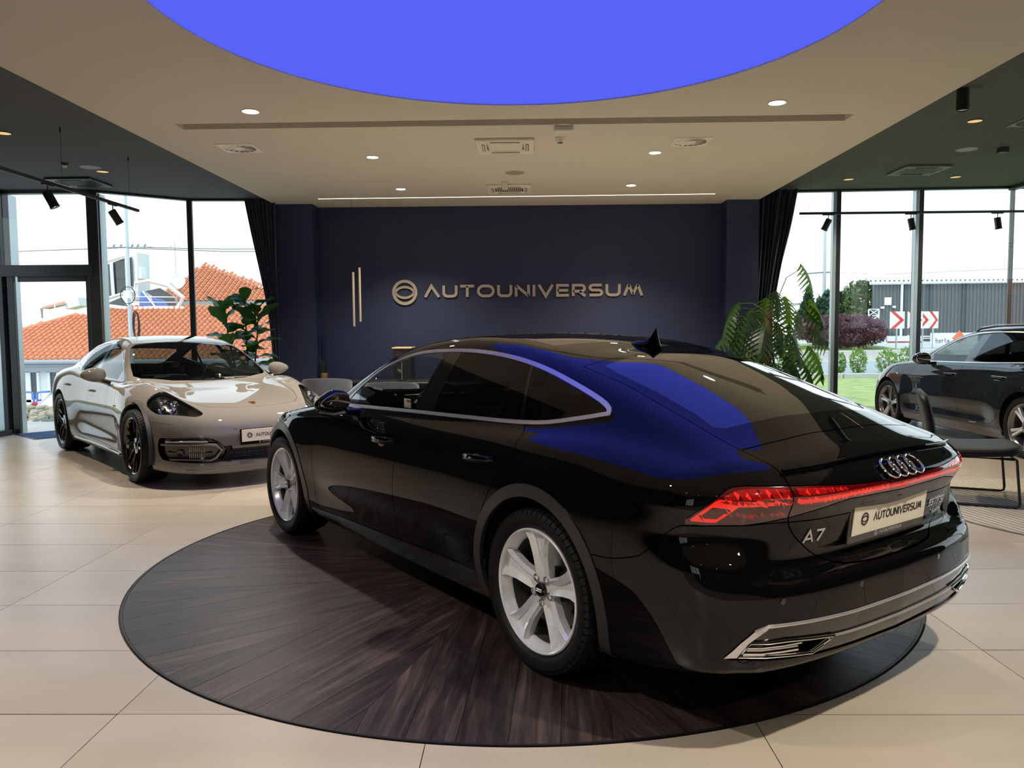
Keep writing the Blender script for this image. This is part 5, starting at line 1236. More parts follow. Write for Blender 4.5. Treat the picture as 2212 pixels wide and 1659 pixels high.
    for i in range(len(prof)-1):
        for k in range(n_-1): fs.append((i*n_+k, i*n_+k+1, (i+1)*n_+k+1, (i+1)*n_+k))
    fs.append(tuple((len(prof)-1)*n_+k for k in range(n_)))
    b.add(vs, fs); b.build('roof_antenna', P_, root, angle=60)
    b = MB(); b.box((.17, 0, F_roof(F, .17)+.002), (.02, .02, .01), ch=.003)
    # emblem rings, badges, plate on the tailgate
    tilt = (0.10, 0, 1)
    q3 = drop_axis(F, [(-3, 0, .895), (-3, 0, .945), (-3, 0, .920)], (1, 0, 0)); Mx = rect_on((q3[2][0]-.006, -.004, .922), (0, -1, 0), Vector(q3[1])-Vector(q3[0])); e = MB()
    for q in range(4): e.tube([Mx @ Vector(((-1.5+q)*.058+.042*math.cos(2*math.pi*i/32), .042*math.sin(2*math.pi*i/32), .004)) for i in range(32)], .0052, 8, closed=True)
    e.build('emblem', M['chrome'], root)
    def badge(ch, v, z, width, h, gap=.2, st=.16):
        p = drop_axis(F, [(-3, v-.5*width, z), (-3, v+.5*width, z)], (1, 0, 0)); a_, b_ = Vector(p[1]), Vector(p[0]); pz = drop_axis(F, [(-3, v, z+.04)], (1, 0, 0))[0]; pm = drop_axis(F, [(-3, v, z)], (1, 0, 0))[0]
        Mx = rect_on(a_+Vector((-.002, 0, 0)), b_-a_, Vector(pz)-Vector(pm)); write(ch, (b_-a_).length, h, .004, M['satin_chrome'], root, Mx, name='badge', stroke=st, gap=gap, joined=True)
    badge(['A', '7'], .455, .695, .095, .045, .18, .15); badge(['5', '5', 'T', 'F', 'S', 'I'], -.395, .715, .155, .030, .22, .17); badge(['q', 'u', 'a', 't', 't', 'r', 'o'], -.425, .678, .085, .018, .2, .17)
    plate(root, (-1.012, 0, .735), (0, -1, 0), (-.12, 0, 1), .52, .112)
    # sticker inside the front window
    S_ = drop(F, [(1.34, 1.045)], 1)[0]; b = MB(); b.box((1.33, S_[1]-.008, 1.040), (.075, .002, .05)); st = b.build('window_sticker', M['plate_cream'], root, smooth=False); b = MB(); b.box((1.315, S_[1]-.0065, 1.053), (.040, .002, .016)); b.build('sticker_print', M['lamp_mid'], st, smooth=False)
    liners(root, (0, 2.926), WZ+.012, .405, .56, .90, M['matt_black'])
    interior(root, 1.98, .22, (.37, -.37), (1.05, .20), 1.72, 1, .93, hb=.50)
    b = MB(); b.box((1.3, 0, .20), (3.6, 1.5, .04)); b.build('underbody', M['matt_black'], root)
    for u in (0, 2.926):
        for sd in (1, -1): wheel('audi', .352, .262, .255, root, u, sd*.812, WZ, phase=R(88) if u == 0 else R(67))
    return root
def F_roof(F, u):
    return float(drop_axis(F, [(u, 0, 2.)], (0, 0, -1))[0][2])
black_car = build_black()
# ------------------------------------------------------------------ taupe grand tourer by the entrance
def build_taupe():
    root = empty('car', (-5.0717, 10.354, .0), -.8338, 'glossy taupe-grey four-door coupe with black wheels facing the turntable, by the open door', 'car')
    F = make_taupe_field(); c = Car(F, root, -.4, 3.0, .6, 300, 230); WB, WZ = 2.95, .358
    for u0 in (0, WB):
        c.region('cut', circle(u0, WZ+.01, .395), lambda C, u0=u0: (np.abs(C[:, 1]) > .5) & (C[:, 2] < 1.0))
        c.seam(circle(u0, WZ+.01, .425), lambda C, u0=u0: (np.abs(C[:, 1]) > .6) & (C[:, 2] < .95) & (C[:, 2] > .2), .0012)
    up_ = lambda C: (np.abs(C[:, 1]) > .42) & (C[:, 2] > .90)
    dlo = smooth_poly([(-.30, 1.10), (-.22, 1.14), (.05, 1.215), (.35, 1.285), (.7, 1.330), (1.05, 1.345), (1.35, 1.32), (1.6, 1.255), (1.85, 1.145), (2.05, 1.035), (2.17, .955), (2.13, .935), (1.7, .945), (1.17, .965), (.6, .99), (.2, 1.02), (-.1, 1.055)], 5)
    gd = side_poly(dlo); c.region('trim', gd, up_); c.region('glass', lambda P: gd(P)+.014, up_, over=['trim'])
    c.region('pillar', side_poly([(1.12, 1.40), (1.02, 1.40), (1.06, .90), (1.20, .90)]), up_, over=['glass'])
    c.region('quarter', side_poly([(.30, 1.40), (.27, 1.40), (.12, .90), (.15, .90)]), up_, over=['glass'])
    c.region('sail', side_poly([(2.3, .85), (1.93, .85), (2.02, 1.2), (2.4, 1.2)]), up_, over=['glass'])
    ws = plan_poly([(2.54, -.1), (2.52, .15), (2.46, .40), (2.30, .66), (2.22, .715), (2.05, .69), (1.85, .635), (1.68, .575), (1.62, .52), (1.60, .3), (1.59, -.1)])
    c.region('windscreen', ws, lambda C: (C[:, 2] > .88) & (C[:, 0] > 1.4), over=['body'], gap=.002)
    c.region('rear_window', plan_poly([(.0, -.1), (.0, .46), (-.1, .50), (-.7, .50), (-.80, .45), (-.82, -.1)]), lambda C: (C[:, 2] > .95) & (C[:, 0] < .2), over=['body'], gap=.002)
    c.region('roof_glass', plan_poly([(1.50, -.1), (1.50, .45), (.2, .46), (.18, -.1)]), lambda C: C[:, 2] > 1.2, over=['body'], gap=.002)
    A_ = [(2.18, .945), (2.30, .86), (2.36, .76), (2.38, .62), (2.38, .45), (2.34, .30), (2.28, .245)]
    B_ = [(1.16, .965), (1.165, .88), (1.20, .76), (1.225, .6), (1.23, .42), (1.21, .265)]
    C_ = [(.12, 1.025), (.08, .97), (.12, .88), (.22, .78), (.32, .68), (.385, .56), (.44, .42), (.52, .33), (.64, .28)]
    dz = lambda C: (np.abs(C[:, 1]) > .6) & (C[:, 2] < 1.03)
    c.region('front_door', side_poly(A_+B_[::-1]+[(1.7, .955)]), dz, over=['body'], gap=.002); c.region('rear_door', side_poly(B_+C_[::-1]+[(.6, .995)]), dz, over=['body'], gap=.002)
    # bonnet: widens round the lamps, front edge high on the nose
    bn = plan_poly([(2.56, -.1), (2.55, .3), (2.48, .60), (2.66, .625), (3.0, .60), (3.25, .575), (3.45, .52), (3.56, .44), (3.61, .30), (3.635, .15), (3.64, -.1)])
    c.region('bonnet', bn, lambda C: C[:, 2] > .66, over=['body'], gap=.002)
    fr = lambda C: (C[:, 0] > 2.9)
    lamp = lambda P: np.maximum(plan_poly(smooth_poly([(3.10, .795), (3.13, .70), (3.25, .655), (3.42, .60), (3.58, .545), (3.66, .53), (3.66, .60), (3.55, .72), (3.38, .83), (3.2, .87), (3.11, .86)], 4))(P), .655-P[:, 2])
    c.region('headlamp', lamp, lambda C: fr(C) & (C[:, 2] > .6), over=['body', 'bonnet'], gap=.002)
    # lower front: side intakes, centre intake
    c.region('intake', end_poly(smooth_poly([(.855, .455), (.80, .475), (.55, .480), (.44, .43), (.385, .350), (.43, .275), (.50, .248), (.79, .262), (.85, .31)], 3, sharp=(3, 5))), lambda C: C[:, 0] > 3.25, over=['body'], gap=.0015)
    c.region('lower_grille', end_poly([(-.1, .365), (.34, .365), (.36, .335), (.40, .262), (-.1, .245)]), lambda C: C[:, 0] > 3.3, over=['body'])
    c.region('lower_grille', end_poly([(.34, .395), (.42, .395), (.46, .262), (.36, .25), (.33, .30)]), lambda C: C[:, 0] > 3.3, over=['body'])
    c.seam(lambda P: np.where(P[:, 0] > 2.9, P[:, 2]-.60-.06*(3.6-P[:, 0]), 1.), lambda C: (np.abs(C[:, 1]) > .78) & (C[:, 0] > 3.25) & (C[:, 0] < 3.62), .0015)
    c.region('rear_lamp', lambda P: np.maximum(np.abs(P[:, 2]-.86)-.022, P[:, 0]+.62), lambda C: C[:, 0] < -.5, over=['body'], gap=.0015)
    P_ = M['taupe_paint']
    c.emit('body', 'body_shell', P_); c.emit('bonnet', 'bonnet', P_); c.emit('roof_glass', 'roof_panel', M['dark_glass']); c.emit('windscreen', 'windscreen', M['clear'], flange=0); c.emit('rear_window', 'rear_window', M['clear'], flange=0)
    c.emit('rear_lamp', 'tail_lamp', M['lamp_red'])
    for sd in (1, -1):
        c.emit('front_door', 'front_door', P_, sd); c.emit('rear_door', 'rear_door', P_, sd); c.emit('trim', 'window_trim', M['gloss_black'], sd, offset=.003, flange=.01)
        c.emit('glass', 'side_window', M['clear'], sd, flange=0); c.emit('pillar', 'door_pillar', M['gloss_black'], sd); c.emit('quarter', 'quarter_pillar', M['gloss_black'], sd); c.emit('sail', 'mirror_sail', M['gloss_black'], sd)
        c.emit('intake', 'side_intake', M['gloss_black'], sd, offset=-.035, flange=-.04); c.emit('headlamp', 'headlamp_housing', M['gloss_black'], sd, offset=-.030, flange=0)
        hl = c.emit('headlamp', 'headlamp', M['lens'], sd, offset=.001, flange=.03)
        # four light modules and the inner reflector rim
        for k, (du, dv, z) in enumerate(((.0, .0, .775), (.115, -.055, .765), (.075, .045, .715), (.185, -.02, .708))):
            p = (3.27+du, sd*(.745+dv), z); b = MB(); Mx = frame_z(p, (.80, sd*.35, .42)); b.lathe([(0, -.012), (.018, -.006), (.030, .006), (.036, .012), (.034, .002), (.02, -.02), (0, -.022)], 24, M=Mx); b.build('light_module', M['lens_silver'], hl)
        # intake bars and fins
        def fp(wz): q = drop_axis(F, [(5, sd*w_, z) for w_, z in wz], (-1, 0, 0)); return [tuple(p) for p in q if not np.isnan(p[0])]
        b = MB(); b.tube([(p[0]+.006, p[1], p[2]) for p in fp([(.82, .440), (.72, .445), (.62, .446), (.54, .443)])], .011, 10); b.build('light_bar', M['grey_lens'], root)
        b = MB(); b.tube([(p[0]+.006, p[1], p[2]) for p in fp([(.845, .412), (.7, .416), (.56, .420), (.475, .412), (.43, .358), (.475, .292), (.52, .270), (.80, .278)])], [.010]*2+[.013]*4+[.009]*2, 10); b.build('intake_trim', P_, root)
        b = MB(); b.tube([(p[0]-.022, p[1], p[2]) for p in fp([(.82, .342), (.5, .342)])], .006, 6); b.build('intake_bar', M['gloss_black'], root)
        for k in range(9):
            for z in (.375, .312):
                q = fp([(.56+.013*k, z)]); 
                if q: f = MB(); f.box((q[0][0]-.022, q[0][1], z), (.008, .0035, .040)); f.build('fin', M['satin_chrome'], root, smooth=False)
        q = fp([(.73, .335)]); b = MB(); b.lathe([(0, 0), (.03, .003), (.035, -.02)], 20, M=frame_z((q[0][0]-.018, q[0][1], .335), (1, sd*.4, 0))); b.build('sensor', M['dark_glass'], root)
        b = MB(); cx = (1.92, sd*1.03, 1.01)
        blob(b, cx, (.095, .125, .075), 24, 16, .85, shape=lambda x, y, z: (x*(1-.2*abs(y)) if x > 0 else x*.55, y, z*(1-.35*(y*sd > 0)*abs(y)+.1*(y*sd < 0)*abs(y))))
        mr = b.build('door_mirror', P_, root, angle=60); b = MB(); blob(b, (cx[0]-.05, cx[1], cx[2]), (.006, .105, .058), 20, 8, .8); b.build('mirror_glass', M['chrome'], mr)
        b = MB(); b.tube([(1.90, sd*.86, .915), (1.90, sd*.94, .945), (1.91, sd*1.0, .965)], [.02, .016, .014], 8); b.build('mirror_arm', M['gloss_black'], mr)
        for u1, u0, z in ((1.44, 1.24, .815), (.42, .22, .84)):
            um = (u0+u1)/2; S_ = drop(F, [(u1, z), (um, z), (u0, z)], sd); b = MB(); pts = []; rr = []
            for i in range(13): t = i/12; pts.append((u1+(u0-u1)*t, sd*(np.interp(t, [0, .5, 1], [abs(S_[0][1]), abs(S_[1][1]), abs(S_[2][1])])+.022*math.sin(math.pi*t)**.5), z)); rr.append(.006+.010*math.sin(math.pi*t)**.5)
            b.tube(pts, rr, 10); b.build('door_handle', P_, root, angle=60); b = MB(); blob(b, (um, sd*(abs(S_[1][1])-.004), z-.022), (.055, .008, .028)); b.build('handle_cup', M['gloss_black'], root)
        # sill blade and fender badge
        S_ = drop(F, [(2.42, .215), (1.8, .215), (1.2, .215), (.55, .215)], sd); b = MB(); b.tube([(p[0], p[1]+sd*.004, p[2]) for p in S_], .014, 8); b.build('sill_blade', P_, root)
        S_ = drop(F, [(2.30, .70), (2.42, .70)], sd); Mx = rect_on(S_[0 if sd > 0 else 1]+np.array([0, sd*.001, 0]), S_[1]-S_[0] if sd > 0 else S_[0]-S_[1], (0, 0, 1)) if sd > 0 else rect_on(S_[1]+np.array([0, -.001, 0]), S_[0]-S_[1], (0, 0, 1))
        write(['e', 'h', 'u', 'r'] if False else ['e', 'H', 'u', 'r'], .12, .022, .002, M['gloss_black'], root, Mx, name='badge', joined=True)
        # contour welts across the bonnet, as raised folds
        for w_, z in ((.30, .545), (.70, .525)):
            q = fp([(w_, z)]); b = MB(); b.lathe([(0, .0012), (.011, .0012), (.012, -.001)], 20, M=frame_z(q[0], (1, sd*w_*.3, 0))); b.build('parking_sensor', P_, root)
    c.emit('lower_grille', 'lower_grille', M['matt_black'], offset=-.03, flange=-.035)
    fpc = lambda wz: [tuple(p) for p in drop_axis(F, [(5, w_, z) for w_, z in wz], (-1, 0, 0)) if not np.isnan(p[0])]
    b = MB()
    for z in (.275, .305, .335): b.tube([(p[0]-.025, p[1], p[2]) for p in fpc([(v/20*.36, z) for v in range(-20, 21, 4)])], .004, 5)
    for k in range(-6, 7): q = fpc([(k*.06, .305)])[0]; b.box((q[0]-.025, q[1], .305), (.006, .006, .09))
    b.build('grille_bars', M['matt_black'], root, smooth=False)
    b = MB(); b.tube([(p[0]-.004, p[1], p[2]) for p in fpc([(v*.70/20, .168+.012*(v/20)**2) for v in range(-20, 21, 2)])], .010, 8); b.build('front_lip', P_, root)
    # crest on the nose
    q = drop_axis(F, [(3.55, 0, 2)], (0, 0, -1))[0]; q2 = drop_axis(F, [(3.50, 0, 2)], (0, 0, -1))[0]; Mx = rect_on(q, (0, 1, 0), Vector(q2)-Vector(q))
    b = MB(); b.prism([(x*.032, y*.038) for x, y in ((-1, .85), (-.3, 1), (.3, 1), (1, .85), (.95, -.1), (.5, -.75), (0, -1), (-.5, -.75), (-.95, -.1))][::-1], .0, .004, M=Mx); em = b.build('emblem', M['brass'], root, smooth=False)
    b = MB(); b.prism([(x*.014, y*.016) for x, y in ((-1, .85), (1, .85), (.9, -.2), (0, -1), (-.9, -.2))][::-1], .004, .0055, M=Mx); b.build('crest_shield', M['lamp_mid'], em, smooth=False)
    plate(root, (3.893, 0, .475), (0, 1, 0), (-.06, 0, 1), .52, .112, m=M['plate_cream'])
    liners(root, (0, WB), WZ+.01, .41, .56, .93, M['matt_black']); interior(root, 2.02, .20, (.38, -.38), (1.15, .22), 1.75, 1, .90, hb=.50)
    b = MB(); b.box((1.3, 0, .19), (3.8, 1.5, .04)); b.build('underbody', M['matt_black'], root)
    # papers on the dashboard behind the screen
    b = MB(); b.box((2.12, .42, .935), (.20, .30, .003)); b.build('dash_papers', M['plate_cream'], root, smooth=False)
    for u in (0, WB):
        for sd in (1, -1): wheel('por', .358, .275, .275 if u else .30, root, u, sd*(.83 if u else .815), WZ, phase=R(8))
    return root
taupe_car = build_taupe()
# ------------------------------------------------------------------ dark grey estate by the right windows
def build_slate():
    root = empty('car', (6.332, 8.738, 0), 1.6265, 'dark slate-grey estate car with roof rails parked by the right-hand windows', 'car')
    F = make_grey_field(); c = Car(F, root, -.35, 2.9, .62, 280, 220); WB, WZ = 2.894, .345
    for u0 in (0, WB):
        c.region('cut', circle(u0, WZ+.012, .378), lambda C, u0=u0: (np.abs(C[:, 1]) > .5) & (C[:, 2] < 1.0))
        c.seam(circle(u0, WZ+.012, .425), lambda C, u0=u0: (np.abs(C[:, 1]) > .6) & (C[:, 2] < .95) & (C[:, 2] > .2), .0012)
    up_ = lambda C: (np.abs(C[:, 1]) > .42) & (C[:, 2] > .93)
    dlo = smooth_poly([(-.68, 1.13), (-.55, 1.24), (-.35, 1.33), (.0, 1.365), (.5, 1.385), (1.0, 1.385), (1.3, 1.365), (1.55, 1.315), (1.8, 1.215), (2.0, 1.105), (2.14, 1.01), (2.1, .985), (1.7, .99), (1.0, 1.005), (.3, 1.03), (-.3, 1.06), (-.6, 1.09)], 5)
    gd = side_poly(dlo); c.region('trim', gd, up_); c.region('glass', lambda P: gd(P)+.013, up_, over=['trim'])
    c.region('pillar', side_poly([(1.16, 1.42), (1.02, 1.42), (1.10, .95), (1.28, .95)]), up_, over=['glass']); c.region('quarter', side_poly([(.12, 1.42), (.02, 1.42), (.05, .95), (.16, .95)]), up_, over=['glass'])
    c.region('sail', side_poly([(2.3, .85), (1.92, .85), (2.02, 1.2), (2.4, 1.2)]), up_, over=['glass'])
    c.region('windscreen', plan_poly([(2.45, -.1), (2.43, .2), (2.36, .45), (2.22, .65), (2.1, .69), (1.85, .63), (1.65, .575), (1.56, .52), (1.53, .3), (1.52, -.1)]), lambda C: (C[:, 2] > .95) & (C[:, 0] > 1.35), over=['body'], gap=.002)
    A_ = [(2.10, .99), (2.22, .90), (2.30, .80), (2.33, .66), (2.34, .45), (2.30, .28)]
    B_ = [(1.22, 1.0), (1.20, .92), (1.22, .82), (1.25, .66), (1.26, .45), (1.24, .29)]
    C_ = [(.10, 1.04), (.06, .98), (.10, .88), (.20, .78), (.30, .68), (.37, .58), (.43, .44), (.50, .36), (.60, .31)]
    dz = lambda C: (np.abs(C[:, 1]) > .6) & (C[:, 2] < 1.08)
    c.region('front_door', side_poly(A_+B_[::-1]+[(1.7, 1.0)]), dz, over=['body'], gap=.002); c.region('rear_door', side_poly(B_+C_[::-1]+[(.7, 1.02)]), dz, over=['body'], gap=.002)
    c.region('bonnet', plan_poly([(2.47, -.1), (2.46, .3), (2.38, .62), (2.5, .69), (3.0, .70), (3.4, .64), (3.6, .5), (3.66, .2), (3.67, -.1)]), lambda C: C[:, 2] > .7, over=['body'], gap=.002)
    c.region('headlamp', end_poly([(.50, .64), (.52, .70), (.72, .745), (.85, .76), (.85, .70), (.70, .64)]), lambda C: C[:, 0] > 3.0, over=['body'], gap=.002)
    c.region('grille', end_poly([(-.1, .32), (.42, .30), (.50, .42), (.44, .62), (-.1, .64)]), lambda C: C[:, 0] > 3.2, over=['body'], gap=.002)
    c.region('sill', lambda P: np.maximum(P[:, 2]-.262, np.maximum(P[:, 0]-2.5, .40-P[:, 0])), lambda C: (np.abs(C[:, 1]) > .6) & (C[:, 2] < .4), over=['body'])
    P_ = M['slate_paint']
    c.emit('body', 'body_shell', P_); c.emit('bonnet', 'bonnet', P_); c.emit('windscreen', 'windscreen', M['clear'], flange=0); c.emit('grille', 'grille', M['matt_black'])
    gl = c.ids['glass']; c.ids['front_glass'] = c.n; c.n += 1; cc = c.V[c.T].mean(1); c.L[(c.L == gl) & (cc[:, 0] > 1.1)] = c.ids['front_glass']
    for sd in (1, -1):
        c.emit('front_door', 'front_door', P_, sd); c.emit('rear_door', 'rear_door', P_, sd); c.emit('trim', 'window_trim', M['satin_chrome'], sd, offset=.003, flange=.01); c.emit('front_glass', 'side_window', M['clear'], sd, flange=0)
        c.emit('glass', 'side_window', M['tint'], sd, flange=0, label='dark tinted side window'); c.emit('pillar', 'door_pillar', M['gloss_black'], sd); c.emit('quarter', 'quarter_pillar', M['gloss_black'], sd); c.emit('sail', 'mirror_sail', M['gloss_black'], sd); c.emit('headlamp', 'headlamp', M['lens'], sd); c.emit('sill', 'sill', M['gloss_black'], sd)
        # flush handles in bright-edged recesses
        for u1, u0, z in ((1.53, 1.27, .845), (.57, .29, .855)):
            S_ = drop(F, [(u1, z), (u0, z)], sd); wv = lambda u: np.interp(u, [u0, u1], [abs(S_[1][1]), abs(S_[0][1])])
            q = [(u1, z+.022), (u0-.01, z+.022), (u0+.03, z-.026), (u1-.05, z-.022)]; b = MB(); b.add([(u, sd*(wv(u)+.001), zz) for u, zz in q], [(0, 1, 2, 3) if sd < 0 else (3, 2, 1, 0)]); hd = b.build('door_handle', M['dark_glass'], root, smooth=False)
            b = MB(); b.tube([(u, sd*(wv(u)+.003), zz) for u, zz in q], .0035, 6, closed=True); b.build('handle_trim', M['satin_chrome'], hd)
            b = MB(); b.tube([(u1-.02, sd*(wv(u1)+.006), z+.012), (u0+.06, sd*(wv(u0)+.006), z+.010)], .010, 8); b.build('handle_grip', P_, hd)
        b = MB(); cx = (1.86, sd*1.0, 1.035)
        blob(b, cx, (.085, .12, .080), 24, 16, .8, shape=lambda x, y, z: (x*(1-.15*abs(y)) if x > 0 else x*.55, y, z*(1-.25*(y*sd > 0)*abs(y)))); mr = b.build('door_mirror', M['gloss_black'], root, angle=60)
        b = MB(); blob(b, (cx[0]-.046, cx[1], cx[2]+.003), (.006, .10, .06), 20, 8, .75); b.build('mirror_glass', M['chrome'], mr)
        b = MB(); b.box((1.87, sd*.87, .975), (.09, .14, .035), ch=.012); b.build('mirror_foot', M['gloss_black'], mr)
        q = drop_axis(F, [(u, sd*.555, 2.2) for u in (1.42, 1.3, 1.0, .5, 0, -.4, -.6)], (0, 0, -1)); b = MB(); b.tube([(p[0], p[1], p[2]+h_) for p, h_ in zip(q, (.0, .03, .045, .045, .042, .035, .0))], [.010, .013, .014, .014, .014, .013, .010], 8); b.build('roof_rail', M['gloss_black'], root)
        S_ = drop(F, [(2.62, .80), (2.55, .80)], sd); b = MB(); b.box((2.585, S_[0][1]+sd*.001, .80), (.045, .003, .018), ch=.001); b.build('badge', M['satin_chrome'], root, smooth=False)
    c.seam
    liners(root, (0, WB), WZ+.012, .395, .55, .89, M['matt_black']); interior(root, 1.98, .22, (.36, -.36), (1.05, .18), 1.72, 1, .93, hb=.52)
    b = MB(); b.box((1.3, 0, .19), (3.5, 1.45, .04)); b.build('underbody', M['matt_black'], root)
    for u in (0, WB):
        for sd in (1, -1): wheel('grey', .345, .258, .245, root, u, sd*.79, WZ, phase=R(20) if u else R(50))
    return root
slate_car = build_slate()
# ------------------------------------------------------------------ rug, chair, desk group, mat
rug = empty('rug', (4.541, 6.191, 0), math.atan2(-.98017, .19816), 'round ribbed rug in cream and dark stripes under the black chair', 'rug')
RR_ = 1.307; M['rug_light'] = mat('rug_wool', (.44, .40, .32), .95, noise=.12, nscale=40, bump=.3, bscale=200); M['rug_dark'] = mat('rug_groove', (.10, .09, .08), .95, noise=.1, nscale=40)
mb = MB(); mb.lathe([(0, .004), (RR_, .004), (RR_+.008, .002), (RR_+.008, 0)], 96); mb.build('backing', M['rug_dark'], rug, smooth=False)
k = -RR_+.03
while k < RR_-.03:
    h0 = math.sqrt(max(RR_**2-(abs(k)+.021)**2, .0)); h1 = math.sqrt(max(RR_**2-max(abs(k)-.021, 0)**2, 0)); s_ = 1 if k > 0 else -1
    mb = MB(); a, b = (h1, h0) if k > 0 else (h0, h1); mb.prism([(-a, k-.021), (a, k-.021), (b, k+.021), (-b, k+.021)], .003, .010); mb.build('stripe', M['rug_light'], rug, smooth=False); k += .0575
ch = empty('lounge_chair', (3.74, 6.66, .010), R(-22.5), 'black leather chair on a thin black sled frame, on the ribbed rug', 'chair')
M['hide'] = mat('black_hide', (.007, .008, .008), .55, spec=.3, noise=.1, bump=.12, bscale=90)
def pad(parent, name, w_, d_, t_, Mx, m, bow=.015):
    nx, ny = 14, 14; vs = []; fs = []
    def pt(i, j, s_):
        x, y = -1+2*i/nx, -1+2*j/ny; e = (1-abs(x)**6)**.5*(1-abs(y)**6)**.5 if abs(x) < 1 and abs(y) < 1 else 0
        r = 1-.05*(abs(x)**4*abs(y)**4)*3; return Mx @ Vector((x*d_/2*r, y*w_/2*r, s_*t_/2*(.35+.65*e)+bow*(x*x)))
    for s_ in (1, -1): vs += [pt(i, j, s_) for i in range(nx+1) for j in range(ny+1)]
    n = (nx+1)*(ny+1)
    for i in range(nx):
        for j in range(ny):
            a, b, c, d = i*(ny+1)+j, (i+1)*(ny+1)+j, (i+1)*(ny+1)+j+1, i*(ny+1)+j+1; fs += [(a, b, c, d), (n+d, n+c, n+b, n+a)]
    ring = [i*(ny+1) for i in range(nx+1)]+[nx*(ny+1)+j for j in range(1, ny+1)]+[i*(ny+1)+ny for i in range(nx-1, -1, -1)]+[j for j in range(ny-1, 0, -1)]
    for q in range(len(ring)): a, b = ring[q], ring[(q+1) % len(ring)]; fs.append((a, n+a, n+b, b))
    mb = MB(); mb.add(vs, fs); return mb.build(name, m, parent, angle=70)
pad(ch, 'seat', .68, .64, .085, Matrix.Translation((.02, 0, .425)) @ Matrix.Rotation(R(-2), 4, 'Y'), M['hide'])
pad(ch, 'backrest', .66, .50, .075, Matrix.Translation((-.335, 0, .66)) @ Matrix.Rotation(R(-100), 4, 'Y'), M['hide'], .02)
mb = MB(); mb.tube([(-.26, -.30, .385), (.26, -.30, .385), (.26, .30, .385), (-.26, .30, .385)], .012, 8, closed=True); mb.build('seat_frame', M['black_metal'], ch)
for sd in (1, -1):
    y = sd*.36; mb = MB(); pth = [(.27, y, .385), (.30, y, .05), (.295, y, .022), (.27, y, .013), (-.24, y, .013), (-.27, y, .022), (-.275, y, .05), (-.24, y, .385)]; mb.tube(pth, .0105, 8); mb.tube([(.27, y, .385), (.27, y*.8, .385)], .009, 6); mb.tube([(-.24, y, .385), (-.24, y*.8, .385)], .009, 6); mb.build('leg', M['black_metal'], ch)
# doormat at the open entrance
mat_ = empty('doormat', (-6.68, 11.36, 0), R(49.5), 'blue doormat with a small yellow-green emblem at the open entrance door', 'doormat')
M['mat_blue'] = mat('blue_mat', (.025, .07, .19), .95, noise=.15, nscale=60, bump=.4, bscale=300)
mb = MB(); mb.box((0, 0, .006), (1.05, .80, .010), ch=.003); mb.build('carpet', M['mat_blue'], mat_, smooth=False)
mb = MB(); mb.box((0, 0, .0035), (1.12, .87, .005), ch=.002); mb.build('rubber_border', M['black_metal'], mat_, smooth=False)
mb = MB(); mb.lathe([(0, .0118), (.12, .0116)], 32); mb.v = [(x*1.6, y*.6, z) for x, y, z in mb.v]; mb.build('emblem', mat('mat_emblem', (.16, .28, .06), .95, noise=.2), mat_)
# low dark sideboard along the niche, potted spikes, cabinet tower, desk and grey chairs
M['dark_wood'] = mat('dark_veneer', (.020, .017, .016), .35, noise=.2, nscale=8, stretch=(1, 1, 8)); M['light_wood'] = mat('light_oak', (.62, .44, .24), .5, noise=.15, nscale=6, stretch=(1, 8, 8))
M['grey_cloth'] = mat('grey_felt', (.055, .060, .078), .9, noise=.15, nscale=50, sheen=.3)
sb = empty('sideboard', (-.1, 12.33, 0), 0, 'low dark sideboard running along the foot of the navy wall', 'sideboard')
mb = MB(); mb.box((0, 0, .665), (6.1, .46, .03), ch=.003); mb.build('top', mat('bronze_edge', (.045, .038, .034), .3, noise=.1), sb, smooth=False)
mb = MB(); mb.box((0, .01, .355), (6.04, .42, .59)); mb.build('body', M['dark_wood'], sb, smooth=False)
for k in range(6):
    mb = MB(); mb.box((-2.52+1.008*k, -.205, .36), (.99, .018, .56), ch=.002); o = mb.build('door', M['dark_wood'], sb, smooth=False)
    mb = MB(); mb.box((-2.52+1.008*k+.42*(1 if k % 2 == 0 else -1), -.222, .50), (.012, .016, .14), ch=.003); mb.build('handle', M['black_metal'], o, smooth=False)
mb = MB(); mb.box((0, .0, .03), (5.9, .36, .06)); mb.build('plinth', M['black_metal'], sb, smooth=False)
def spiky(x, y, z, label):
    t = empty('potted_plant', (x, y, z), 0, label, 'plant'); mb = MB(); mb.lathe([(0, .005), (.052, .005), (.060, .02), (.064, .10), (.060, .125), (.054, .125), (.054, .10), (0, .10)], 32); mb.build('pot', mat('hammered_brass', (.70, .40, .17), .3, .9, noise=.15, nscale=60, bump=.4, bscale=90), t)
    g = mat('sansevieria', (.012, .05, .018), .5, noise=.3, nscale=30)
    for k in range(9):
        a = k*2.4; r = .012+.004*k; h = .22+.10*((k*7) % 5)/4; mb = MB(); lean = .035+.012*(k % 3)
        mb.tube([(r*math.cos(a), r*math.sin(a), .09), (r*math.cos(a)*1.6, r*math.sin(a)*1.6, .09+h*.5), ((r+lean)*math.cos(a), (r+lean)*math.sin(a), .09+h)], [.008, .007, .001], 6); mb.build('leaf', g, t)
    return t
spiky(-3.13, 12.28, .68, 'spiky dark green plant in a hammered brass pot on the sideboard')
tw = empty('cabinet', (-1.82, 11.86, 0), 0, 'tall dark cabinet with a light oak top rim, half hidden behind the black car roof', 'cabinet')
mb = MB(); mb.box((0, 0, .59), (.27, .40, 1.18), ch=.003); mb.build('body', M['dark_wood'], tw, smooth=False)
mb = MB(); mb.box((0, 0, 1.195), (.29, .42, .022), ch=.003); mb.build('top', M['light_wood'], tw, smooth=False)
mb = MB(); mb.box((-.03, -.203, .95), (.10, .012, .30), ch=.002); mb.build('drawer', M['matt_black'], tw, smooth=False)
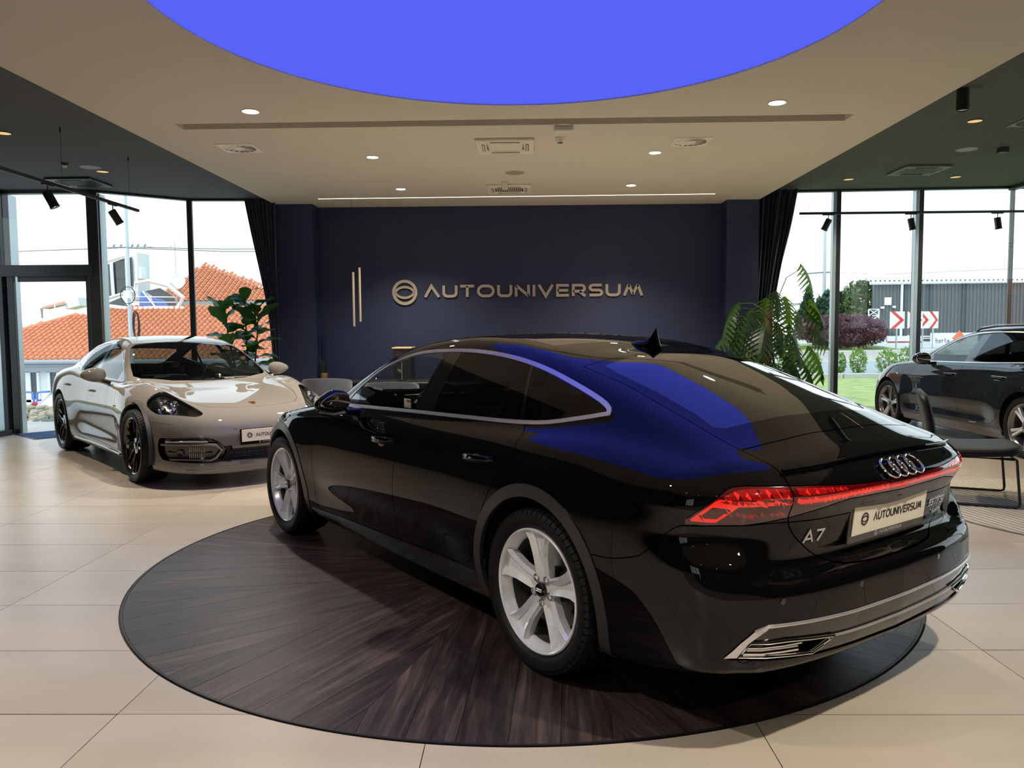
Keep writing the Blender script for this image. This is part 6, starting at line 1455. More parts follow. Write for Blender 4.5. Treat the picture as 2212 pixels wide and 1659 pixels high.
dk = empty('desk', (-1.25, 11.1, 0), 0, 'dark reception desk behind the black car, seen through its side window', 'desk')
mb = MB(); mb.box((0, 0, .73), (2.0, .75, .03), ch=.004); mb.build('top', M['dark_wood'], dk, smooth=False)
for x in (-.95, .95): mb = MB(); mb.box((x, 0, .357), (.04, .68, .715), ch=.003); mb.build('leg', M['black_metal'], dk, smooth=False)
mb = MB(); mb.box((0, .30, .50), (1.86, .02, .40)); mb.build('modesty_panel', M['dark_wood'], dk, smooth=False)
mo = empty('monitor', (-.9, 11.15, .745), R(20), 'black computer screen standing on the reception desk', 'monitor')
mb = MB(); mb.box((0, 0, .30), (.52, .03, .31), ch=.004); mb.build('screen', M['gloss_black'], mo, smooth=False); mb = MB(); mb.box((0, .03, .09), (.05, .02, .18), ch=.003); mb.box((0, .02, .005), (.22, .16, .010), ch=.003); mb.build('stand', M['black_metal'], mo, smooth=False)
ln = empty('desk_lamp', (-1.75, 11.2, .745), 0, 'slender chrome desk lamp with an angled arm on the reception desk', 'lamp')
mb = MB(); mb.lathe([(0, 0), (.07, 0), (.07, .012), (0, .014)], 24); mb.build('base', M['black_metal'], ln); mb = MB(); mb.tube([(0, 0, .01), (0, 0, .36), (.02, 0, .38), (.20, 0, .37)], .006, 8); mb.build('arm', M['satin_chrome'], ln)
def tub_chair(x, y, rz, label):
    t = empty('armchair', (x, y, 0), rz, label, 'chair', 'grey felt tub chairs'); n = 22
    mb = MB(); vs = []; fs = []
    for i in range(n+1):
        a = R(-125+250*i/n); h = .80-.10*(abs(i-n/2)/(n/2))**2
        for r, z in ((.30, .30), (.335, .30), (.355, h-.02), (.34, h), (.315, h), (.30, h-.02)): vs.append((-r*math.cos(a)*.95, r*math.sin(a), z))
    for i in range(n):
        for k in range(6): fs.append((i*6+k, i*6+(k+1) % 6, (i+1)*6+(k+1) % 6, (i+1)*6+k))
    fs += [tuple(range(6))[::-1], tuple(n*6+k for k in range(6))]; mb.add(vs, fs); mb.build('backrest', M['grey_cloth'], t, angle=50)
    mb = MB(); mb.lathe([(0, .30), (.28, .30), (.30, .33), (.30, .43), (.27, .47), (0, .475)], 32); mb.build('seat', M['grey_cloth'], t, angle=50)
    for k in range(4): a = R(45+90*k); mb = MB(); mb.tube([(.20*math.cos(a), .20*math.sin(a), .31), (.27*math.cos(a), .27*math.sin(a), 0)], [.014, .010], 8); mb.build('leg', M['black_metal'], t)
tub_chair(-2.83, 11.25, R(95), 'grey felt tub chair beside the taupe car headlamp')
tub_chair(-1.75, 10.35, R(90), 'grey felt tub chair in front of the reception desk, on its left')
tub_chair(-.75, 10.35, R(90), 'grey felt tub chair in front of the reception desk, on its right')

# ------------------------------------------------------------------ house plants
def leaf_mat(name, col, back):
    m = mat(name, col, .42, noise=.25, nscale=9); n = m.node_tree; b = n.nodes['Principled BSDF']; o = n.nodes['Material Output']
    t = n.nodes.new('ShaderNodeBsdfTranslucent'); t.inputs[0].default_value = (*back, 1); x = n.nodes.new('ShaderNodeMixShader'); x.inputs[0].default_value = .35
    n.links.new(b.outputs[0], x.inputs[1]); n.links.new(t.outputs[0], x.inputs[2]); n.links.new(x.outputs[0], o.inputs[0]); return m
M['fig_leaf'] = leaf_mat('fig_leaf', (.018, .060, .022), (.05, .16, .02)); M['monstera_leaf'] = leaf_mat('monstera_leaf', (.020, .055, .016), (.12, .26, .02)); M['bark'] = mat('bark', (.10, .065, .04), .85, noise=.3, nscale=30, bump=.5, bscale=60); M['stem_green'] = mat('green_stem', (.10, .16, .06), .6, noise=.2)
def fig_leaf(seed):
    rnd = random.Random(seed); ny, nx = 12, 6; vs = []; fs = []; ph = rnd.random()*6; cup = .25+.25*rnd.random(); droop = .25+.5*rnd.random()
    for i in range(ny+1):
        t = i/ny; w_ = (.55*math.sin(math.pi*min(1, t*1.02))**.6*(.62+.55*t)) if 0 < t < 1 else 0.02; w_ *= .62
        for j in range(-nx, nx+1):
            s_ = j/nx; x = s_*w_; vs.append((x*(1-.12*cup), t-.18*droop*t*t, cup*x*x*1.2-droop*.45*t*t+.03*math.sin(t*16+ph+s_*3)*abs(s_)+.012*abs(math.sin(t*22-abs(s_)*6))*abs(s_)))
    m_ = 2*nx+1
    for i in range(ny):
        for j in range(2*nx): fs.append((i*m_+j, i*m_+j+1, (i+1)*m_+j+1, (i+1)*m_+j))
    return vs, fs
def swiss_leaf(seed):
    """split leaf: fingers either side of a midrib"""
    rnd = random.Random(seed); vs = []; fs = []; nf = 7; droop = .5+.4*rnd.random(); fold = .25+.25*rnd.random()
    def P_(x, y): return (x*(1-.1*fold), y, -droop*.55*y*y-fold*abs(x)-.5*droop*x*x+.0)
    for sg in (1, -1):
        for k in range(nf):
            y0 = -.16+.98*k/nf; y1 = y0+.98/nf; L_ = .50*math.sin(math.pi*min(.95, (k+1.2)/(nf+1.4)))**.6+.05; yt = (y0+y1)/2+L_*.38; wt = .075
            b = len(vs); n = 7
            for i in range(n+1):
                t = i/n; x = sg*L_*t; gap = 0 if t < .28 else .02+.03*(t-.28); e = t**1.3; c0 = (y0+y1)/2+(yt-(y0+y1)/2)*e; hw_ = ((y1-y0)*.86*(1-t)+wt*1.15*t)/2
                if t > .8: hw_ *= math.sqrt(max(0, 1-((t-.8)/.2)**2))
                if t < .28: c0 = (y0+y1)/2+(yt-(y0+y1)/2)*e; hw_ = (y1-y0)/2*1.02
                vs.append(P_(x, c0-hw_+gap)); vs.append(P_(x, c0+hw_-gap*.3))
            for i in range(n): q = (b+2*i, b+2*i+2, b+2*i+3, b+2*i+1); fs.append(q if sg > 0 else q[::-1])
    b = len(vs); vs += [P_(-.02, .70), P_(.02, .70), P_(.10, .82), P_(0, 1.0), P_(-.10, .82)]; fs.append((b, b+1, b+2, b+3, b+4)); return vs, fs
def mk_leaf(kind, seed, m):
    vs, fs = (fig_leaf if kind == 'fig' else swiss_leaf)(seed); mb = MB(); mb.add(vs, fs); o = mb.build('leaf', m, angle=80); me = o.data; bpy.data.objects.remove(o); return me
fig_me = [mk_leaf('fig', s_, M['fig_leaf']) for s_ in range(5)]; sw_me = [mk_leaf('swiss', s_, M['monstera_leaf']) for s_ in range(5)]
def put_leaf(me, parent, base, direction, size, roll=0.):
    o = bpy.data.objects.new('leaf', me); COL.objects.link(o); o.parent = parent; d = Vector(direction).normalized()
    zz = Vector((0, 0, 1))-d*d.z; zz = zz.normalized() if zz.length > .1 else Vector((1, 0, 0)); xx = d.cross(zz); m_ = Matrix((xx, d, zz)).transposed() @ Matrix.Rotation(roll, 3, 'Y'); m4 = m_.to_4x4(); m4.translation = Vector(base)
    o.matrix_local = m4 @ Matrix.Scale(size, 4); return o
def pot(parent, r0, r1, h, m):
    mb = MB(); mb.lathe([(0, 0), (r0, 0), (r0+.01, .01), (r1, h-.02), (r1+.008, h), (r1-.02, h), (r1-.025, h-.06), (0, h-.06)], 40); mb.build('pot', m, parent)
    mb = MB(); mb.lathe([(0, h-.055), (r1-.024, h-.058)], 24); mb.build('soil', M['bark'], parent)
fp_ = empty('fiddle_leaf_fig', (-4.12, 11.62, 0), 0, 'tall fiddle-leaf fig with broad dark leaves beside the left curtain', 'plant')
pot(fp_, .16, .21, .42, M['interior_grey']); rnd = random.Random(3)
for sx_, sy_, top, x1 in ((-.06, 0, 1.84, -.30), (.03, .03, 1.98, .0), (.08, -.04, 1.80, .22)):
    pts = [(sx_, sy_, .36), (sx_+(x1-sx_)*.4, sy_, .9), (sx_+(x1-sx_)*.8, sy_, 1.4), (x1, sy_, top)]; mb = MB(); mb.tube(pts, [.016, .014, .011, .006], 8); mb.build('stem', M['bark'], fp_)
    n = 17
    for k in range(n):
        t = .28+.72*k/(n-1); z = .36+(top-.36)*t; x = float(np.interp(z, [p[2] for p in pts], [p[0] for p in pts])); a = k*2.4+rnd.random()*.8; el = -.15+.95*t+rnd.uniform(-.25, .25)
        put_leaf(fig_me[k % 5], fp_, (x, sy_, z), (math.cos(a)*math.cos(el), math.sin(a)*math.cos(el), math.sin(el)), .32+.12*rnd.random()-.05*(k > 14), rnd.uniform(-.5, .5))
mp_ = empty('split_leaf_plant', (3.46, 11.35, 0), 0, 'large split-leaf plant on a brown moss pole beside the right curtain', 'plant')
pot(mp_, .19, .25, .46, M['white_plastic']); mb = MB(); mb.tube([(0, 0, .40), (.0, 0, 1.0), (.01, 0, 1.72)], [.055, .052, .048], 12); mb.build('moss_pole', mat('moss_pole', (.20, .11, .055), .9, noise=.3, nscale=40, bump=.6, bscale=60), mp_); mb = MB()
mb.tube([(.06, .02, .4), (.09, .0, .9), (.05, .05, 1.3), (.02, .06, 1.7)], [.02, .018, .015, .012], 8); mb.build('stem', M['stem_green'], mp_)
rnd = random.Random(11)
spec = []
for k in range(30):
    z = .62+1.12*(k/29); a = k*2.399+.4; spec.append((z, a, .30+.16*rnd.random()+.10*(z > 1.2), rnd.uniform(.02, .42)))
spec += [(1.45, -.15, .60, .45), (1.3, -.5, .62, .15), (1.1, -.2, .60, .05), (1.55, .2, .52, .95), (1.2, 2.9, .55, .25), (1.35, 3.5, .62, .35), (1.5, 3.3, .50, .3), (.95, -.4, .55, -.1), (1.0, .1, .5, 0.), (1.25, -1.0, .45, .1), (1.1, 3.9, .5, .1), (.85, -.9, .45, 0)]
for i, (z, a, rr_, ri) in enumerate(spec):
    tip = (rr_*math.cos(a), rr_*math.sin(a)*.75, z+ri*.8); mid = (tip[0]*.5, tip[1]*.5, z+(tip[2]-z)*.75+.04); mb = MB(); mb.tube([(0, 0, z), mid, tip], [.007, .006, .005], 6); st = mb.build('stem', M['stem_green'], mp_)
    dr = -.5-.6*rnd.random(); put_leaf(sw_me[i % 5], mp_, tip, (math.cos(a)*.75, math.sin(a)*.6, dr), .36+.14*rnd.random(), rnd.uniform(-.5, .5))
# ------------------------------------------------------------------ outside, through the glass
def grass_mat(name, c1, c2):
    m = mat(name, c1, .95, bump=.5, bscale=25); n = m.node_tree; b = n.nodes['Principled BSDF']; t = n.nodes.new('ShaderNodeTexNoise'); t.inputs['Scale'].default_value = 3; t.inputs['Detail'].default_value = 8
    r = n.nodes.new('ShaderNodeValToRGB'); r.color_ramp.elements[0].position = .35; r.color_ramp.elements[0].color = (*c1, 1); r.color_ramp.elements[1].position = .65; r.color_ramp.elements[1].color = (*c2, 1); g = n.nodes.new('ShaderNodeTexCoord'); n.links.new(g.outputs['Object'], t.inputs['Vector']); n.links.new(t.outputs['Fac'], r.inputs[0]); n.links.new(r.outputs[0], b.inputs['Base Color']); return m
M['grass'] = grass_mat('lawn_grass', (.25, .30, .09), (.38, .43, .15)); M['asphalt'] = mat('asphalt', (.34, .35, .35), .9, noise=.12, nscale=6); M['concrete'] = mat('concrete', (.46, .45, .42), .9, noise=.1, nscale=4); M['paving'] = mat('pale_paving', (.62, .63, .64), .85, noise=.05, nscale=3)
M['white_wall'] = mat('white_render', (.74, .74, .72), .85, noise=.02, nscale=2); M['gutter'] = mat('grey_gutter', (.30, .31, .32), .5, noise=.05); M['terracotta'] = mat('terracotta', (.62, .22, .10), .75, noise=.25, nscale=3.5); M['white_trim'] = mat('white_pvc', (.80, .82, .82), .5, noise=.02)
M['dark_pane'] = mat('dark_window', (.035, .045, .045), .06, noise=.3, nscale=1.5, coat=1); M['steel'] = mat('galvanised', (.50, .56, .57), .45, .6, noise=.08); M['blue_panel'] = mat('blue_sheet', (.13, .22, .60), .4, noise=.08)
def gnd(name, poly, z, m):
    mb = MB(); vs = [(x, y, zz if zz is not None else z) for x, y, zz in poly]; mb.add(vs, [tuple(range(len(vs)))]); o = mb.build(name, m, smooth=False); o['kind'] = 'structure'; return o
gnd('ground', [(-60, 30, -3.2), (60, 30, -3.2), (60, 120, -3.2), (-60, 120, -3.2)], 0, M['grass'])
gnd('ground_left_paving', [(-16, 5, -.02), (-3.9, 5, -.02), (-3.9, 13.0, -.02), (-16, 13.0, -.02)], 0, M['paving'])
gnd('ground_left_yard', [(-45, 14.8, -.85), (-3.5, 14.8, -.85), (-3.5, 31.5, -3.4), (-45, 31.5, -3.4)], 0, M['paving'])
gnd('ground_bank', [(-16, 13.0, -.04), (-3.9, 13.0, -.04), (-3.9, 14.8, -.02), (-16, 14.8, -.02)], 0, mat('bank_soil', (.26, .22, .16), .95, noise=.2))
gnd('lawn', [(3.0, 12.9, -.02), (40, 12.9, -.02), (40, 23.2, -.02), (3.0, 23.2, -.02)], 0, M['grass'])
gnd('lawn_side', [(7.7, -8, -.03), (40, -8, -.03), (40, 12.9, -.03), (7.7, 12.9, -.03)], 0, M['grass'])
gnd('road', [(2.5, 23.2, -.02), (60, 23.2, .05), (60, 29.0, .65), (2.5, 27.5, .20)], 0, M['asphalt'])
gnd('verge', [(2.5, 28.0, .50), (14.2, 29.2, .56), (14.2, 33.5, .8), (2.5, 33.5, .8)], 0, M['grass'])
gnd('ground_behind', [(2.5, 33.5, .75), (60, 33.5, .75), (60, 60, .9), (2.5, 60, .9)], 0, M['concrete'])
gnd('ground_verge_right', [(14.2, 29.2, .56), (60, 31, .6), (60, 33.5, .75), (14.2, 33.5, .75)], 0, M['concrete'])
kb = empty('kerb', (0, 0, 0), 0, 'low pale concrete kerb between lawn and road, with shrubs along it', 'kerb')
for k in range(16): mb = MB(); mb.box((4+1.5*k, 23.25, .03), (1.47, .25, .18), ch=.02); mb.build('kerb_stone', M['concrete'], kb, smooth=False)
rw_ = empty('retaining_wall', (0, 0, 0), 0, 'low concrete wall holding the grass verge beyond the road', 'wall')
for k in range(9):
    a = Vector((2.5+1.9*k, 27.7+.11*k, .0)); mb = MB(); mb.box((a.x+.95, a.y+.06, .34), (1.88, .2, .50+.02*k), rz=.06, ch=.02); mb.build('wall_block', M['concrete'], rw_, smooth=False)

# ---- leafy growth: leaves joined in one crown
def crown(name, pts_n, centre, radii, leaf, m, parent, seed=0, shape='ball', bottom=-1.):
    r = np.random.RandomState(seed); n = pts_n; d = r.normal(size=(n, 3)); d /= np.linalg.norm(d, axis=1, keepdims=True); d[:, 2] = np.where(d[:, 2] < bottom, -d[:, 2]*.3, d[:, 2])
    rad = r.uniform(.55, 1.0, n)**.5; lump = 1+.16*np.sin(d[:, 0]*5+seed)*np.cos(d[:, 1]*6+d[:, 2]*7)
    P_ = d*rad[:, None]*lump[:, None]
    if shape == 'cone': P_[:, :2] *= (1-.5*(P_[:, 2:3]+1))*.9+.1
    P_ = P_*np.array(radii)+np.array(centre)
    a = r.normal(size=(n, 3)); a /= np.linalg.norm(a, axis=1, keepdims=True); b = np.cross(a, r.normal(size=(n, 3))); b /= np.linalg.norm(b, axis=1, keepdims=True); s_ = leaf*r.uniform(.6, 1.3, (n, 1))
    V = np.stack([P_-a*s_, P_+b*s_*.45, P_+a*s_, P_-b*s_*.45], 1).reshape(-1, 3); T = np.arange(4*n).reshape(n, 4)
    return raw_mesh(name, V, T, m, parent, smooth=False)
M['shrub'] = leaf_mat('shrub_leaf', (.20, .32, .07), (.35, .5, .12)); M['purple'] = leaf_mat('purple_leaf', (.16, .07, .09), (.24, .10, .12)); M['tree_dark'] = leaf_mat('conifer', (.045, .10, .05), (.06, .14, .06)); M['tree_light'] = leaf_mat('tree_leaf', (.12, .17, .06), (.22, .30, .10))
def bush(x, y, z, r, h, label, m, n, cat='shrub', grp=None, name='shrub', leaf=.06, seed=1, wx=1.):
    t = empty(name, (x, y, z), 0, label, cat, grp); mb = MB()
    for k in range(4): a = k*1.7+seed; mb.tube([(0, 0, 0), (r*.4*math.cos(a), r*.4*math.sin(a), h*.6)], [.02, .008], 5)
    mb.build('stem', M['bark'], t); crown('foliage', n, (0, 0, h*.55), (r*wx, r, h*.5), leaf, m, t, seed); return t
for k, (px, w_, h) in enumerate(((8.619, .26, .72), (9.407, .20, .70), (9.972, .24, .80), (10.827, .30, .76), (11.446, .30, .84), (7.859, .30, .7), (12.546, .3, .74))):
    bush(px, 23.9, .0, w_, h, ['yellow-green shrub by the kerb, first right of the split-leaf plant', 'yellow-green shrub by the kerb, just left of the first mullion', 'yellow-green shrub by the kerb, just right of the first mullion', 'yellow-green shrub by the kerb above the grey car bonnet', 'yellow-green shrub by the kerb at the second mullion', 'yellow-green shrub by the kerb behind the split-leaf plant', 'yellow-green shrub by the kerb behind the grey car'][k], M['shrub'], 420, grp='young shrubs along the kerb', seed=k+2, leaf=.055)
bush(12.259, 31.0, .65, 1.35, 1.25, 'wide purple-leaved bush on the verge beyond the road', M['purple'], 9000, seed=5, leaf=.07, wx=1.25)
def tree(x, y, z, r, h, label, m, n, shape, seed, name='tree', leaf=.16):
    t = empty(name, (x, y, z), 0, label, 'tree', 'trees beyond the road'); mb = MB(); mb.tube([(0, 0, 0), (.05, 0, h*.5), (0, 0, h*.8)], [.16, .12, .05], 8); mb.build('trunk', M['bark'], t)
    crown('crown', n, (0, 0, h*.55), (r, r, h*.47), leaf, m, t, seed, shape); return t
tree(15.564, 44, .6, .95, 3.331-.4, 'dark pointed conifer furthest left beyond the road', M['tree_dark'], 2600, 'cone', 1, 'conifer')
tree(17.247, 47, .6, .8, 2.956-.4, 'slim dark conifer between the two larger conifers', M['tree_dark'], 1600, 'cone', 2, 'conifer')
tree(16.447, 43, .6, .8, 3.13-.4, 'broad dark conifer left of the first mullion', M['tree_dark'], 2600, 'ball', 3, 'conifer')
tree(18.162, 45.5, .6, .85, 3.265-.4, 'dark conifer right of the first mullion', M['tree_dark'], 2600, 'ball', 4, 'conifer')
tree(17.923, 42, .6, 1.25, 3.701-.4, 'pale leafy tree at the corner of the dark shed', M['tree_light'], 2600, 'ball', 5)
tree(18.094, 44.5, .6, .8, 2.653-.4, 'small pale leafy tree between the conifer and the larger pale tree', M['tree_light'], 1400, 'ball', 6)
# ---- shed
x0, zt = 16.564, 3.527
M['cladding'] = mat('ribbed_cladding', (.10, .12, .125), .6, .3, noise=.08); sh = empty('industrial_shed', (x0, 38, .8), 0, 'long dark shed of ribbed metal cladding with a white gutter beyond the road', 'building')
Hs = zt-.8
for k in range(9):
    mb = MB(); mb.box((.85*k+.42, .05, Hs/2), (.845, .04, Hs))
    for q in range(5): mb.box((.85*k+.085+.17*q, .015, Hs/2), (.07, .04, Hs))
    mb.build('cladding_panel', M['cladding'], sh, smooth=False)
mb = MB(); mb.prism([(0, .07), (7.6, .07), (7.6, 2.2), (.82, 2.2)], 0, Hs-.02); mb.build('wall', M['cladding'], sh, smooth=False)
mb = MB(); mb.tube([(-.25, -.06, Hs+.02), (12, -.06, Hs+.08)], .10, 10); mb.build('gutter', M['white_trim'], sh); mb = MB(); mb.tube([(1.25, -.06, 0), (1.25, -.06, Hs)], .06, 8); mb.build('downpipe', M['white_trim'], sh)
mb = MB(); mb.add([(-.3, -.15, Hs+.08), (13, -.15, Hs+.12), (14.5, 4, Hs+1.05), (1.3, 4, Hs+1.0)], [(0, 1, 2, 3)]); rf = mb.build('roof', mat('pale_metal_roof', (.72, .62, .60), .6, noise=.05), sh, smooth=False)
mb = MB(); 
for q in range(60): mb.add([(-.3+.22*q, -.155, Hs+.07), (-.22+.22*q, -.155, Hs+.07), (-.22+.22*q, -.155, Hs+.14), (-.3+.22*q, -.155, Hs+.14)], [(0, 1, 2, 3)])
o = mb.build('roof_ridges', M['dark_pane'], rf, smooth=False); o['kind'] = 'stuff'
mb = MB(); mb.box((.62, -.02, Hs-.85), (.32, .06, .36), ch=.01); mb.build('junction_box', M['white_trim'], sh, smooth=False)
mb = MB(); mb.box((.35, -.06, Hs-1.15), (.14, .14, .1), ch=.01); mb.box((.9, -.06, Hs-1.12), (.12, .14, .1), ch=.01); mb.build('floodlight', M['white_trim'], sh, smooth=False)
for zz in (.3, .8): pass
# brick annex
bk = empty('brick_building', (x0+7.78, 37.7, .8), 0, 'low brick building at the right end of the dark shed', 'building'); M['brick'] = mat('red_brick', (.30, .20, .17), .85, noise=.25, nscale=5)
mb = MB(); mb.prism([(.0, 0), (5.2, 0), (6.3, 2), (1.0, 2)], 0, Hs); mb.build('wall', mat('mortar', (.36, .34, .32), .9, noise=.1), bk, smooth=False)
bm = MB(); bm.box((0, 0, 0), (.235, .03, .065)); bo = bm.build('brick', M['brick'], smooth=False); bme = bo.data; bpy.data.objects.remove(bo); nb = 0; far = MB()
for r_ in range(int(Hs/.077)):
    for q in range(20):
        x = .12+.25*q+(.125 if r_ % 2 else 0); z = .04+.077*r_
        if x > 5.0: continue
        if nb < 300 and x < 2.2: o = bpy.data.objects.new('brick', bme); COL.objects.link(o); o.parent = bk; o.location = (x, -.006, z); nb += 1
        else: far.box((x, -.006, z), (.235, .03, .065))
o = far.build('bricks', M['brick'], bk, smooth=False); o['kind'] = 'stuff'
mb = MB(); mb.box((2.5, -.04, Hs*.62), (5.0, .06, .30)); mb.box((2.5, -.05, Hs*.72), (5.1, .08, .06)); mb.build('band', M['white_trim'], bk, smooth=False)
# lattice mast
lm = empty('lattice_frame', (15.445, 36, .8), 0, 'small white lattice frame beside the dark shed corner', 'frame')
mb = MB(); h_ = 2.263-.8
for x in (0, .45): mb.tube([(x, 0, 0), (x, 0, h_)], .03, 6)
for k in range(5): z0, z1 = h_*k/5, h_*(k+1)/5; mb.tube([(0, 0, z0), (.45, 0, z1)], .018, 5); mb.tube([(0, 0, z1), (.45, 0, z1)], .018, 5); mb.tube([(.45, 0, z0), (0, 0, z1)], .018, 5)
mb.build('frame', M['white_trim'], lm)
# white fence with banners
fc = empty('banner_fence', (0, 33, 0), 0, 'white tube fence with pale banners in front of the shed', 'fence')
xa, xb, xc = 14.861, 16.377, 18.61; z0, z1 = 0.661, 1.061
for k in range(9): x = xa+(xc-xa)*k/8; mb = MB(); mb.tube([(x, 0, z0-.1), (x, 0, z1+.06)], .03, 6); mb.build('post', M['white_trim'], fc)
mb = MB(); mb.tube([(xa, 0, z1), (xc, 0, z1)], .025, 6); mb.tube([(xa, 0, (z0+z1)/2+.12), (xc, 0, (z0+z1)/2+.12)], .02, 6); mb.build('rail', M['white_trim'], fc)
mb = MB(); mb.box(((xa+xb)/2, -.05, (z0+z1)/2), (xb-xa-.1, .02, z1-z0)); b1 = mb.build('banner', M['white_wall'], fc, smooth=False); mb = MB(); mb.box(((xa+xb)/2, -.07, (z0+z1)/2-.02), (xb-xa-.1, .01, .05)); mb.build('banner_stripe', mat('wine_red', (.35, .03, .06), .6), b1, smooth=False)
x2 = 16.68; mb = MB(); mb.box(((x2+xc)/2, -.05, (z0+z1)/2+.08), (xc-x2, .02, z1-z0+.12)); b2 = mb.build('banner', M['white_wall'], fc, smooth=False)
write(['h', 'e', 'r', 't', 'a'], 17.437-16.889, .22, .01, M['gutter'], b2, Matrix.Translation((16.889, -.07, 0.785)) @ Matrix.Rotation(R(90), 4, 'X'), name='lettering', stroke=.12, joined=True)
lx = 17.561; mb = MB(); mb.prism([(0, 0), (.28, -.2), (.56, 0), (.28, .34)], 0, .01, M=Matrix.Translation((lx, -.07, 0.875+.1)) @ Matrix.Rotation(R(90), 4, 'X')); mb.build('logo', mat('orange_print', (.75, .16, .06), .6), b2, smooth=False)
# chevron bend signs
M['sign_red'] = mat('sign_red', (.62, .03, .03), .5, noise=.03); M['sign_white'] = mat('sign_cream', (.80, .82, .70), .5, noise=.02)
for k, (pa, pb, lb) in enumerate((((1922, 674), (1954, 710), 'first red and white chevron sign from the left, standing clear of the mullion'), ((1965, 672), (1998, 709), 'second chevron sign, its point hidden by the mullion'), ((1992, 672), (2015, 708), 'third chevron sign, just right of the mullion'), ((2020, 674), (2041, 710), 'fourth chevron sign from the left, narrowest'))):
    W_ = (14.209-13.659, 14.966-14.398, 15.258-14.828, 15.704-15.343)[k]; xc_ = (13.934, 14.673, 15.051, 15.515)[k]; zb, zt_ = 1.392, 2.032; H_ = zt_-zb
    t = empty('chevron_sign', (xc_, 30+.15*k, 0), 0, lb, 'road sign', 'chevron signs on the bend'); mb = MB(); mb.box((0, 0, (zb+zt_)/2), (W_, .03, H_), ch=.008); bd = mb.build('board', M['sign_white'], t, smooth=False)
    w2 = W_/2*.92; h2 = H_/2; a = w2*.62; Mx = Matrix.Translation((0, -.017, (zb+zt_)/2)) @ Matrix.Rotation(R(90), 4, 'X'); mb = MB(); mb.prism([(-w2, -h2), (-w2+a, -h2), (w2, 0), (w2-a, 0)], 0, .003, M=Mx); mb.prism([(w2-a, 0), (w2, 0), (-w2+a, h2), (-w2, h2)], 0, .003, M=Mx); mb.build('chevron', M['sign_red'], bd, smooth=False)
    mb = MB(); mb.tube([(0, .03, .45), (0, .03, zt_-.05)], .03, 8); mb.build('post', M['steel'], t)
# street lamp posts and wires
def pole(name, x, y, z0, z1, r, label, m, cat='pole'):
    t = empty(name, (x, y, 0), 0, label, cat); mb = MB(); mb.tube([(0, 0, z0), (0, 0, z1)], [r*1.25, r*.8], 10); mb.build('post', m, t); return t
t = pole('utility_pole', 17.167, 46, .5, 6.984, .10, 'thin utility pole above the conifers at right', M['steel']); mb = MB(); mb.tube([(-1.5, 0, 4.521), (0, 0, 4.623), (.5, 0, 4.62)], .05, 6); mb.build('cross_arm', M['gutter'], t)
mb = MB(); t2 = empty('overhead_wire', (17.167, 46, 0), 0, 'thin overhead wire running above the dark shed', 'wire'); mb.tube([(.3, 0, 4.62), (17.769-17.167, -6, 4.069), (21.038-17.167+3, -12, 3.992)], .012, 5); mb.build('wire', M['gutter'], t2)

# ---- terracotta roofs on the left
def tile_mesh(w_=.24, l_=.40):
    mb = MB(); n = 5; vs = []
    for y, dz in ((0, .035), (l_, 0)):
        for i in range(n+1): a = math.pi*i/n; vs.append((-w_/2*.62*math.cos(a), y, dz+.075*math.sin(a)))
        vs.append((w_/2, y, dz-.012)); vs.append((w_/2+.03, y, dz))
    m_ = n+3; fs = [(i, i+1, m_+i+1, m_+i) for i in range(m_-1)]; fs.append(tuple(range(m_-2))[::-1]); mb.add(vs, fs); return mb
TM = tile_mesh(); to = TM.build('roof_tile', M['terracotta'], angle=50); tile_me = to.data; bpy.data.objects.remove(to)
TV = np.array([tuple(v) for v in TM.v]); TF = TM.f
def tiled(parent, o, ex, ey, nx, ny, keep, dx=.24, dy=.33, single=0):
    """rows of tiles from corner o; ex along the eave, ey up the slope"""
    ex, ey = Vector(ex).normalized(), Vector(ey).normalized(); ez = ex.cross(ey); B = Matrix((ex, ey, ez)).transposed().to_4x4(); cnt = 0; V = []; Fq = []; r = random.Random(4)
    for j in range(ny):
        for i in range(nx):
            p = Vector(o)+ex*(dx*i)+ey*(dy*j)
            if not keep(i*dx, j*dy): continue
            if cnt < single:
                ob = bpy.data.objects.new('roof_tile', tile_me); COL.objects.link(ob); ob.parent = parent; m_ = B @ Matrix.Rotation(r.uniform(-.02, .02), 4, 'Z'); m_.translation = p+ez*r.uniform(0, .012); ob.matrix_local = m_; cnt += 1
            else:
                b = len(V)*len(TV); Bn = np.array(B.to_3x3()); V.append(TV @ Bn.T+np.array(p+ez*r.uniform(0, .015))); Fq += [tuple(b+q for q in f) for f in TF]
    if V:
        mb = MB(); mb.add(np.concatenate(V).tolist(), Fq); ob = mb.build('roof_tiles', M['terracotta'], parent, smooth=False); ob['kind'] = 'stuff'
hs = empty('tiled_house', (0, 0, 0), 0, 'long white house with a terracotta tiled roof outside the entrance', 'building')
ze = 0.353; xl = -24.2; xr = -4.5
mb = MB(); mb.box(((xl+xr)/2+.4, 34.6, (ze-3.6)/2), (xr-xl-.6, 6.4, ze+3.4)); mb.build('wall', M['white_wall'], hs, smooth=False)
mb = MB(); mb.add([(xl, 31, ze), (xr, 31, ze), (xr, 36.2, ze+2.15), (xl+4.6, 36.2, ze+2.15)], [(0, 1, 2, 3)]); mb.add([(xl, 31, ze), (xl+4.6, 36.2, ze+2.15), (xl, 40, ze)], [(0, 1, 2)]); mb.build('roof_deck', M['terracotta'], hs, smooth=False)
sl_y, sl_z = 5.2, 2.15; sll = math.hypot(sl_y, sl_z)
tiled(hs, (xl, 31, ze+.03), (1, 0, 0), (0, sl_y, sl_z), int((xr-xl)/.24), int(sll/.33)+1, lambda x, s_: x > s_*4.6/sll-.1, single=300)
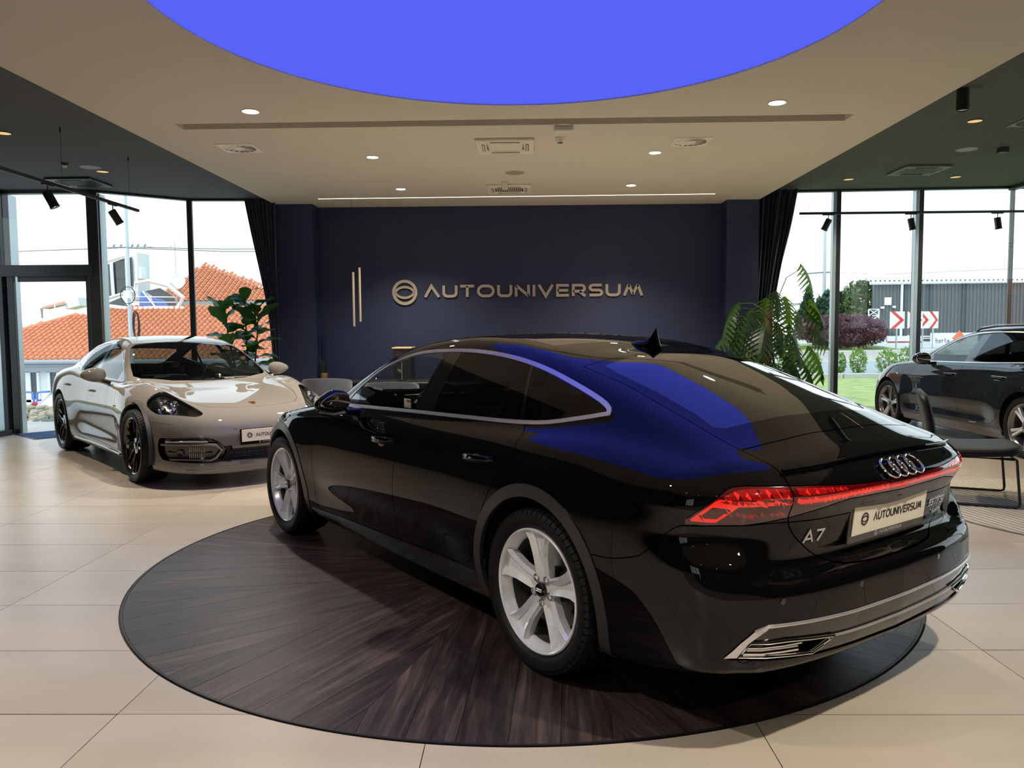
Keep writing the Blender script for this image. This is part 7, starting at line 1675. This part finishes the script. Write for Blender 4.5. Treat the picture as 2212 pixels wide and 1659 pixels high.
mb = MB(); q = [(xl+4.6*t, 31+5.2*t, ze+2.15*t+.06) for t in np.linspace(0, 1, 14)]; mb.tube(q, .10, 7); mb.build('hip_ridge', M['terracotta'], hs)
mb = MB(); mb.tube([(xl, 30.9, ze-.02), (xr, 30.9, ze-.02)], .09, 8); mb.build('gutter', M['gutter'], hs); mb = MB(); mb.box(((xl+xr)/2, 31.1, ze-.26), (xr-xl, .12, .30)); mb.box(((xl+xr)/2, 31.2, ze-.16), (xr-xl, .5, .06)); mb.build('eave_cornice', M['gutter'], hs, smooth=False)
def casement(x0, x1, z0, z1, y):
    f = MB(); w_ = .09
    for (a, b, c, d) in ((x0, x1, z0, z0+w_), (x0, x1, z1-w_, z1), (x0, x0+w_, z0, z1), (x1-w_, x1, z0, z1), ((x0+x1)/2-.10, (x0+x1)/2+.10, z0, z1)): f.box(((a+b)/2, y, (c+d)/2), (b-a, .10, d-c))
    f.box(((x0+x1)/2, y-.06, z0-.05), (x1-x0+.3, .25, .07)); fr = f.build('window', M['white_trim'], hs, smooth=False)
    for a, b in ((x0+w_, (x0+x1)/2-.10), ((x0+x1)/2+.10, x1-w_)): p = MB(); p.box(((a+b)/2, y+.02, (z0+z1)/2), (b-a, .02, z1-z0-.18)); p.build('pane', M['dark_pane'], fr, smooth=False)
wz0, wz1 = -1.281, 0.004
casement(-20.342, -19.46, wz0, wz1, 31.36); casement(-19.103, -18.185, wz0, wz1, 31.36)
for x in (-17.0, -14.5, -12.0, -9.5): casement(x, x+1.0, wz0, wz1, 31.36)
# rear house, higher
h2 = empty('rear_house', (0, 0, 0), 0, 'white house with a hipped terracotta roof rising behind the long house', 'building')
za, zp = 3.225, 5.63; xa, xp, xb = -21.188, -20.02, -12.977
mb = MB(); mb.box(((xa+xb)/2+.2, 49, za-1.6), (xb-xa-.9, 7.4, 3.4)); mb.build('wall', M['white_wall'], h2, smooth=False); sl2 = math.hypot(4.5, zp-za)
tiled(h2, (xa, 45, za), (1, 0, 0), (0, 4.5, zp-za), int((xb-xa)/.3), int(sl2/.36)+1, lambda x, s_: x > (xp-xa)*s_/sl2-.1 and x < (xb-xa)-(xb-xp)*s_/sl2+.1, dx=.3, dy=.36)
mb = MB(); mb.add([(xa, 45, za-.02), (xb, 45, za-.02), (xp, 49.5, zp-.02)], [(0, 1, 2)]); mb.add([(xb, 45, za), (xb, 54, za), (xp, 49.5, zp)], [(0, 1, 2)]); mb.add([(xa, 54, za), (xa, 45, za), (xp, 49.5, zp)], [(0, 1, 2)]); mb.build('roof_deck', M['terracotta'], h2, smooth=False)
mb = MB(); mb.box(((xa+xb)/2, 44.95, za-.16), (xb-xa+.2, .3, .28)); mb.build('gutter', M['gutter'], h2, smooth=False)
mb = MB(); mb.tube([(xp+(xb-xp)*.62, 46.7, 4.092), (xp+(xb-xp)*.80, 46.2, 3.843)], .12, 4); mb.build('roof_window', M['white_trim'], h2)
# roof terrace glass room
gc = empty('glass_room', (0, 0, 0), 0, 'pale-framed glass room with sloping top and skylight on the long house roof', 'building'); Y = 36.6
def quad(name, pts, m, parent=gc, th=.06):
    mb = MB(); n = len(pts); vs = [tuple(p) for p in pts]+[(p[0], p[1]+th, p[2]) for p in pts]; mb.add(vs, [tuple(range(n)), tuple(range(n, 2*n))[::-1]]+[(i, n+i, n+(i+1) % n, (i+1) % n) for i in range(n)]); return mb.build(name, m, parent, smooth=False)
quad('pane', [(-19.91, 36.6, 3.052), (-19.17, 36.6, 3.152), (-19.171, 36.6, 4.642), (-19.89, 36.6, 4.5)], M['dark_pane']); quad('pane', [(-19.016, 36.6, 3.194), (-18.471, 36.6, 3.317), (-18.449, 36.6, 4.89), (-19.018, 36.6, 4.705)], M['dark_pane']); quad('pane', [(-18.309, 36.6, 3.572), (-18.134, 36.6, 3.613), (-18.145, 36.6, 4.951), (-18.299, 36.6, 4.889)], M['dark_pane'])
def bar_(name, pts, r, m=None): mb = MB(); mb.tube(pts, r, 4); return mb.build(name, m or M['white_trim'], gc, smooth=False)
bar_('roof_beam', [(-19.875, 36.5, 4.577), (-18.395, 36.5, 4.987)], .11); bar_('post', [(-19.053, 36.5, 4.675), (-19.009, 36.5, 3.147)], .08); bar_('post', [(-18.329, 36.5, 5.007), (-18.319, 36.5, 3.141)], .09); bar_('base_beam', [(-19.819, 36.5, 2.898), (-18.639, 36.5, 3.229), (-18.031, 36.5, 3.352)], .08)
quad('wall', [(-18.255, 36.7, 2.935), (-17.95, 36.7, 2.975), (-17.927, 36.7, 5.171), (-18.254, 36.7, 5.089)], M['white_wall'], th=1.2)
quad('skylight_pane', [(-19.623, 36.4, 2.68), (-18.311, 36.4, 2.627), (-18.593, 36.4, 3.097)], M['dark_pane']); quad('skylight_pane', [(-17.795, 36.4, 2.623), (-16.999, 36.4, 2.617), (-17.509, 36.4, 3.342), (-17.704, 36.4, 3.302)], M['blue_panel']); quad('skylight_pane', [(-16.956, 36.4, 2.616), (-16.375, 36.4, 2.633), (-16.6, 36.4, 2.953), (-17.238, 36.4, 3.107)], M['blue_panel']); quad('skylight_pane', [(-16.384, 36.42, 2.634), (-16.04, 36.42, 2.652), (-16.151, 36.42, 3.12), (-16.803, 36.42, 3.507), (-17.474, 36.42, 3.364), (-17.14, 36.42, 3.107)], M['dark_pane'])
bar_('arch_trim', [(-17.887, 36.3, 3.383), (-17.852, 36.3, 3.721), (-17.227, 36.3, 3.821), (-16.38, 36.3, 3.603), (-15.673, 36.3, 3.048), (-15.946, 36.3, 2.605)], .10); bar_('arch_trim', [(-17.545, 36.3, 3.359), (-16.974, 36.3, 2.614)], .04); bar_('arch_trim', [(-17.941, 36.3, 3.109), (-16.057, 36.3, 3.072)], .025); bar_('arch_trim', [(-18.037, 36.3, 2.855), (-16.023, 36.3, 2.839)], .025); bar_('base_beam', [(-19.578, 36.2, 2.716), (-18.129, 36.2, 2.514), (-16.844, 36.2, 2.546), (-15.52, 36.2, 2.515)], .13)
mb = MB(); mb.box((-17.889, 37, 4.228), (.2, .5, .55), ch=.02); mb.build('air_unit', M['white_trim'], gc, smooth=False)
quad('terrace_parapet', [(-22.842, 35.5, 1.43), (-21.605, 35.5, 1.671), (-19.408, 35.5, 2.237), (-19.39, 35.5, 2.652), (-21.367, 35.5, 2.231), (-21.794, 35.5, 2.131), (-22.821, 35.5, 1.847)], M['white_trim'])
sd_ = empty('roof_shelter', (0, 0, 0), 0, 'small tiled shelter on posts on top of the long house, seen through the doorway', 'shelter')
quad('roof', [(-24.58, 40, 2.709), (-23.333, 40, 2.98), (-23.911, 41, 3.138), (-25.091, 41, 2.86)], M['terracotta'], sd_, .8); quad('wall', [(-23.324, 40, 2.676), (-22.58, 40, 2.857), (-22.656, 40, 3.278), (-23.305, 40, 3.073)], M['white_wall'], sd_, 1.); quad('fascia', [(-24.568, 39.9, 2.66), (-23.231, 39.9, 2.906), (-23.228, 39.9, 2.976), (-24.565, 39.9, 2.73)], M['gutter'], sd_)
mb = MB(); mb.tube([(-24.531, 40, 2.241), (-24.534, 40, 2.686)], .05, 6); mb.build('post', M['gutter'], sd_)
mb = MB(); mb.tube([(-23.26, 39, 2.421), (-23.255, 39, 3.014)], .03, 6); mb.build('post', M['white_trim'], sd_)
# pole with wires, dish, antenna
t = pole('utility_pole', -14.017, 28, -3.0, 6.947+1.5, .065, 'tall pale utility pole with wires and a meter box, seen between the two left mullions', M['steel'])
mb = MB(); mb.box((.02, -.18, 2.796), (.22, .14, .28), ch=.02); mb.build('meter_box', M['white_trim'], t, smooth=False)
mb = MB(); zc = 2.796; mb.tube([(.03+.26*math.cos(a*.35), -.16, zc-.02+.30*math.sin(a*.35)) for a in range(18)], .015, 6, closed=True); mb.build('cable_loop', M['black_metal'], t)
mb = MB(); zc = 1.764; 
for q in range(4): mb.tube([(.26+.10*math.cos(a*.35)+.02*q, -.16, zc+.48*math.sin(a*.35)-.03*q) for a in range(18)], .012, 5, closed=True)
mb.build('cable_coil', M['black_metal'], t)
px_ = -14.017
for nm, pts in (('wire', [(0, 0, 4.453), (-4.2, 1, 4.471), (-9, 2, 4.396)]), ('wire', [(0, 0, 4.47), (2.2, 3, 4.665+.02), (8.5, 6, 4.947), (16, 8, 5.277)]), ('wire', [(0, -.02, 4.437), (2.2, 3, 4.647-.05), (8.5, 6, 4.927-.1), (16, 8, 5.256)])): mb = MB(); mb.tube(pts, .014, 5); mb.build(nm, M['black_metal'], t)
mb = MB(); zc = 4.485
for x in (-.5, -.25, .15, .35, .6): mb.tube([(x, -.05, zc-.05), (x+.08, -.05, zc+.08)], .035, 6)
mb.tube([(-.7, -.05, zc-.02), (.9, -.05, zc-.02)], .02, 6); mb.build('insulators', M['gutter'], t)
t = empty('satellite_dish', (-16.647, 38, 3.898), R(-15), 'pale satellite dish on the rooftop beside the second mullion', 'dish'); Mx = frame_z((0, 0, 0), (.25, -1, .25)); mb = MB(); mb.lathe([(0, -.06), (.2, -.04), (.36, .02), (.385, .04), (.36, .03), (.2, -.03), (0, -.045)], 32, M=Mx); mb.build('reflector', M['white_trim'], t); mb = MB(); mb.tube([(0, .1, 0), (.12, .1, -.5), (.12, .1, -1.3)], .035, 6); mb.tube([(0, -.1, -.35), (.05, -.6, -.1)], .015, 5); mb.build('bracket', M['gutter'], t)
t = empty('antenna_mast', (-16.95, 38.5, 0), 0, 'thin rooftop antenna mast above the satellite dish', 'antenna'); mb = MB(); mb.tube([(0, 0, 2.654), (0, 0, 5.826)], .022, 6); mb.tube([(-.22, 0, 5.648), (.2, 0, 5.648)], .012, 5); mb.tube([(-.22, 0, 5.648), (-.14, 0, 5.648)], .03, 5); mb.build('mast', M['steel'], t)
# yard: stone bank, blue rail, parked white car
M['stone'] = mat('rubble_stone', (.38, .33, .24), .9, noise=.3, nscale=8)
sb_ = empty('stone_bank', (0, 0, 0), 0, 'bank of rough tan stones beyond the entrance paving', 'stones'); rnd = random.Random(9)
st_me = []
for q in range(4):
    mb = MB(); rr = random.Random(q); blob(mb, (0, 0, 0), (1, .8, .6), 8, 5, .8, shape=lambda x, y, z: (x*(1+.2*math.sin(y*4+q)), y*(1+.2*math.cos(x*3)), z)); o = mb.build('stone', M['stone'], angle=30); st_me.append(o.data); bpy.data.objects.remove(o)
for k in range(150):
    i, j = k % 25, k//25; o = bpy.data.objects.new('stone', st_me[k % 4]); COL.objects.link(o); o.parent = sb_; o.location = (-10.9+.17*i+rnd.uniform(-.04, .04), 13.0+.26*j+rnd.uniform(-.05, .05), -.03+.018*j+rnd.uniform(-.02, .02)); o.rotation_euler = (rnd.uniform(-.4, .4), rnd.uniform(-.4, .4), rnd.uniform(0, 6)); s_ = rnd.uniform(.07, .12); o.scale = (s_, s_, s_)
M['rail_blue'] = mat('blue_rail', (.08, .24, .62), .4, noise=.05); t = empty('railing', (0, 16, 0), 0, 'blue tubular railings in front of the white house, outside the entrance', 'railing')
z1, z0 = 0.256, -0.058
mb = MB(); x = -10.078; mb.tube([(x-1.6, 0, z1-.03), (x-.06, 0, z1), (x-.01, 0, z1-.02), (x+.01, 0, z1-.06), (x+.02, 0, z0-.2)], .022, 8); mb.tube([(x-1.6, 0, z1), (x-1.6, 0, z0-.2)], .022, 8); mb.build('hoop', M['rail_blue'], t)
mb = MB(); x = -9.992; mb.tube([(x, 0, z0-.2), (x, 0, z1-.05), (x+.02, 0, z1-.01), (x+.07, 0, z1), (x+.26, 0, z1+.01)], .022, 8); mb.build('hoop', M['rail_blue'], t)
# parked white hatchback, rear quarter visible behind the taupe car
pk = empty('car', (-8.02, 16.75, -.88), R(14), 'white hatchback parked outside beyond the stone bank, mostly hidden by the taupe car', 'car')
mb = MB(); prof = [(-2.0, .25), (-2.05, .45), (-2.0, .80), (-1.85, .98), (-1.35, 1.38), (-.9, 1.48), (.1, 1.46), (.7, 1.30), (1.1, 1.02), (1.9, .86), (2.1, .70), (2.12, .4), (2.05, .25)]
vs = []; fs = []; n = len(prof)
for y, s_ in ((-.86, 0), (-.88, 1), (.88, 1), (.86, 0)):
    for u, z in prof: vs.append((u*(1 if s_ else .985), y*(1 if z < 1.0 else .80), z*(1 if s_ else .985)+(0 if s_ else .004)))
for r_ in range(3):
    for i in range(n): fs.append((r_*n+i, r_*n+(i+1) % n, (r_+1)*n+(i+1) % n, (r_+1)*n+i))
fs += [tuple(range(n)), tuple(range(3*n, 4*n))[::-1]]; mb.add(vs, fs); mb.build('body_shell', paint('white_paint', (.75, .77, .78)), pk, angle=40)
mb = MB(); mb.add([(-1.83, -.66, 1.02), (-1.83, .66, 1.02), (-1.40, .62, 1.37), (-1.40, -.62, 1.37)], [(3, 2, 1, 0)]); mb.v = [(x-.02, y, z+.01) for x, y, z in mb.v]; mb.build('rear_window', M['dark_glass'], pk, smooth=False)
for sd in (1, -1):
    mb = MB(); mb.add([(-1.5, sd*.745, 1.05), (.85, sd*.745, 1.05), (.45, sd*.70, 1.36), (-1.1, sd*.70, 1.40)], [(0, 1, 2, 3)]); mb.v = [(x, y*1.01, z) for x, y, z in mb.v]; mb.build('side_window', M['dark_glass'], pk, smooth=False)
    mb = MB(); mb.box((-1.97, sd*.68, .88), (.14, .36, .20), ch=.04); mb.build('tail_lamp', M['lamp_mid'], pk)
    for u in (-1.25, 1.35): wheel('grey', .31, .22, .2, pk, u, sd*.78, .31)
mb = MB(); mb.box((-2.04, 0, .80), (.03, 1.2, .04), ch=.01); mb.build('tail_strip', M['lamp_mid'], pk, smooth=False)
